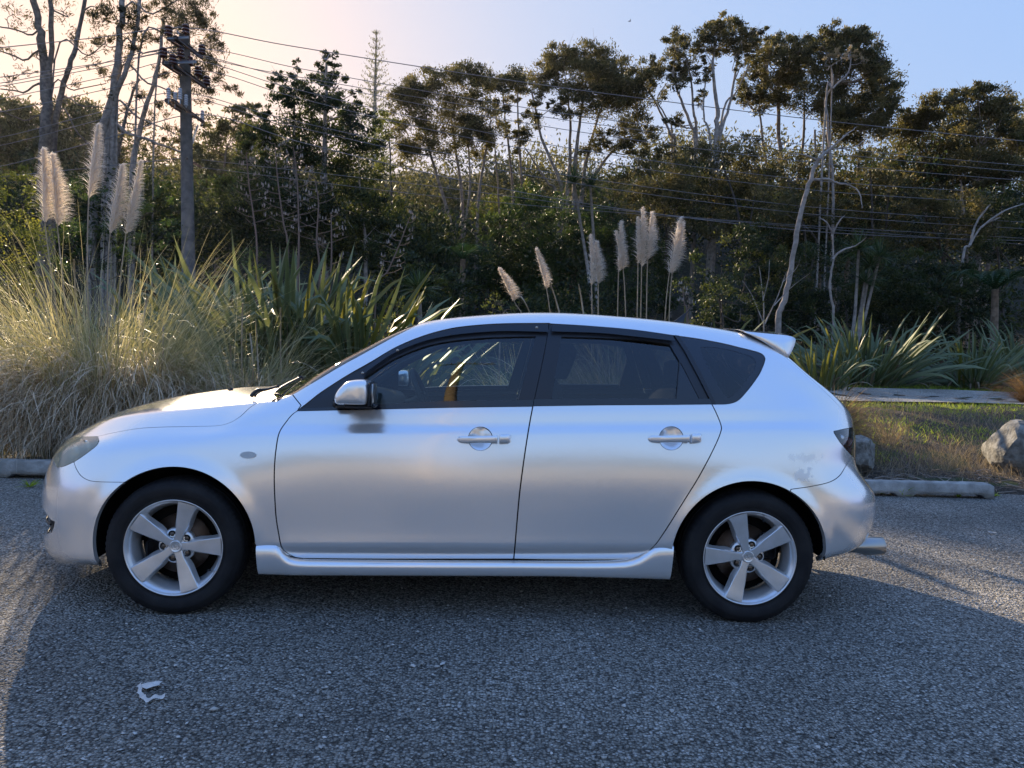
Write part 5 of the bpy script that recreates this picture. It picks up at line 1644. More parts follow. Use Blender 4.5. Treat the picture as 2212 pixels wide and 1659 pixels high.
def bark(name, c1_, c2_, scale=8):
    m = mat(name, c1_, rough=.9, vary=c2_, vscale=scale, bump=.7, bscale=22)
    return m
M_bark_grey = bark('grey_bark', (.20, .175, .15), (.36, .32, .28))
M_bark_brown = bark('brown_bark', (.15, .11, .08), (.32, .25, .19))
M_bark_dark = bark('dark_bark', (.045, .036, .028), (.10, .082, .066))
M_bark_pine = bark('pine_bark', (.095, .080, .066), (.20, .17, .14))
M_bark_pale = bark('pale_bark', (.23, .195, .165), (.37, .32, .28))
ML_kanuka = leaf_mat('kanuka_foliage', [(.022, .026, .012), (.060, .062, .026), (.11, .10, .044), (.17, .145, .065)], trans=.45)
ML_dark = leaf_mat('totara_foliage', [(.010, .018, .008), (.022, .036, .014), (.045, .062, .020), (.10, .11, .03)], trans=.38)
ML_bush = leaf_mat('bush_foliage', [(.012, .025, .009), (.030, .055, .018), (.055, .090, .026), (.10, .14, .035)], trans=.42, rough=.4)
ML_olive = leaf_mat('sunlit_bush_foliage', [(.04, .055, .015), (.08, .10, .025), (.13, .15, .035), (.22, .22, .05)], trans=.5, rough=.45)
ML_pine = leaf_mat('pine_foliage', [(.03, .032, .018), (.06, .058, .03), (.10, .085, .045), (.16, .13, .07)], trans=.4)
ML_far = leaf_mat('far_foliage', [(.05, .055, .03), (.10, .10, .05), (.16, .15, .08)], trans=.4)
ML_pale = leaf_mat('dry_foliage', [(.20, .15, .10), (.32, .25, .17), (.42, .34, .24)], trans=.4)

def limbs_geo(paths, m, name, parent, seg=7):
    G_ = Geo()
    for P, r0, r1 in paths:
        P = smooth_line(P, 4)
        P = P + rng.normal(size=P.shape) * (.10 * r0)
        G_.tube(P, np.linspace(r0, r1, len(P)), seg, jitter=.06)
    return obj(name, G_.mesh(name, m, True), parent)

KG = 'tall thin-stemmed trees with flat tufted crowns along the ridge'
def px_tree(kind, label, cat, depth_y, stems, blobs, lm, bm, dens=330, LW=(.125, .042), group=None, spread=1.0, up=.45, outw=.7, link_r=.05, flat=.8, shell=.6, twigs=True, gnd=None, ragged=.35):
    """stems: list of (px points from the foot up, radius foot, radius top); blobs: (px, py, r_px)"""
    sc = (depth_y - CAM_LOC[1]) / (FPX * 2212)         # metres per photo pixel at that depth
    st3 = []
    for pts, r0, r1 in stems:
        r0 *= .72; r1 *= .72
        P = [at_y(px, py, depth_y + (rng.uniform(-.3, .3) if i else 0)) for i, (px, py) in enumerate(pts)]
        f = P[0].copy(); g_ = float(hgt(f[0], f[1]))
        if f[2] > g_ + .02:
            P.insert(0, np.array([f[0] + (f[0] - P[1][0]) * .15, f[1], g_ - .15]))
        else:
            P[0][2] = g_ - .15
        st3.append((np.array(P), r0, r1))
    b3 = []
    if group == KG:      # fill the crown between its main clumps
        extra = []
        for i, (ax_, ay_, ar_) in enumerate(blobs):
            near_ = sorted((math.hypot(ax_ - c[0], ay_ - c[1]), c) for c in blobs if c is not blobs[i])[:2]
            for dd, c in near_:
                if dd < 1.9 * (ar_ + c[2]) and rng.random() < .62:
                    extra.append(((ax_ + c[0]) / 2 + rng.normal() * 3, (ay_ + c[1]) / 2 + rng.normal() * 3, .72 * min(ar_, c[2])))
        blobs = [(a, b, r * 1.12) for a, b, r in list(blobs) + extra]
    for (px, py, r) in blobs:
        y = depth_y + rng.uniform(-.8, .8) * spread
        p = at_y(px, py, y)
        b3.append((p[0], p[1], p[2], r * sc))
    foot = st3[0][0][0]
    root = thing(kind, label, cat, (foot[0], foot[1], foot[2] + .15), 0, group)
    off = -np.array([foot[0], foot[1], foot[2] + .15])
    # limbs run from the nearest stem point to every clump
    G_ = Geo()
    allp = []
    for P, r0, r1 in st3:
        S_ = smooth_line(P, 5)
        rr_ = np.linspace(r0, r1, len(S_))
        S_ = S_ + rng.normal(size=S_.shape) * .12 * r0
        G_.tube(S_ + off, rr_, 8, jitter=.07)
        allp += [(S_[i], rr_[i]) for i in range(len(S_) // 3, len(S_))]
    root_tr = obj('trunk', G_.mesh('trunk', bm, True), root)
    if twigs:
        AP = np.array([a[0] for a in allp]); AR = np.array([a[1] for a in allp])
        for b in b3:
            c = np.array(b[:3]); d = np.linalg.norm(AP - c, axis=1) + 1.2 * np.maximum(AP[:, 2] - c[2] + .2, 0)
            i = int(np.argmin(d)); a0 = AP[i]
            if np.linalg.norm(c - a0) > 16 * b[3] + 4: continue
            mid_ = (a0 + c) / 2 + np.array([0, 0, -.12 * np.linalg.norm(c - a0)]) + rng.normal(size=3) * .12
            r_ = min(AR[i] * .6, .02 + .03 * b[3])
            G_ = Geo()
            G_.tube(smooth_line([a0, mid_, c], 4) + off, np.linspace(r_, r_ * .35, 9), 5)
            for _ in range(4):
                e = c + rng.normal(size=3) * b[3] * .65; m2 = (mid_ + e) / 2 + rng.normal(size=3) * .08
                G_.tube(np.array([mid_ * .35 + c * .65, m2 * .5 + (c + e) * .25, e]) + off, [r_ * .4, r_ * .25, r_ * .12], 4, cap=False)
            obj('limb', G_.mesh('limb', bm, True), root)
    P, O, T = crown_points(b3, dens * (1.25 if group == KG else 1.0), shell, flat, ragged)
    sz = rng.uniform(.7, 1.3, len(P))
    V, F, T = leaves(P, LW[0] * sz, LW[1] * sz, up, O, outw, T)
    obj('crown', mesh_from('crown', V + off, F, lm, False, T), root)
    return root
# ------------------------------------------------------------------ the forest, far to near
def jit(bl, n=0, s=.0):
    return bl
# the wooded slope behind everything: masses nobody could count
def mass(name, bands, Y0, Y1, n, L, W, lm, dens, rr, deep=None):
    """bands: (px, py of the top) across the picture; clumps fill everything under that line"""
    bx_, by_ = zip(*bands)
    px = rng.uniform(bx_[0], bx_[-1], n); Y = rng.uniform(Y0, Y1, n)
    top = np.interp(px, bx_, by_)
    py = top + (np.maximum(560, top + 120) - top) * rng.random(n) ** 1.5
    if deep: py = top + deep * rng.random(n)
    cs = np.array([at_y(a, b, c) for a, b, c in zip(px, py, Y)])
    P, O, T = crown_points([(c[0], c[1], c[2], rr * rng.uniform(.6, 1.5)) for c in cs], dens, .55, .85)
    sz = rng.uniform(.7, 1.3, len(P))
    V, F, T = leaves(P, L * sz, W * sz, .3, O, .5, T)
    return obj(name, mesh_from(name, V, F, lm, False, T), kind='stuff')
mass('far_forest', [(-800, 330), (-120, 290), (250, 300), (420, 330), (560, 330), (800, 330), (880, 372), (1000, 392), (1100, 385), (1180, 360), (1300, 335), (1420, 335), (1480, 315), (1600, 320), (1800, 290), (1950, 320), (2060, 260), (2350, 250), (2950, 330)], 40, 50, 250, .27, .105, ML_far, 19, 1.7, 120)
mass('undergrowth', [(-700, 430), (-120, 420), (420, 440), (760, 450), (830, 505), (1180, 505), (1260, 450), (1350, 400), (1600, 400), (2400, 400), (2850, 430)], 25, 34, 270, .21, .08, ML_dark, 30, 1.35)
mass('low_scrub', [(800, 640), (1400, 640), (1900, 640), (2180, 620), (2200, 560), (2420, 560)], 19.5, 23.5, 110, .15, .055, ML_dark, 85, .65)

# Norfolk pine far off
def norfolk():
    Y = 62
    top = at_y(813, 64, Y); foot_z = float(hgt(top[0], Y))
    root = thing('norfolk_pine', 'slender symmetrical pine with tiered branches, alone against the sky right of the spired tree', 'tree', (top[0], Y, foot_z))
    o = -np.array([top[0], Y, foot_z])
    G_ = Geo(); G_.tube(np.array([(top[0], Y, foot_z), (top[0], Y, top[2])]) + o, [.28, .03], 7); obj('trunk', G_.mesh('trunk', M_bark_grey, True), root)
    P = []; O = []
    H = top[2]
    for i, z in enumerate(np.arange(H - .35, H - 12, -.62)):
        k = (H - z); L = .25 + .27 * k ** .92
        nb = 7
        for a in np.linspace(0, 2 * PI, nb, endpoint=False) + i * .5 + rng.normal() * .1:
            d = np.array([math.cos(a), math.sin(a), .38]); d /= np.linalg.norm(d)
            t = np.linspace(.12, 1, max(4, int(L * 11)))
            pts = np.array([top[0], Y, z]) + d * (t * L)[:, None] + np.array([0, 0, 1]) * (.22 * L * t ** 2)[:, None] * .6
            for _ in range(2):
                P.append(pts + rng.normal(size=pts.shape) * .05); O.append(np.broadcast_to([d[0] * .4, d[1] * .4, 1.2], pts.shape))
    P = np.concatenate(P); O = np.concatenate(O)
    V, F, T = leaves(P, .20, .06, .6, O, 1.0)
    obj('crown', mesh_from('crown', V + o, F, leaf_mat('norfolk_foliage', [(.10, .11, .075), (.20, .20, .13)], trans=.35), False, T), root)
norfolk()

KG = 'tall thin-stemmed trees with flat tufted crowns along the ridge'
px_tree('kanuka_tree', 'flat-topped tree just right of the slender tiered pine, its many pale stems fanning left', 'tree', 31,
        [([(985, 545), (965, 450), (935, 350), (915, 280)], .16, .06), ([(1000, 545), (998, 430), (985, 330), (975, 260)], .15, .05), ([(1030, 505), (1035, 420), (1050, 320), (1060, 260)], .13, .05), ([(1000, 530), (1015, 400), (1010, 300)], .11, .04)],
        [(900, 185, 34), (880, 200, 24), (955, 160, 32), (1003, 163, 26), (1030, 175, 32), (870, 222, 30), (930, 235, 46), (1000, 240, 40), (1050, 262, 36), (900, 292, 40), (960, 300, 40), (1035, 315, 28), (880, 330, 30), (1005, 280, 30)],
        ML_kanuka, M_bark_brown, group=KG)
px_tree('kanuka_tree', 'open tree with a low flat crown and bright gaps, between two larger flat-topped trees', 'tree', 33,
        [([(1110, 480), (1105, 380), (1095, 290), (1085, 200)], .13, .04), ([(1130, 470), (1125, 370), (1120, 270), (1118, 200)], .11, .04), ([(1080, 500), (1075, 400), (1068, 300)], .1, .04)],
        [(1075, 172, 26), (1105, 175, 28), (1135, 180, 24), (1050, 180, 20), (1105, 225, 18), (1140, 270, 24), (1060, 230, 18), (1115, 310, 20), (1090, 270, 16)], ML_kanuka, M_bark_brown, group=KG)
px_tree('kanuka_tree', 'broad dome-crowned tree at the centre of the ridge on a thick bundle of red-brown stems', 'tree', 29,
        [([(1215, 445), (1205, 380), (1170, 300), (1150, 200)], .16, .05), ([(1225, 440), (1232, 330), (1228, 200)], .18, .05), ([(1240, 440), (1245, 320), (1262, 200)], .20, .06), ([(1255, 450), (1270, 330), (1300, 230)], .17, .05), ([(1250, 445), (1290, 370), (1330, 320), (1370, 290)], .13, .04), ([(1205, 440), (1180, 390), (1135, 320)], .11, .04)],
        [(1175, 150, 34), (1215, 122, 30), (1265, 126, 34), (1308, 138, 36), (1235, 165, 42), (1290, 175, 44), (1335, 190, 38), (1180, 192, 24), (1375, 222, 34), (1300, 222, 40), (1390, 270, 28), (1335, 292, 34), (1375, 320, 20), (1232, 232, 26), (1400, 170, 26), (1150, 240, 18), (1280, 320, 22), (1400, 300, 18)],
        ML_kanuka, M_bark_brown, group=KG, dens=380)
px_tree('kanuka_tree', 'leaning two-armed tree with small crowns and blue sky behind its bare arms', 'tree', 30,
        [([(1458, 330), (1448, 290), (1425, 240), (1398, 190)], .12, .04), ([(1452, 310), (1440, 255), (1420, 215), (1440, 180)], .07, .03)],
        [(1352, 142, 24), (1385, 150, 26), (1405, 168, 20), (1420, 130, 16), (1440, 200, 14), (1370, 190, 14)], ML_kanuka, M_bark_grey, group=KG)
px_tree('kanuka_tree', 'tall narrow tree with one tufted column of foliage on twin slim stems', 'tree', 28,
        [([(1502, 330), (1492, 270), (1470, 215), (1455, 160), (1462, 110)], .12, .04), ([(1505, 320), (1498, 240), (1492, 170), (1480, 120)], .1, .04)],
        [(1470, 74, 18), (1458, 98, 24), (1482, 104, 22), (1470, 130, 26), (1452, 152, 20), (1488, 150, 18), (1470, 176, 18), (1462, 262, 14), (1448, 258, 12)], ML_kanuka, M_bark_grey, group=KG)
px_tree('kanuka_tree', 'tallest open-crowned tree right of centre, its forked stems bare below the top tufts', 'tree', 27,
        [([(1545, 330), (1550, 240), (1540, 160), (1545, 90)], .19, .05), ([(1552, 330), (1575, 230), (1590, 150), (1600, 100)], .12, .04), ([(1535, 330), (1520, 250), (1525, 160)], .09, .03), ([(1556, 280), (1590, 200), (1620, 140)], .08, .03)],
        [(1528, 62, 24), (1555, 52, 22), (1588, 60, 24), (1545, 88, 30), (1608, 80, 22), (1640, 58, 17), (1628, 92, 18), (1522, 98, 18), (1575, 104, 26), (1610, 115, 16), (1530, 138, 14), (1520, 178, 13), (1600, 140, 14), (1515, 220, 12)],
        ML_kanuka, M_bark_grey, group=KG)
px_tree('kanuka_tree', 'layered dark tree between the tallest open tree and the largest dark crown', 'tree', 29,
        [([(1690, 430), (1685, 320), (1680, 200), (1700, 120)], .2, .06), ([(1660, 430), (1650, 320), (1640, 240)], .13, .05), ([(1720, 430), (1735, 300), (1738, 200)], .14, .05)],
        [(1672, 100, 24), (1700, 96, 26), (1735, 95, 22), (1650, 125, 26), (1690, 138, 38), (1730, 150, 32), (1622, 170, 26), (1665, 182, 34), (1715, 195, 36), (1640, 218, 24), (1600, 215, 18), (1750, 120, 16)],
        ML_kanuka, M_bark_brown, group=KG, dens=400)
px_tree('kanuka_tree', 'largest rounded dark crown on the right ridge, stepping down to the right', 'tree', 27,
        [([(1800, 600), (1795, 430), (1790, 300), (1800, 180)], .24, .08), ([(1830, 600), (1850, 420), (1860, 280)], .18, .06), ([(1770, 560), (1765, 400), (1760, 280)], .15, .05)],
        [(1785, 82, 24), (1815, 72, 24), (1845, 80, 26), (1870, 100, 24), (1775, 112, 30), (1825, 118, 42), (1880, 135, 32), (1905, 168, 32), (1850, 170, 50), (1790, 168, 40), (1760, 215, 36), (1830, 230, 50), (1895, 228, 38), (1925, 198, 24), (1870, 272, 42), (1800, 280, 36), (1930, 240, 20)],
        ML_kanuka, M_bark_brown, group=KG, dens=420)
px_tree('kanuka_tree', 'wind-combed dark tree whose sloping crown starts the group at the right edge', 'tree', 28,
        [([(2010, 560), (2000, 450), (1990, 350)], .2, .06), ([(2040, 560), (2060, 440), (2050, 330)], .16, .05)],
        [(1968, 262, 28), (2000, 232, 30), (2035, 218, 28), (1950, 290, 32), (2010, 285, 42), (1965, 335, 36), (2035, 345, 42), (1940, 380, 34), (2000, 390, 40)], ML_kanuka, M_bark_brown, group=KG, dens=400)
px_tree('kanuka_tree', 'high domed tree at the right edge, pale stems under a dark crown', 'tree', 26,
        [([(2110, 600), (2120, 450), (2115, 320)], .22, .07), ([(2130, 600), (2160, 470), (2170, 350)], .16, .05), ([(2090, 600), (2080, 450), (2070, 350)], .14, .05)],
        [(2065, 208, 24), (2095, 205, 28), (2130, 212, 30), (2160, 228, 30), (2185, 250, 28), (2080, 262, 34), (2130, 275, 44), (2180, 300, 38), (2100, 350, 40), (2160, 362, 42), (2200, 380, 36), (2210, 300, 26), (2080, 400, 30)], ML_kanuka, M_bark_brown, group=KG, dens=400)
# lower tier of dark canopy under the ridge trees
LG = 'dark lower trees filling the slope below the ridge crowns'
low = [
 ('low dark tree below the two-armed tree, its top against a patch of blue sky', 26, (1440, 560), [(1400, 350, 30), (1450, 335, 34), (1500, 330, 32), (1420, 390, 46), (1480, 385, 50), (1400, 440, 46), (1460, 450, 50), (1360, 400, 36)], ML_kanuka),
 ('shadowy spreading tree under the tallest open-crowned tree', 25, (1600, 600), [(1560, 330, 36), (1610, 320, 34), (1640, 345, 40), (1580, 385, 50), (1650, 400, 50), (1540, 420, 46), (1600, 450, 56), (1530, 480, 40)], ML_kanuka),
 ('dim greyish tree below the layered dark tree, beside the leaning bare trunk', 24, (1740, 600), [(1700, 370, 40), (1750, 350, 36), (1680, 430, 46), (1760, 420, 50), (1720, 490, 50), (1800, 380, 34), (1790, 450, 44)], ML_kanuka),
 ('dusky tree under the largest rounded crown, hung with thin branches', 24, (1890, 640), [(1880, 350, 40), (1860, 400, 42), (1920, 400, 44), (1850, 460, 46), (1910, 470, 50), (1960, 440, 34), (1890, 530, 46)], ML_kanuka),
 ('dark filler tree below the wind-combed crown', 24, (2040, 640), [(2000, 450, 40), (2060, 440, 44), (2020, 510, 50), (2090, 490, 46), (1970, 520, 36)], ML_kanuka),
 ('lower shaded tree at the right edge under the high domed crown', 23, (2160, 640), [(2140, 450, 44), (2190, 440, 40), (2160, 520, 50), (2205, 520, 40), (2120, 540, 36)], ML_dark),
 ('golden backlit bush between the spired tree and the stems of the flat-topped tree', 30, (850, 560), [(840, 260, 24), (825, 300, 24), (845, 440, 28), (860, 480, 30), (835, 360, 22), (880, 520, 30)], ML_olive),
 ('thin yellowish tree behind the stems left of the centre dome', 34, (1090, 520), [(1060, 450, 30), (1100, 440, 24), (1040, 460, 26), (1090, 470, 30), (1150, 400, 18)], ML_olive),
 ('low shaded thicket tree at the foot of the fanning stems', 25, (960, 640), [(900, 560, 44), (960, 560, 46), (1010, 570, 40), (930, 620, 46), (990, 620, 40)], ML_dark),
]
for lab, dy, foot, bl, lm in low:
    px_tree('bush_tree', lab, 'tree', dy, [([foot, (foot[0] - 5, (foot[1] + bl[0][1]) / 2), (bl[0][0], bl[0][1] + 20)], .10, .04), ([(foot[0] + 8, foot[1]), (foot[0] + 22, (foot[1] + bl[2][1]) / 2), (bl[2][0], bl[2][1] + 20)], .08, .03)], bl, lm, M_bark_dark, group=LG, dens=330, spread=1.6)
# pale half-dead tree in front of the big crown
px_tree('pale_dying_tree', 'pale half-dead tree with crooked whitish stem in front of the largest dark crown', 'tree', 24,
        [([(1800, 440), (1790, 300), (1787, 250), (1783, 215), (1800, 180), (1795, 140)], .085, .03), ([(1783, 230), (1800, 190), (1830, 160), (1840, 125)], .06, .03), ([(1797, 200), (1785, 150)], .05, .02)],
        [(1795, 118, 12), (1812, 112, 10), (1838, 112, 14), (1852, 122, 10), (1826, 122, 9), (1866, 128, 8)], ML_pale, M_bark_pale, dens=260, spread=.3, LW=(.12, .025))

# pines at the left, thin foliage with the low sun behind
px_tree('pine_tree', 'leftmost tall bare-limbed pine with forked grey trunk', 'tree', 24,
        [([(95, 400), (98, 300), (100, 230), (97, 150), (88, 70), (72, -10), (66, -60)], .33, .12), ([(105, 200), (112, 120), (110, 40), (108, -60)], .16, .10), ([(112, 330), (120, 260), (135, 190), (155, 130), (172, 60), (190, -30)], .18, .08),
         ([(100, 225), (50, 200), (0, 192)], .07, .03), ([(98, 160), (50, 130), (-10, 105)], .07, .03), ([(100, 130), (60, 75), (-10, 55)], .06, .03), ([(110, 215), (160, 195), (230, 180)], .05, .02), ([(100, 290), (50, 260), (-10, 235)], .05, .02), ([(120, 250), (180, 230), (240, 235)], .05, .02), ([(118, 130), (190, 120), (230, 90)], .05, .02), ([(125, 260), (170, 290), (215, 340)], .06, .02)],
        [(30, 30, 26), (60, 60, 20), (130, 20, 26), (20, 100, 22), (150, 70, 20), (200, 50, 26), (190, 110, 20), (60, 150, 18), (20, 170, 18), (160, 170, 16), (210, 150, 20), (230, 200, 14), (140, 215, 12), (30, 215, 14), (230, 100, 14), (215, 20, 22), (80, 110, 14)],
        ML_pine, M_bark_pine, dens=110, group='tall pines against the low sun', LW=(.16, .03), ragged=.5)
px_tree('pine_tree', 'leaning pine left of the power pole with a heavy dark crown reaching over it', 'tree', 25,
        [([(200, 420), (215, 310), (240, 215), (255, 120), (262, 30), (258, -60)], .27, .12), ([(245, 260), (270, 160), (292, 80), (305, -20)], .17, .08), ([(285, 400), (300, 290), (320, 220), (345, 130), (352, 40)], .17, .07),
         ([(230, 300), (280, 290), (340, 310), (400, 330)], .12, .04), ([(240, 250), (300, 255), (380, 290)], .08, .03), ([(255, 175), (320, 180), (390, 205)], .07, .03), ([(258, 130), (310, 115), (380, 100)], .06, .03), ([(300, 120), (360, 70), (410, 50)], .06, .03), ([(262, 60), (330, 30), (400, -10)], .06, .03), ([(340, 150), (400, 160), (450, 190)], .05, .02)],
        [(395, 15, 34), (430, 20, 30), (380, 60, 34), (425, 70, 36), (452, 50, 24), (370, 110, 30), (410, 125, 34), (455, 100, 26), (470, 130, 26), (455, 165, 30), (420, 175, 30), (480, 170, 20), (500, 185, 14), (390, 205, 24), (440, 210, 24), (350, 20, 28), (310, 25, 22), (330, 85, 20), (345, 160, 20), (250, 35, 26), (285, 95, 24), (225, 95, 20), (300, 50, 22), (240, 160, 18), (215, 40, 20), (270, 130, 18), (290, 60, 16), (280, 20, 20), (360, 235, 20), (300, 200, 14), (520, 205, 9), (465, 75, 14), (420, 260, 24), (370, 290, 24)],
        ML_pine, M_bark_grey, dens=290, group='tall pines against the low sun', LW=(.16, .03), ragged=.5)
px_tree('pine_tree', 'thin pine with a bare broken stub, standing low behind the left plumes', 'tree', 29,
        [([(250, 400), (262, 300), (280, 220), (300, 170)], .15, .06), ([(215, 330), (214, 290)], .12, .09)],
        [(300, 190, 16), (280, 240, 18), (330, 260, 22), (245, 290, 18), (310, 310, 22), (270, 340, 22), (360, 330, 22)], ML_pine, M_bark_pine, dens=170, group='tall pines against the low sun', LW=(.16, .03))
# hazy trees behind them
px_tree('hill_tree', 'hazy olive tree low on the left hillside behind the pine trunks', 'tree', 42, [([(60, 420), (60, 330), (62, 260)], .2, .06)],
        [(20, 250, 40), (70, 250, 34), (40, 300, 44), (110, 300, 34), (90, 340, 40), (10, 330, 40)], ML_far, M_bark_brown, dens=150, LW=(.26, .1))
px_tree('hill_tree', 'hazy rounded tree on the left hillside between the two pines', 'tree', 44, [([(180, 420), (180, 330), (182, 250)], .2, .06)],
        [(150, 240, 30), (190, 250, 36), (225, 270, 30), (170, 300, 44), (220, 320, 40), (150, 340, 34)], ML_far, M_bark_brown, dens=150, LW=(.26, .1))
px_tree('hill_tree', 'dusky tree behind the power pole, low against the bright sky', 'tree', 36, [([(470, 520), (480, 400), (490, 320)], .2, .06)],
        [(470, 270, 26), (510, 250, 22), (540, 235, 20), (450, 320, 34), (500, 310, 40), (430, 370, 40), (490, 380, 46), (400, 420, 40), (540, 290, 30)], ML_far, M_bark_brown, dens=170, LW=(.22, .08))
# dark spired tree
px_tree('totara_tree', 'dense dark evergreen with twin ragged spires, left of the tiered pine', 'tree', 23,
        [([(700, 640), (700, 450), (702, 300), (705, 130)], .3, .05), ([(640, 600), (635, 400), (636, 180)], .2, .04), ([(790, 560), (782, 460), (776, 380)], .12, .04)],
        [(706, 112, 9), (704, 128, 13), (692, 142, 14), (722, 118, 9), (724, 138, 15), (700, 162, 26), (728, 175, 24), (700, 205, 36), (640, 134, 8), (638, 158, 14), (628, 182, 20), (650, 190, 18), (598, 158, 10), (592, 178, 16), (612, 200, 18), (600, 222, 28), (655, 232, 46), (715, 250, 52), (768, 200, 12), (765, 225, 22), (775, 250, 30), (795, 290, 46), (705, 325, 70), (625, 320, 64), (560, 300, 36), (560, 262, 22), (785, 370, 60), (645, 415, 74), (735, 450, 74), (800, 455, 46), (565, 390, 54), (545, 340, 36), (500, 420, 44), (530, 470, 50), (600, 490, 54), (690, 520, 60), (780, 520, 54), (850, 500, 34), (550, 250, 14), (575, 235, 14)],
        ML_dark, M_bark_grey, dens=370, LW=(.125, .052), ragged=.3)
# shrubs of the middle distance
BG = 'rounded shrubs in front of the forest'
shr = [
 ('bright green rounded bush at the foot of the centre dome tree', 26, (1130, 690), [(1110, 440, 30), (1150, 430, 36), (1190, 445, 34), (1090, 480, 38), (1150, 490, 48), (1210, 490, 42), (1080, 540, 44), (1140, 560, 54), (1210, 550, 48), (1100, 610, 48), (1170, 630, 50), (1060, 590, 34)], ML_bush, 520),
 ('dark rounded bush behind the middle row of plumes', 25.5, (1350, 700), [(1270, 460, 30), (1310, 480, 38), (1260, 520, 42), (1330, 540, 48), (1390, 520, 42), (1280, 590, 48), (1350, 610, 50), (1420, 590, 44), (1440, 640, 40), (1300, 650, 44)], ML_bush, 480),
 ('dark low shrub just right of the rightmost middle plume', 10, (1560, 700), [(1520, 570, 34), (1570, 580, 38), (1500, 620, 36), (1560, 635, 44), (1610, 620, 36), (1600, 665, 36), (1530, 675, 36)], ML_dark, 520),
 ('broad dark green shrub behind the right flax clumps', 20, (2000, 740), [(1940, 590, 34), (1980, 570, 38), (2030, 575, 38), (2080, 600, 36), (1930, 640, 38), (1990, 630, 46), (2050, 640, 46), (2110, 650, 36), (1960, 690, 40), (2040, 700, 40), (2120, 700, 34)], ML_dark, 560),
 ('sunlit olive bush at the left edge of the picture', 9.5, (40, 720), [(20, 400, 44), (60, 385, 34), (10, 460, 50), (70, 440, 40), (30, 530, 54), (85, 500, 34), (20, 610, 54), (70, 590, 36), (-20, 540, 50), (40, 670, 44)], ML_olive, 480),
 ('shaded leafy bush behind the left pampas, near the pole foot', 12, (200, 640), [(150, 430, 34), (190, 410, 34), (240, 430, 34), (140, 490, 36), (200, 500, 44), (260, 480, 36), (310, 470, 34), (340, 430, 28), (160, 560, 40), (240, 560, 40), (320, 540, 38), (370, 490, 26)], ML_bush, 480),
 ('dark low scrub behind the tall flax, below the spired tree', 14, (900, 700), [(870, 560, 34), (900, 600, 36), (950, 610, 34), (860, 640, 34), (930, 660, 38), (990, 650, 34), (1000, 600, 30)], ML_dark, 480),
 ('small dark bush left of the cabbage tree head', 9, (560, 740), [(520, 560, 22), (545, 545, 18), (540, 590, 26), (570, 610, 22), (550, 640, 26), (600, 680, 26), (640, 700, 24)], ML_bush, 520),
 ('dark thicket filling the gap left of the leaning bare trunk', 19, (1640, 700), [(1600, 520, 40), (1650, 510, 40), (1620, 570, 44), (1680, 560, 40), (1650, 630, 44), (1710, 610, 40), (1740, 560, 40), (1770, 620, 40), (1720, 670, 36)], ML_dark, 420),
 ('dark thicket right of the leaning bare trunk, under the cabbage trees', 20, (1830, 700), [(1800, 540, 36), (1840, 590, 40), (1880, 620, 40), (1800, 660, 40), (1860, 680, 40), (1900, 560, 36)], ML_dark, 420),
]
for lab, dy, foot, bl, lm, dn in shr:
    px_tree('shrub', lab, 'bush', dy, [([foot, (foot[0] - 8, foot[1] - 60)], .06, .02)], bl, lm, M_bark_dark, group=BG, dens=dn, LW=(.085, .042) if dy > 13 else (.05, .026), spread=.7)

# leaning bare trunk and leafless shrubs
def bare(kind, label, cat, Y, paths, m, group=None):
    f = at_y(*paths[0][0][0], Y); g_ = float(hgt(f[0], Y))
    root = thing(kind, label, cat, (f[0], Y, g_), 0, group)
    o = -np.array([f[0], Y, g_])
    for i, (pts, r0, r1) in enumerate(paths):
        P = [at_y(px, py, Y + (0 if i == 0 else .0 if j == 0 else rng.uniform(-.25, .25))) for j, (px, py) in enumerate(pts)]
        if i == 0: P.insert(0, np.array([P[0][0], Y, g_ - .1]))
        P = smooth_line(P, 5); P = P + rng.normal(size=P.shape) * .15 * r0
        G_ = Geo(); G_.tube(P + o, np.linspace(r0, r1, len(P)), 8 if r0 > .03 else 5, jitter=.06)
        obj('trunk' if i == 0 else 'branch', G_.mesh('branch', m, True), root)
bare('dead_trunk', 'tall leaning bare whitish trunk with crooked side branches, right of the middle plumes', 'dead tree', 15,
     [([(1682, 690), (1696, 640), (1712, 560), (1728, 470), (1746, 400), (1768, 342)], .085, .05), ([(1766, 345), (1790, 325), (1800, 322)], .05, .02), ([(1750, 388), (1790, 388), (1812, 396), (1840, 402), (1858, 420), (1862, 450)], .035, .010), ([(1762, 345), (1740, 335), (1700, 330)], .03, .01), ([(1790, 325), (1830, 290), (1850, 275)], .03, .008), ([(1800, 322), (1850, 315), (1880, 290)], .02, .006)], M_bark_pale)
bare('bare_shrub', 'leafless grey twiggy shrub at the foot of the leaning bare trunk', 'shrub', 12.5,
     [([(1650, 705), (1648, 640), (1640, 575)], .022, .008), ([(1650, 700), (1625, 640), (1600, 600)], .016, .005), ([(1652, 700), (1680, 640), (1700, 585)], .018, .005), ([(1648, 650), (1660, 600), (1662, 560)], .012, .004), ([(1672, 660), (1710, 620), (1750, 590)], .014, .004), ([(1628, 645), (1610, 655), (1590, 640)], .010, .003), ([(1690, 610), (1720, 580), (1730, 555)], .01, .003)], M_bark_grey)
bare('twisted_shrub', 'small crooked pale tree with bright bare branches right of the leaning trunk', 'tree', 17,
     [([(1800, 680), (1792, 620), (1800, 560), (1798, 500)], .045, .02), ([(1798, 560), (1820, 540), (1850, 530), (1872, 512)], .035, .01), ([(1798, 505), (1785, 480), (1770, 470)], .03, .01), ([(1796, 510), (1812, 480), (1825, 465)], .03, .01)], M_bark_pale)
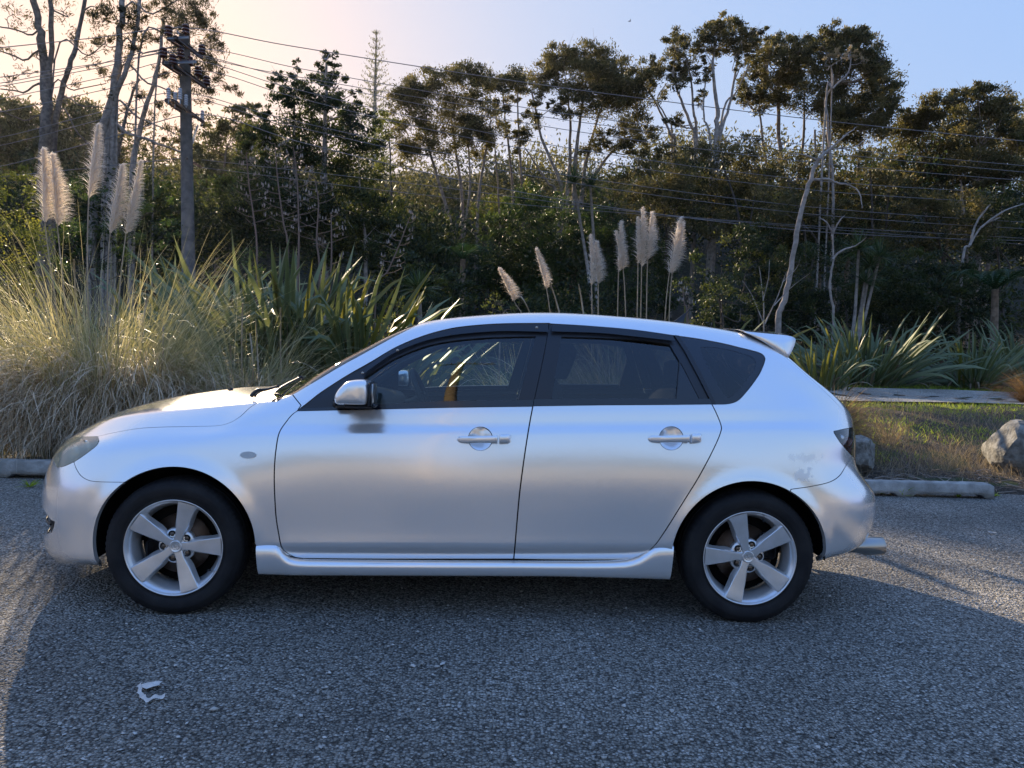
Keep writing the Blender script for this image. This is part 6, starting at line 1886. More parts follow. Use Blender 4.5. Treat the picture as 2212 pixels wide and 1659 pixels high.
bare('bare_sapling', 'pale forked stems leaning right at the far right of the forest', 'tree', 20,
     [([(2080, 560), (2095, 530), (2120, 490), (2160, 470)], .05, .02), ([(2095, 530), (2110, 480), (2140, 440)], .045, .02), ([(2120, 490), (2170, 455), (2212, 440)], .035, .015)], M_bark_grey)

# cabbage trees
ML_cab = leaf_mat('cabbage_leaf', [(.025, .045, .02), (.05, .085, .035), (.09, .13, .05)], trans=.3, rough=.4)
def cabbage(label, Y, foot, heads, R_, trunk_r=.07, n=120):
    f = at_y(*foot, Y); g_ = float(hgt(f[0], Y))
    root = thing('cabbage_tree', label, 'tree', (f[0], Y, g_), 0, 'spiky-headed cabbage trees')
    o = -np.array([f[0], Y, g_])
    G_ = Geo()
    for hx, hy in heads:
        h = at_y(hx, hy, Y)
        G_.tube(np.array([(f[0], Y, g_ - .1), ((f[0] + h[0]) / 2 + .05, Y, (g_ + h[2]) / 2), h]) + o, [trunk_r, trunk_r * .8, trunk_r * .6], 7)
    obj('trunk', G_.mesh('trunk', M_bark_grey, True), root)
    for hx, hy in heads:
        h = at_y(hx, hy, Y) + o
        az = rng.uniform(0, 2 * PI, n); ln = np.arccos(rng.uniform(-.35, 1, n))
        dirs = np.stack([np.cos(az), np.sin(az)], -1) * ln[:, None]
        V, F, T = blades(np.repeat(h[None], n, 0), dirs, R_ * rng.uniform(.8, 1.1, n), np.full(n, .035), rng.uniform(.1, .8, n) * (ln > .6), 4)
        obj('leaf_head', mesh_from('leaf_head', V, F, ML_cab, False, T), root, kind='stuff')
cabbage('single round spiky head low behind the roof, right of the tall flax', 9.5, (905, 680), [(905, 625)], .42, .06, 170)
cabbage('spiky cabbage tree right of the centre dome stems', 22, (1300, 520), [(1240, 395), (1275, 400)], .75)
cabbage('slim group of spiky heads in the dark right of the leaning trunk', 18, (1840, 640), [(1855, 540), (1880, 575), (1868, 610), (1900, 555)], .62, .06, 110)

# tree fern at the right edge
def fern(label, Y, c, n, L, rootpx):
    f = at_y(*rootpx, Y); g_ = float(hgt(f[0], Y)); h = at_y(*c, Y)
    root = thing('tree_fern', label, 'fern', (f[0], Y, g_), 0, 'tree ferns under the forest edge')
    o = -np.array([f[0], Y, g_])
    G_ = Geo(); G_.tube(np.array([(f[0], Y, g_ - .1), h]) + o, [.12, .09], 8); obj('trunk', G_.mesh('trunk', M_bark_brown, True), root)
    lm = leaf_mat('fern_frond', [(.02, .05, .018), (.05, .10, .035)], trans=.35, rough=.45)
    for i, a in enumerate(np.linspace(0, 2 * PI, n, endpoint=False)):
        a += rng.normal() * .1; ll = L * rng.uniform(.85, 1.1)
        t = np.linspace(0, 1, 26)
        r = ll * np.sin(t * 1.25) / 1.1; z = .42 * ll * np.sin(t * 2.3) - .25 * ll * t ** 2
        C = np.stack([np.cos(a) * r, np.sin(a) * r, z], -1)
        sd = np.array([-math.sin(a), math.cos(a), 0])
        w = .30 * np.sin(np.clip(t * 1.05 + .08, 0, 1) * PI) ** .8 * ll * .62 + .01
        V = []; F = []
        for k in range(1, 25):
            for s_ in (-1, 1):
                p = C[k]; q = C[k] + sd * s_ * w[k] + (C[min(k + 1, 25)] - C[k]) * 1.6 + np.array([0, 0, -.10 * w[k]])
                d = (C[k] - C[k - 1]) * .36
                b = len(V); V += [p - d, p + d, q]; F.append([b, b + 1, b + 2])
        V = np.array(V) + h + o
        G_ = Geo(); G_.add(V, np.array(F), rng.random()); G_.tube(C[::3] + h + o, .012, 4, cap=False)
        obj('frond', G_.mesh('frond', lm), root)
fern('wide-fronded tree fern at the right edge behind the flax', 16.5, (2150, 625), 17, 1.5, (2150, 720))
fern('small tree fern low behind the centre, right of the golden bush', 21, (1000, 560), 12, 1.2, (1000, 600))

# ------------------------------------------------------------------ flax
FL = [leaf_mat('flax_leaf', [(.085, .115, .062), (.14, .18, .095), (.21, .25, .145)], trans=.25, rough=.5, spec=.3),
      leaf_mat('flax_leaf_yellow', [(.10, .11, .03), (.17, .17, .05)], trans=.45, rough=.4),
      leaf_mat('flax_leaf_dead', [(.16, .12, .08), (.28, .22, .16)], trans=.25, rough=.7)]
def flax_proto(bend, tipdroop, fold, m, k):
    # keeled sword leaf, height 1 along z, leaning to +x
    t = np.linspace(0, 1, 9)
    ang = .05 + bend * t ** 1.5 + tipdroop * np.clip((t - .72) / .28, 0, 1) ** 1.2
    ds = np.diff(t)
    am = (ang[1:] + ang[:-1]) / 2
    x = np.concatenate([[0], np.cumsum(np.sin(am) * ds)]); z = np.concatenate([[0], np.cumsum(np.cos(am) * ds)])
    w = np.interp(t, [0, .15, .5, .8, .95, 1], [.55, .8, 1, .8, .32, .02]) * .5
    nx = np.cos(ang); nz = -np.sin(ang)
    L = np.stack([x + nx * w * fold * .06, -w * .075, z + nz * w * fold * .06], -1); R_ = L * (1, -1, 1)
    C = np.stack([x - nx * w * .02, 0 * x, z - nz * w * .02], -1)
    V = np.stack([L, C, R_], 1).reshape(-1, 3)
    k_ = np.arange(8) * 3
    F = np.concatenate([np.stack([k_, k_ + 1, k_ + 4, k_ + 3], -1), np.stack([k_ + 1, k_ + 2, k_ + 5, k_ + 4], -1)])
    return mesh_from('leaf', V, F, m, True, np.full(len(V), k))
protos = {0: [flax_proto(b, d, f, FL[0], k) for b, d, f, k in ((.15, .1, .6, .2), (.35, .2, .6, .5), (.6, .3, .5, .8), (.3, 1.9, .5, .4), (.95, .5, .6, .6), (.1, .0, .6, .9), (1.3, .5, .6, .3))],
          1: [flax_proto(b, d, f, FL[1], k) for b, d, f, k in ((.15, .1, .6, .2), (.35, .2, .6, .6), (.6, .3, .5, 1.0))],
          2: [flax_proto(b, d, f, FL[2], k) for b, d, f, k in ((1.3, .8, .3, .2), (1.7, .6, .3, .7))]}
def flax(label, px, py, Y, hpx, n, width=.085, spread=.35, lean=0.0, yellow=.1, dead=.15, maxlean=.75, group='flax clumps with sword leaves'):
    """px,py: foot in the photo; hpx: height of the clump in photo pixels"""
    f = at_y(px, py, Y); sc = (Y - CAM_LOC[1]) / (FPX * 2212); H = hpx * sc
    g_ = min(float(hgt(f[0], Y)), f[2])
    root = thing('flax_plant', label, 'flax', (f[0], Y, g_), 0, group)
    H = H + (f[2] - g_)
    for i in range(n):
        kind = 2 if rng.random() < dead else (1 if rng.random() < yellow else 0)
        me = protos[kind][rng.integers(len(protos[kind]))]
        o = obj('leaf', me, root)
        a = rng.uniform(0, 2 * PI); r = spread * rng.random() ** .6
        tl = maxlean * rng.random() ** 1.1
        L = H * rng.uniform(.55, 1.0) * (1 if kind != 2 else .55) / max(.75, math.cos(tl))
        base = Vector((r * math.cos(a) * 1.2, r * math.sin(a) * .8, -.05))
        R0 = Matrix.Rotation(a + rng.normal() * .4, 4, 'Z') @ Matrix.Rotation(tl, 4, 'Y') @ Matrix.Rotation(rng.normal() * .2, 4, 'Z')
        wv = width / .075 * rng.uniform(.75, 1.2)
        o.matrix_local = Matrix.Translation(base) @ Matrix.Rotation(lean, 4, 'Y') @ R0 @ Matrix.Diagonal((L, wv, L, 1))
    return root
flax('tallest flax clump behind the left pampas, upright broad blades nearest the pole', 545, 740, 5.6, 245, 80, .075, .32, maxlean=.40, dead=.05)
flax('second tall flax clump, directly right of the tallest one, with a yellow-edged blade', 625, 750, 5.4, 260, 86, .08, .34, maxlean=.42, dead=.05, yellow=.14)
flax('flax clump in the middle of the left row with yellow tips', 705, 760, 5.3, 215, 76, .072, .34, maxlean=.5, yellow=.3, dead=.06)
flax('flax clump right of the yellow-tipped one, bending towards the car roof', 775, 770, 5.2, 215, 74, .072, .34, lean=.1, maxlean=.55, yellow=.22, dead=.08)
flax('low flax at the right end of the left row, beside the cabbage head', 835, 750, 5.6, 125, 34, .08, .3, lean=.25, maxlean=.7, yellow=.35)
flax('dark flax in the gap behind the pampas left of the pole foot', 405, 640, 8.6, 130, 34, .09, .4, maxlean=.4)
flax('flax in front of the pole foot with upright blades', 475, 650, 7.6, 150, 34, .09, .35, maxlean=.3, yellow=.15)
flax('dark shaded flax behind the first pampas clump', 310, 660, 8.6, 120, 26, .09, .4, maxlean=.45)
flax('sunlit yellow flax peeping over the rear of the roof', 1500, 740, 6.5, 118, 36, .06, .3, maxlean=.75, yellow=.85, dead=0)
flax('small yellowish flax with a few blades above the roof end', 1570, 735, 6.8, 62, 16, .05, .3, lean=.35, maxlean=.6, yellow=.8, dead=0)
flax('yellow-green flax immediately right of the spoiler', 1775, 835, 12.2, 128, 80, .05, .45, maxlean=.8, yellow=.55, dead=.1)
flax('biggest flax clump on the right beyond the gravel track', 1870, 835, 14.2, 188, 210, .06, .7, lean=.05, maxlean=1.1, dead=.2)
flax('round flax clump right of the biggest one across the track', 2105, 838, 14.2, 148, 150, .055, .5, maxlean=1.15, dead=.22)
flax('flax at the right edge of the picture behind the orange tussock', 2215, 800, 15.2, 140, 90, .055, .5, maxlean=1.0, dead=.2)

# flower stalks with split pods
M_stalk = mat('flax_stalk', (.17, .12, .095), rough=.8)
M_pod = tone_mat('seed_pod', [(.15, .115, .09), (.26, .21, .17), (.36, .30, .25)], rough=.8)
def stalk(label, Y, pts, n, side=.22):
    P = np.array([at_y(px, py, Y) for px, py in pts]); g_ = float(hgt(P[0][0], Y))
    root = thing('flax_stalk', label, 'flower stalk', (P[0][0], Y, g_), 0, 'dry flax flower stalks with pods')
    o = -np.array([P[0][0], Y, g_])
    P = np.vstack([[P[0][0], Y, g_ - .05], P])
    S_ = smooth_line(P, 6)
    G_ = Geo(); G_.tube(S_ + o, np.linspace(.016, .006, len(S_)), 6)
    pod = Geo()
    m = len(S_)
    for i in range(n):
        t = .42 + .58 * (i + .5) / n
        p = S_[min(int(t * m), m - 1)]
        a = (i % 2) * PI + rng.normal() * .5
        L = side * (1.15 - t) * 1.8 + .03
        e = p + np.array([math.cos(a) * L, math.sin(a) * L * .5, L * .35])
        G_.tube(np.array([p, (p + e) / 2 + (0, 0, -.02), e]) + o, [.006, .004, .003], 4, cap=False)
        for _ in range(rng.integers(3, 7)):
            b = p + (e - p) * rng.uniform(.45, 1.05); d = np.array([rng.normal() * .5, rng.normal() * .5, 1.0]); d /= np.linalg.norm(d)
            l = rng.uniform(.055, .095)
            V, F = stone_proto(1)
            V = V * (.010, .010, l / 2) 
            V = V + b + d * l / 2 + np.array([0, 0, 0]) ; pod.add(V + o, F, rng.random())
    obj('stem', G_.mesh('stem', M_stalk, True), root)
    obj('seed_pods', pod.mesh('seed_pods', M_pod), root, kind='stuff')
stalk('pod-hung flax stalk nearest the pole, tallest of the left row', 6.6, [(555, 560), (548, 470), (538, 400), (532, 330)], 13)
stalk('straight pod-hung flax stalk in the middle of the left row', 6.4, [(622, 560), (612, 480), (600, 390), (594, 310)], 14)
stalk('flax stalk just right of the middle one with crowded pods', 6.2, [(645, 560), (645, 480), (642, 390), (634, 318)], 14)
stalk('thin bushy flax stalk at the right of the left row', 6.0, [(690, 600), (684, 520), (688, 440), (680, 385)], 12, .3)
stalk('dark thin flax stalk rising from the yellow-tipped flax', 5.8, [(712, 650), (716, 560), (716, 500), (715, 460)], 5, .18)
stalk('leaning pale flax stalk reaching right over the low flax', 6.0, [(812, 640), (838, 585), (862, 530), (885, 470)], 12, .16)
stalk('short reddish flax stalk behind the roof aerial', 6.6, [(1484, 690), (1478, 655), (1474, 620)], 8, .06)

# ------------------------------------------------------------------ pampas grass
M_blade = leaf_mat('pampas_blade', [(.19, .20, .09), (.36, .34, .18), (.56, .50, .31), (.74, .66, .47)], trans=.35, rough=.45, glow=(1.3, 1.25, .85))
M_straw = leaf_mat('pampas_straw', [(.36, .28, .19), (.60, .50, .37), (.80, .70, .54), (.92, .84, .70)], trans=.3, rough=.6, glow=(1.2, 1.12, .95))
M_plume = leaf_mat('pampas_plume', [(.78, .70, .60), (.88, .82, .74), (.95, .92, .86)], trans=.55, rough=.8, glow=(1.05, 1.0, .95))
M_cane = mat('pampas_cane', (.42, .34, .23), rough=.6, vary=(.30, .23, .15), vscale=12)
def plume_geo(b, t, w, n=900):
    """hairs that leave the axis b->t, swept to the lee side and drooping"""
    ax = t - b; L = np.linalg.norm(ax)
    u = rng.random(n) ** .85
    base = b + ax * u[:, None] + rng.normal(size=(n, 3)) * .006
    a = rng.normal(size=n) * .75
    # wind from the left: hairs to +x
    sw = np.where(rng.random(n) < .93, 1, -.4)
    dirs = np.stack([np.cos(a) * sw, np.sin(a)], -1)
    dirs = dirs / np.linalg.norm(dirs, axis=1)[:, None]
    env = np.interp(u, [0, .12, .4, .8, 1], [.8, 1.0, .95, .5, .30])
    ln = w * env * rng.uniform(.6, 1.15, n)
    return blades(base, dirs * (.55 + .25 * rng.random(n))[:, None], ln * 1.35, np.full(n, .0052), 1.3 * rng.uniform(.6, 1.2, n), 3, taper=.3)
def pampas_plume(root, o, Y, foot, pts, w, n=620, up=False, cane=.009):
    P = np.array([at_y(px, py, Y) for px, py in [foot] + pts])
    S_ = smooth_line(P, 5)
    st = obj('flower_stem', None, root) if False else None
    G_ = Geo(); G_.tube(S_ + o, np.linspace(cane, cane * .4, len(S_)), 6)
    so = obj('flower_stem', G_.mesh('flower_stem', M_cane, True), root)
    V, F, T = plume_geo(P[-2], P[-1], w, n)
    obj('plume', mesh_from('plume', V + o, F, M_plume, False, T), so)
def pampas(label, cx, Y, width, n_green, n_straw, h, plumes=(), group='pampas grass clumps', straw_h=.8, lean=0.0, canes=()):
    f = at_y(cx, 900, Y); g_ = float(hgt(f[0], Y))
    root = thing('pampas_grass', label, 'pampas grass', (f[0], Y, g_), 0, group)
    o = -np.array([f[0], Y, g_])
    def basepts(n, w):
        a = rng.uniform(0, 2 * PI, n); r = w * rng.random(n) ** .5
        return np.stack([r * np.cos(a), r * np.sin(a) * .55, np.full(n, 0.0) + rng.random(n) * .1], -1), a
    B, a = basepts(n_green, width)
    outd = np.stack([np.cos(a) + lean + rng.normal(size=n_green) * .5, np.sin(a) * .8 + rng.normal(size=n_green) * .5], -1)
    outd /= np.linalg.norm(outd, axis=1)[:, None]
    ln = .05 + .35 * rng.random(n_green)
    V, F, T = blades(B, outd * ln[:, None], h * rng.uniform(.6, 1.15, n_green), rng.uniform(.005, .010, n_green), rng.uniform(.2, 1.9, n_green), 9, tone=np.clip(rng.normal(.45, .25, n_green), 0, 1))
    obj('green_blades', mesh_from('green_blades', V, F, M_blade, False, T), root, kind='stuff')
    B, a = basepts(n_straw, width * 1.08)
    B[:, 2] += rng.random(n_straw) * straw_h * .75
    outd = np.stack([np.cos(a) + rng.normal(size=n_straw) * .5, np.sin(a) * .9 - .35 + rng.normal(size=n_straw) * .5], -1)
    outd /= np.linalg.norm(outd, axis=1)[:, None]
    V, F, T = blades(B, outd * rng.uniform(.4, 1.1, n_straw)[:, None], straw_h * rng.uniform(.5, 1.25, n_straw), rng.uniform(.005, .010, n_straw), rng.uniform(1.0, 2.6, n_straw), 7)
    V[:, 2] = np.maximum(V[:, 2], .01 + .02 * rng.random(len(V)))
    obj('dead_blades', mesh_from('dead_blades', V, F, M_straw, False, T), root, kind='stuff')
    for foot, pts, w in plumes:
        pampas_plume(root, o, Y, foot, pts, w * rng.uniform(.78, 1.08), 1500 if Y < 4.4 else 1100)
    for pts in canes:
        G_ = Geo(); G_.tube(smooth_line([at_y(px, py, Y - rng.uniform(0, .3)) for px, py in pts], 4) + o, [.010] * 4 + [.008] * (4 * (len(pts) - 1) - 3), 6); obj('broken_cane', G_.mesh('broken_cane', M_cane, True), root)
    return root
pampas('large pampas grass at the left with five tall cream plumes and a straw skirt over the kerb', 225, 3.7, .72, 1500, 4600, 2.2,
       [((150, 880), [(120, 650), (97, 480), (92, 322)], .125), ((160, 890), [(140, 650), (124, 488), (112, 335)], .135), ((205, 880), [(190, 650), (192, 425), (210, 270)], .135), ((235, 890), [(232, 650), (238, 505), (262, 358)], .15), ((268, 900), [(255, 700), (272, 505), (303, 348)], .13)],
       straw_h=.95, canes=[[(300, 890), (305, 740), (318, 640)], [(170, 880), (165, 700), (160, 560)], [(345, 880), (352, 760), (352, 690)]])
pampas('low straw-filled pampas grass just in front of the hood, spilling to the left edge', 60, 3.5, .55, 600, 2900, 1.6, straw_h=.85)
pampas('second pampas grass behind the bonnet with upright broken canes', 520, 3.8, .36, 560, 1900, 1.65, straw_h=.75,
       canes=[[(524, 870), (522, 760), (524, 655)], [(610, 860), (606, 760), (606, 665)], [(560, 860), (556, 760), (552, 690)], [(505, 860), (500, 790), (497, 745)], [(545, 855), (546, 780), (540, 720)]])
pampas('tangled pampas grass between the two larger clumps, mostly dead blades', 390, 3.8, .42, 380, 2000, 1.15, straw_h=.8)
pampas('wispy pampas grass arching low behind the windscreen', 640, 4.0, .32, 240, 420, 1.0, straw_h=.65)
pampas('pampas grass hidden behind the roof carrying the middle row of eight cream plumes', 1340, 4.9, .55, 700, 500, 1.45,
       [((1278, 800), [(1279, 700), (1278, 616), (1275, 508)], .10), ((1292, 800), [(1292, 700), (1292, 612), (1287, 522)], .09), ((1335, 800), [(1334, 700), (1336, 588), (1341, 478)], .10), ((1352, 800), [(1352, 700), (1346, 580), (1330, 500)], .085), ((1375, 800), [(1376, 700), (1378, 570), (1376, 470)], .095), ((1385, 800), [(1384, 700), (1386, 575), (1387, 450)], .115), ((1393, 800), [(1396, 700), (1399, 560), (1407, 460)], .12), ((1440, 800), [(1436, 700), (1446, 590), (1468, 472)], .135), ((1445, 800), [(1445, 700), (1452, 590), (1476, 480)], .10)])
pampas('sparse pampas grass behind the roof front with plumes bent to the left', 1150, 5.0, .4, 200, 150, 1.1,
       [((1205, 800), [(1190, 690), (1180, 622), (1157, 537)], .10), ((1160, 800), [(1132, 690), (1110, 650), (1077, 580)], .09)], canes=[[(1212, 690), (1200, 645), (1188, 610)], [(1262, 690), (1255, 640), (1250, 615)], [(1150, 690), (1135, 655), (1125, 640)]])
# scrubby heath plants near the roof front
for i, (lab, px, py, Y, bl) in enumerate((
   ('small yellowish heath shrub in front of the low flax at the roof front', 850, 760, 5.0, [(840, 660, 14), (860, 650, 14), (880, 670, 14), (845, 690, 18), (870, 695, 18), (820, 700, 16), (830, 720, 18)]),
   ('grey-green heath shrub behind the roof below the bent plumes', 1080, 740, 5.2, [(1060, 640, 12), (1080, 650, 14), (1055, 665, 16), (1085, 675, 16), (1110, 670, 14), (1130, 650, 10)]),
   ('dark fine-leaved shrub behind the windscreen top', 720, 800, 4.8, [(690, 720, 18), (720, 715, 18), (700, 750, 20), (740, 740, 18), (760, 720, 16), (670, 740, 18), (650, 770, 20), (780, 705, 14)]),
   ('low leafy shrub between the flax and the second pampas', 620, 800, 4.6, [(630, 690, 16), (650, 700, 16), (610, 710, 16), (640, 730, 18), (600, 740, 18), (670, 700, 14)]))):
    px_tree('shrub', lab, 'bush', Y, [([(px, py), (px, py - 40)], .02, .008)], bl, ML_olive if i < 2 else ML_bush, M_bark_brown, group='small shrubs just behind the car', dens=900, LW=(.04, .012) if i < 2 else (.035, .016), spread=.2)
# ------------------------------------------------------------------ power pole and lines
PY = 20.0
M_pole = mat('weathered_pole_timber', (.115, .11, .105), rough=.9, vary=(.22, .20, .185), vscale=4, bump=.6, bscale=12)
M_arm = mat('crossarm_timber', (.15, .10, .08), rough=.85, vary=(.24, .17, .13), vscale=6)
M_ins_b = mat('brown_insulator', (.075, .022, .014), rough=.2, coat=.5)
M_ins_w = mat('grey_insulator', (.50, .52, .56), rough=.3)
M_galv = mat('galvanised_steel', (.45, .46, .48), rough=.45, metal=.7)
M_wire = mat('power_line_wire', (.20, .19, .19), rough=.5, metal=.4)
pt_ = at_y(399, 75, PY); pb_ = at_y(407, 560, PY); gz = float(hgt(pb_[0], PY))
pole = thing('power_pole', 'weathered grey power pole with three crossarms and dark insulators left of the spired tree', 'power pole', (pb_[0], PY, gz))
o = -np.array([pb_[0], PY, gz])
base = pb_ + (pb_ - pt_) * ((gz - .3 - pb_[2]) / (pb_[2] - pt_[2]))
G_ = Geo(); G_.tube(np.array([base, pb_, pt_]) + o, [.215, .20, .155], 12); obj('shaft', G_.mesh('shaft', M_pole, True), pole)
def arm_piece(a, b, w=.10, name='crossarm', m=M_arm):
    a, b = np.array(a), np.array(b); d = b - a; L = np.linalg.norm(d); d /= L
    up = np.array([0, 0, 1.0]); s_ = np.cross(d, up); s_ /= np.linalg.norm(s_); up = np.cross(s_, d)
    G_ = Geo(); G_.box((a + b) / 2 + o, (L, w, w * 1.1), np.stack([d, s_, up], 1), bev=.01)
    return obj(name, G_.mesh(name, m), pole)
def ins(p, r, h, m, n=3):
    G_ = Geo(); prof = [(.001, h)]
    for k in range(n):
        z1 = h * (1 - k / n); z0 = h * (1 - (k + .75) / n)
        prof += [(r * .45, z1), (r * (.8 + .2 * k / n), z1 - .25 * h / n), (r * (.85 + .15 * k / n), z0), (r * .4, z0)]
    prof += [(r * .25, 0), (r * .2, -.12)]
    G_.lathe([(a, b) for a, b in prof], 14, 'z', np.array(p) + o)
    return obj('insulator', G_.mesh('insulator', m, True), pole)
def W3(px, py, y=0.0): return at_y(px, py, PY + y)
# the arms run away from us and to the right, so they show strongly foreshortened
arm_piece(W3(362, 82, -.8), W3(404, 108, 0)); arm_piece(W3(378, 80, -1.0), W3(436, 124, .9))
arm_piece(W3(352, 135, -.8), W3(398, 165, 0)); arm_piece(W3(368, 134, -1.0), W3(443, 188, .9))
arm_piece(W3(358, 216, -.8), W3(396, 243, 0)); arm_piece(W3(372, 216, -1.0), W3(440, 264, .8), .08)
arm_piece(W3(402, 342, -.2), W3(434, 361, .5), .06)
arm_piece(W3(362, 83, -.8), W3(408, 81, -1.0), .06, 'brace', M_galv)
arm_piece(W3(356, 136, -.8), W3(424, 134, -.8), .06, 'brace', M_galv)
arm_piece(W3(400, 255), W3(414, 312), .04, 'brace', M_galv); arm_piece(W3(414, 312, .1), W3(427, 270, .4), .05, 'cable_guard', M_ins_w)
arm_piece(W3(398, 88), W3(382, 66), .04, 'brace', M_galv)
top_i = [(364, 78, -.8), (401, 75, -.8), (436, 118, .8)]
mid_i = [(353, 125, -.8), (390, 127, -.6), (373, 140, -.9), (409, 143, 0), (428, 165, .5), (446, 185, .9)]
for x_, y_, d_ in top_i + mid_i: ins(W3(x_, y_, d_), .125, .30, M_ins_b)
low_i = [(364, 215, -.8), (378, 224, -.5), (389, 216, -.8), (402, 229, -.2), (437, 262, .8)]
for x_, y_, d_ in low_i: ins(W3(x_, y_, d_), .065, .34, M_ins_w, 5)
# wires: to the next poles, out of the picture on both sides
def wire(label, pts, r=.012, sag=.0):
    P = np.array([at_y(px, py, y) for px, py, y in pts])
    S_ = smooth_line(P, 10)
    c_ = P[0]
    G_ = Geo(); G_.tube(S_ - c_, r, 4, cap=False)
    ob = obj('power_line', G_.mesh('power_line', M_wire, True)); ob.location = c_
    tag(ob, label, 'power line', 'overhead power lines')
# y at the right edge of the picture and at x = 1300; left edge
RW = [((401, 60), (1300, 201), (2212, 305), (0, 155), 'topmost overhead wire, crossing the sky right of the pole'),
      ((436, 106), (1300, 257), (2212, 358), (0, 238), 'second overhead wire from the top, right of the pole'),
      ((353, 112), (1300, 270), (2212, 372), (0, 250), 'third overhead wire from the top, close under the second'),
      ((390, 114), (1300, 292), (2212, 390), (0, 277), 'fourth overhead wire from the top'),
      ((409, 130), (1300, 331), (2212, 418), (0, 324), 'fifth overhead wire from the top, crossing the spired tree'),
      ((428, 152), (1300, 351), (2212, 440), (0, 350), 'sixth overhead wire from the top'),
      ((389, 200), (1300, 390), (2212, 480), (0, 408), 'upper of the paired lower wires'),
      ((402, 213), (1300, 405), (2212, 494), (0, 432), 'lower of the paired lower wires'),
      ((437, 247), (1300, 445), (2212, 520), (0, 493), 'lowest thick overhead wire below the pair')]
for i, (p, m_, e, l, lab) in enumerate(RW):
    # quadratic run to the right, sagging
    pts = [(p[0], p[1], PY)]
    for f in (.12, .3, .5, .75, 1.0, 1.1):
        x_ = p[0] + (2212 - p[0]) * f
        xa, xm, xe = p[0], m_[0], e[0]
        L0 = (x_ - xm) * (x_ - xe) / ((xa - xm) * (xa - xe)); L1 = (x_ - xa) * (x_ - xe) / ((xm - xa) * (xm - xe)); L2 = (x_ - xa) * (x_ - xm) / ((xe - xa) * (xe - xm))
        pts.append((x_, p[1] * L0 + m_[1] * L1 + e[1] * L2, PY + 3.0 * f))
    lx = (0, p[1] + (RWL := {0: 95, 1: 135, 2: 150, 3: 160, 4: 185, 5: 200, 6: 215, 7: 225, 8: 250}[i]) * .45)
    pts = [(-120, lx[1] + 8, PY - 1.5), (0, lx[1], PY - 1.2), (p[0] * .55, (lx[1] * .42 + p[1] * .58) + 2, PY - .6)] + pts
    wire(lab, pts, .014 if i in (0, 8) else .011)
wire('thin cable low on the pole running left behind the plumes', [(-100, 392, PY), (200, 362, PY), (406, 340, PY)], .012)
wire('low dark cable right of the pole across the dark trees', [(436, 345, PY), (900, 398, PY + 1), (1500, 470, PY + 2), (2300, 520, PY + 3)], .010)
wire('lowest dark cable across the shrubs', [(436, 362, PY), (1000, 430, PY + 1), (1600, 480, PY + 2), (2300, 535, PY + 3)], .009)

# ------------------------------------------------------------------ kerb blocks, boulders, bank details
M_conc = mat('weathered_concrete', (.24, .235, .215), rough=.9, vary=(.42, .41, .385), vscale=9, bump=.8, bscale=60, detail=8)
def stop_block(label, x0, x1, Y, h=.135, w=.15):
    root = thing('wheel_stop', label, 'wheel stop', ((x0 + x1) / 2, Y, 0), 0, 'concrete wheel stops along the gravel edge')
    L = x1 - x0
    n = 60
    xs = np.linspace(-L / 2, L / 2, n)
    prof = [(-w / 2, .0), (-w / 2 + .004, h * .45), (-w / 2 + .010, h - .012), (-w / 2 + .020, h), (w / 2 - .020, h), (w / 2 - .010, h - .012), (w / 2, 0)]
    rows = []
    for x_ in xs:
        e = min(1, (L / 2 - abs(x_)) / .06); e = max(e, .0)
        r = []
        for k, (y_, z_) in enumerate(prof):
            z2 = z_ * (.84 + .16 * min(1, e * 1.4))
            lift = .034 if (.18 * L < abs(x_) < .45 * L or abs(x_) < .12 * L) and k in (0, 6) else 0
            j_ = rng.normal() * .0012
            r.append((x_, y_ * (.9 + .1 * e) + j_, z2 + lift + (j_ if k else 0)))
        rows.append(np.array(r))
    V, Q = loft(rows)
    G_ = Geo(); m_ = len(prof)
    G_.add(V, Q)
    for e_ in (0, n - 1):
        G_.T.append(np.array([[e_ * m_, e_ * m_ + j, e_ * m_ + j + 1] for j in range(1, m_ - 1)]))
    o_ = obj('block', G_.mesh('block', M_conc), root)
    return root
stop_block('long grey concrete wheel stop right of the rear bumper', 3.70, 6.12, 2.60)
stop_block('mossy concrete wheel stop under the straw skirt at the left edge', -4.7, -1.9, 2.62, .15, .16)
# boulders
M_rock = mat('grey_boulder', (.12, .115, .10), rough=.9, vary=(.27, .265, .24), vscale=5, bump=1.0, bscale=14, detail=9)
nt = M_rock.node_tree; b_ = nt.nodes['Principled BSDF']
def boulder(label, c, size, seed, rz=0):
    import bmesh
    bm = bmesh.new(); bmesh.ops.create_icosphere(bm, subdivisions=4, radius=1)
    from mathutils import noise
    r = np.random.default_rng(seed)
    pl = [Vector(v).normalized() for v in r.normal(size=(16, 3))]
    for v in bm.verts:
        d = v.co.normalized(); k = 1.0
        for p in pl:
            q = d.dot(p)
            if q > .62: k = min(k, .74 / q)
        k *= 1 + .10 * noise.noise(d * 2.2 + Vector((seed, 0, 0))) + .04 * noise.noise(d * 7 + Vector((seed, 3, 0))) + .018 * noise.noise(d * 19)
        v.co = d * k
    me = bpy.data.meshes.new('boulder'); bm.to_mesh(me); bm.free()
    for p in me.polygons: p.use_smooth = True
    me.set_sharp_from_angle(angle=math.radians(24))
    me.materials.append(M_rock)
    ob = obj('boulder', me); ob.location = c; ob.scale = size; ob.rotation_euler = (0, 0, rz)
    return tag(ob, label, 'boulder', 'boulders on the bank')
bL = at_y(1872, 985, 3.55)
boulder('smaller brown boulder half hidden behind the tail light', (bL[0] - .02, 3.75, .24), (.24, .24, .25), 3)
bR = at_y(2192, 970, 3.75)
boulder('large grey lichen-spotted boulder at the right edge', (bR[0] + .22, 4.0, .27), (.43, .38, .37), 11, .6)

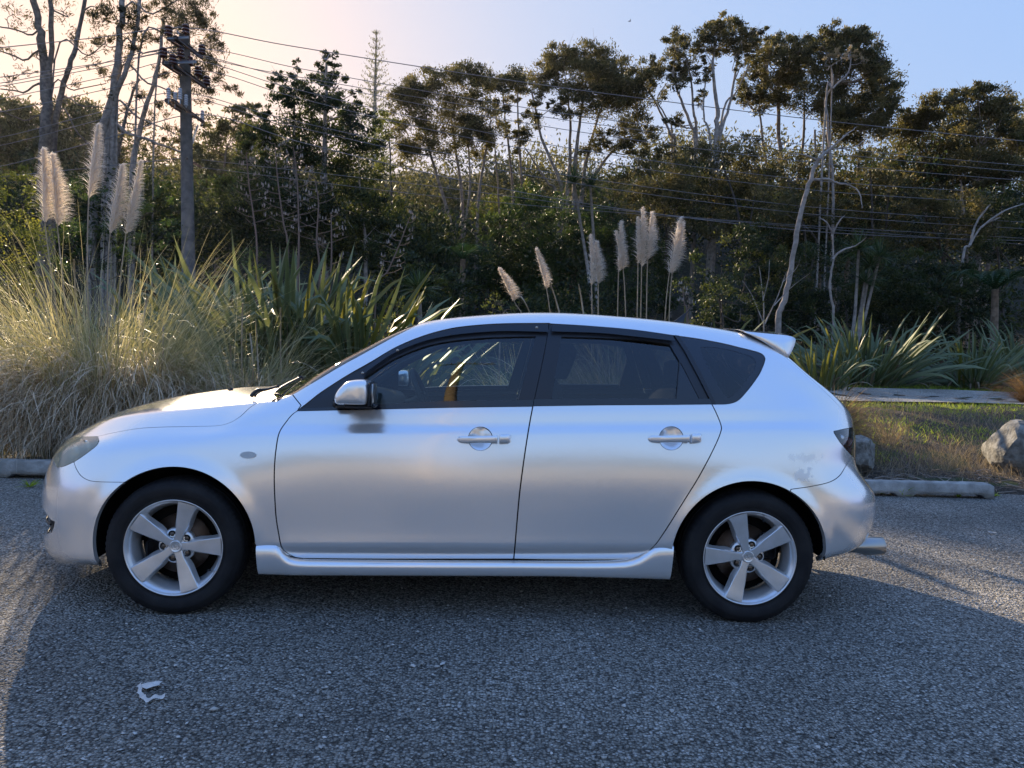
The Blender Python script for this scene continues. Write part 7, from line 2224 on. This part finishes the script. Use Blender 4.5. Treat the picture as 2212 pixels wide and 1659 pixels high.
# ground cover: dry grass, green patches, litter
M_dry = leaf_mat('dry_grass', [(.16, .12, .085), (.27, .21, .15), (.40, .33, .25)], trans=.35, rough=.7)
M_green = leaf_mat('short_grass', [(.09, .15, .02), (.20, .29, .035), (.32, .42, .06), (.45, .52, .10)], trans=.5, rough=.5)
M_brown = leaf_mat('brown_tussock', [(.10, .065, .035), (.19, .13, .075), (.30, .21, .12)], trans=.4, rough=.6)
def grass(name, n, xf, yf, h, lean, w, lm, seg=4, dens=None, droop=(.2, 1.4), kind='stuff'):
    x = xf(n); y = yf(n)
    if dens is not None:
        k = dens(x, y) > rng.random(len(x)); x, y = x[k], y[k]
    n = len(x)
    a = rng.uniform(0, 2 * PI, n)
    V, F, T = blades(np.stack([x, y, hgt(x, y) - .02], -1), np.stack([np.cos(a), np.sin(a)], -1) * (rng.random(n) * lean)[:, None], h * rng.lognormal(0, .3, n), np.full(n, w) * rng.uniform(.7, 1.3, n), rng.uniform(*droop, n), seg)
    return obj(name, mesh_from(name, V, F, lm, False, T), kind=kind)
U = lambda a, b: (lambda n: rng.uniform(a, b, n))
def nz(x, y, s, k=0): return np.sin(x * s + 1.3 * np.sin(y * s * .8 + k) + k) * np.sin(y * s * 1.1 + .9 * np.sin(x * s * .7 - k))
grass('dry_grass', 17000, U(3.2, 9.5), U(3.35, 6.0), .17, .9, .0035, M_dry, 4, lambda x, y: np.clip(1.1 - abs(y - 4.25) / 1.1, .12, 1) * (.75 + .35 * nz(x, y, 2.1)))
grass('green_groundcover', 24000, U(3.0, 12), U(4.3, 9.3), .075, .8, .010, M_green, 2, lambda x, y: np.clip(.5 + .9 * nz(x, y, 1.1, .7) + (y > 8.0) * .8, 0, 1))
grass('verge_grass', 15000, U(2.0, 18), U(12.85, 14.9), .075, .7, .010, M_green, 2)
grass('scrub_grass', 6000, U(3.2, 10), U(4.8, 8.2), .22, .8, .004, M_dry, 4, lambda x, y: np.clip(.45 - .5 * nz(x, y, 1.1, .7), .1, 1))
grass('bank_grass', 9000, U(-9, 3.2), U(3.2, 7.5), .22, .9, .005, M_dry, 4)
grass('under_flax_litter', 7000, U(3, 18), U(14.2, 17.5), .30, 1.1, .010, M_dry, 4)
grass('bush_floor', 9000, U(-9, 4), U(6, 14), .30, .9, .014, ML_bush, 3)
# stringy twigs and bark chips behind the wheel stop
n = 420
x = rng.uniform(3.5, 7.0, n); y = rng.uniform(2.85, 3.9, n)
G_ = Geo()
for i in range(n):
    a = rng.uniform(0, PI); L = rng.uniform(.05, .22)
    c = np.array([x[i], y[i], float(hgt(x[i], y[i])) + rng.uniform(.004, .03)])
    d = np.array([math.cos(a), math.sin(a), rng.normal() * .12]) * L / 2
    G_.tube([c - d, c + rng.normal(size=3) * .012, c + d], rng.uniform(.0016, .0045), 4, tone=rng.random())
obj('twig_litter', G_.mesh('twig_litter', tone_mat('dead_twigs', [(.10, .075, .055), (.24, .19, .15), (.40, .34, .28)])), kind='stuff')
# brown tussocks
def tussock(label, px, py, Y, R_, n, lm, lean=.9):
    f = at_y(px, py, Y); g_ = float(hgt(f[0], Y)) - .02
    a = rng.uniform(0, 2 * PI, n); r = .12 * rng.random(n) ** .5
    B = np.stack([r * np.cos(a), r * np.sin(a), np.zeros(n)], -1)
    V, F, T = blades(B, np.stack([np.cos(a), np.sin(a)], -1) * (rng.random(n) * lean)[:, None], R_ * rng.uniform(.6, 1.1, n), np.full(n, .0055), rng.uniform(.8, 2.2, n), 7)
    ob = obj('tussock', mesh_from('tussock', V, F, lm, False, T), kind=None); ob.location = (f[0], Y, g_)
    tag(ob, label, 'tussock grass', 'fine-leaved tussocks')
tussock('large brown wispy tussock directly behind the tailgate', 1775, 960, 4.7, .95, 1700, M_brown, 1.0)
tussock('second brown tussock behind the rear pillar, sweeping right', 1800, 930, 5.6, .85, 1000, M_brown, 1.1)
tussock('orange-brown tussock at the right edge beside the last flax', 2225, 880, 10.0, .95, 1100, leaf_mat('orange_tussock', [(.18, .10, .045), (.32, .20, .10)], trans=.45), 1.0)
tussock('thin seeding grass tuft in front of the track', 1925, 905, 5.6, .55, 90, M_dry, .3)
# weeds along the wheel stop
def weed(label, x, y, r, n, lm=M_green):
    a = rng.uniform(0, 2 * PI, n)
    V, F, T = blades(np.zeros((n, 3)), np.stack([np.cos(a), np.sin(a)], -1) * rng.uniform(.4, 1.3, n)[:, None], r * rng.uniform(.5, 1.1, n), np.full(n, .011), rng.uniform(.1, .8, n), 3)
    ob = obj('weed', mesh_from('weed', V, F, lm, False, T)); ob.location = (x, y, 0)
    tag(ob, label, 'weed', 'small green weeds at the gravel edge')
def on_ground(px, py):
    d = ray(px, py); return CAM_LOC + d * (-CAM_LOC[2] / d[2])
for lab, q, r in (('low flat weed under the right wheel stop, nearest its middle', (1948, 1072), .14), ('bright tuft of weed in front of the right wheel stop recess', (2000, 1066), .13), ('tiny weed beside the bumper corner at the wheel stop', (1905, 1066), .09), ('thin weed creeping at the right end of the wheel stop', (2070, 1074), .07), ('small yellowish weed on the gravel in front of the left wheel stop', (65, 1052), .11), ('weed tuft by the right end of the wheel stop against the bank', (2150, 1072), .06)):
    p = on_ground(*q); weed(lab, p[0], p[1], r, 26)
# litter on the gravel
p = on_ground(318, 1497)
M_paper = mat('pale_dry_leaf', (.72, .68, .62), rough=.7, vary=(.55, .50, .45), vscale=30)
th = np.linspace(0, 1, 26)
cx1 = np.array([(0, .030), (.012, .020), (.020, .004), (.034, -.006), (.046, -.018), (.062, -.022), (.078, -.014), (.092, -.006)]) * 1.35
L_ = smooth_line(cx1, 4); w = .0055 * (1 + .35 * np.sin(np.arange(len(L_)) * 1.7))
nn = np.gradient(L_, axis=0); nn = np.stack([-nn[:, 1], nn[:, 0]], -1); nn /= np.linalg.norm(nn, axis=1)[:, None]
V = []
for i in range(len(L_)):
    for s_ in (-1, 1):
        q = L_[i] + nn[i] * s_ * w[i]; V.append((q[0], q[1] * 1.5, .009 + .005 * math.sin(i * .9) + .003 * s_))
k_ = np.arange(len(L_) - 1) * 2
G_ = Geo(); G_.add(np.array(V), np.stack([k_, k_ + 1, k_ + 3, k_ + 2], -1))
cc = np.array([(.006, .034), (.022, .046), (.040, .050), (.056, .046), (.052, .036), (.060, .030), (.044, .026), (.030, .018), (.016, .022)]) * 1.35
G_.add(np.vstack([[(.045, .052, .018)], np.stack([cc[:, 0], cc[:, 1] * 1.4, .008 + .006 * rng.random(len(cc))], -1)]), np.array([[0, i + 1, (i + 1) % len(cc) + 1] for i in range(len(cc))]))
ob = obj('dry_leaf', G_.mesh('dry_leaf', M_paper, True)); ob.location = (p[0] - .05, p[1] - .02, .0)
tag(ob, 'pale torn curled leaf lying on the gravel in front of the front wheel', 'leaf')
p = on_ground(2143, 1152)
G_ = Geo(); G_.box((0, 0, .006), (.055, .03, .004), bev=.0015)
ob = obj('litter_scrap', G_.mesh('litter_scrap', mat('white_paper', (.75, .75, .74), rough=.6))); ob.location = (p[0], p[1], .004); ob.rotation_euler = (.1, .08, -.3)
tag(ob, 'small white scrap lying on the gravel right of the exhaust', 'litter')
# bird high in the sky
p = at_y(1360, 46, 45)
G_ = Geo(); G_.tube([(-.10, 0, 0), (0, 0, .01), (.09, 0, 0)], [.012, .035, .01], 6)
G_.add([(0, -.01, .02), (.03, -.22, .09), (.06, -.01, .01), (.03, .22, .08)], np.array([[0, 1, 2], [0, 2, 3]]))
ob = obj('bird', G_.mesh('bird', mat('bird_grey', (.25, .25, .26), rough=.8), True)); ob.location = p
tag(ob, 'tiny distant bird in the blue sky above the centre', 'bird')

# ------------------------------------------------------------------ behind the photographer: what the car mirrors
M_bank2 = mat('dry_added_bank', (.34, .29, .21), rough=.95, vary=(.22, .20, .13), vscale=.5)
def back_z(X, Y): return np.interp(-Y, [16, 19, 26, 40, 90], [-.1, .35, 1.9, 3.0, 4.0]) + .3 * np.sin(X * .25)
grid_sheet('added_bank', np.linspace(-60, 60, 40), np.linspace(-90, -16, 24), back_z, M_bank2)  # bank added out of view so the paint reflects something warm

# a power pole behind the photographer, mirrored small in the side glass
M_pole2 = mat('sunlit_pole_timber', (.42, .34, .22), rough=.85, vary=(.34, .27, .18), vscale=3)
rp = thing('power_pole', 'single-arm timber pole behind the photographer, mirrored in the front side window', 'power pole', (.14, -11.5, 0))
G_ = Geo(); G_.tube([(0, 0, -.2), (0, 0, 7), (0, 0, 14.4)], [.19, .17, .14], 12); obj('shaft', G_.mesh('shaft', M_pole2, True), rp)
G_ = Geo(); G_.box((0, .12, 13.9), (2.2, .11, .12), bev=.01); obj('crossarm', G_.mesh('crossarm', M_pole2), rp)
for x_ in (-1.0, -.35, .45, 1.0):
    G_ = Geo(); G_.lathe([(.001, .24), (.04, .22), (.07, .14), (.05, .10), (.02, .06), (.02, 0)], 10, 'z', (x_, .12, 13.96)); obj('insulator', G_.mesh('insulator', M_ins_b, True), rp)

# a line of scrub added out of view, to give the car's flank reflections
n = 90
tx = rng.uniform(-60, 60, n); ty = rng.uniform(-46, -38, n)
P, O, T = crown_points([(a, b, float(back_z(a, b)) + rng.uniform(.3, 2.2), rng.uniform(1.2, 2.4)) for a, b in zip(tx, ty)], 8, .55, .85)
V, F, T = leaves(P, .5, .24, .3, O, .5, T)
obj('added_scrub', mesh_from('added_scrub', V, F, ML_olive, False, T), kind='stuff')
# ------------------------------------------------------------------ thin sunlit air
G_ = Geo(); G_.box((0, 5, 14), (190, 190, 32))
hz = G_.mesh('haze', None)
m = bpy.data.materials.new('haze_air'); m.use_nodes = True; nt = m.node_tree; nt.nodes.clear()
out = nt.nodes.new('ShaderNodeOutputMaterial'); v = nt.nodes.new('ShaderNodeVolumePrincipled')
v.inputs['Density'].default_value = .00012
v.inputs['Color'].default_value = (.96, .92, .86, 1)
v.inputs['Anisotropy'].default_value = .6
nt.links.new(v.outputs[0], out.inputs['Volume'])
hz.materials.append(m)
obj('haze', hz, kind='stuff')
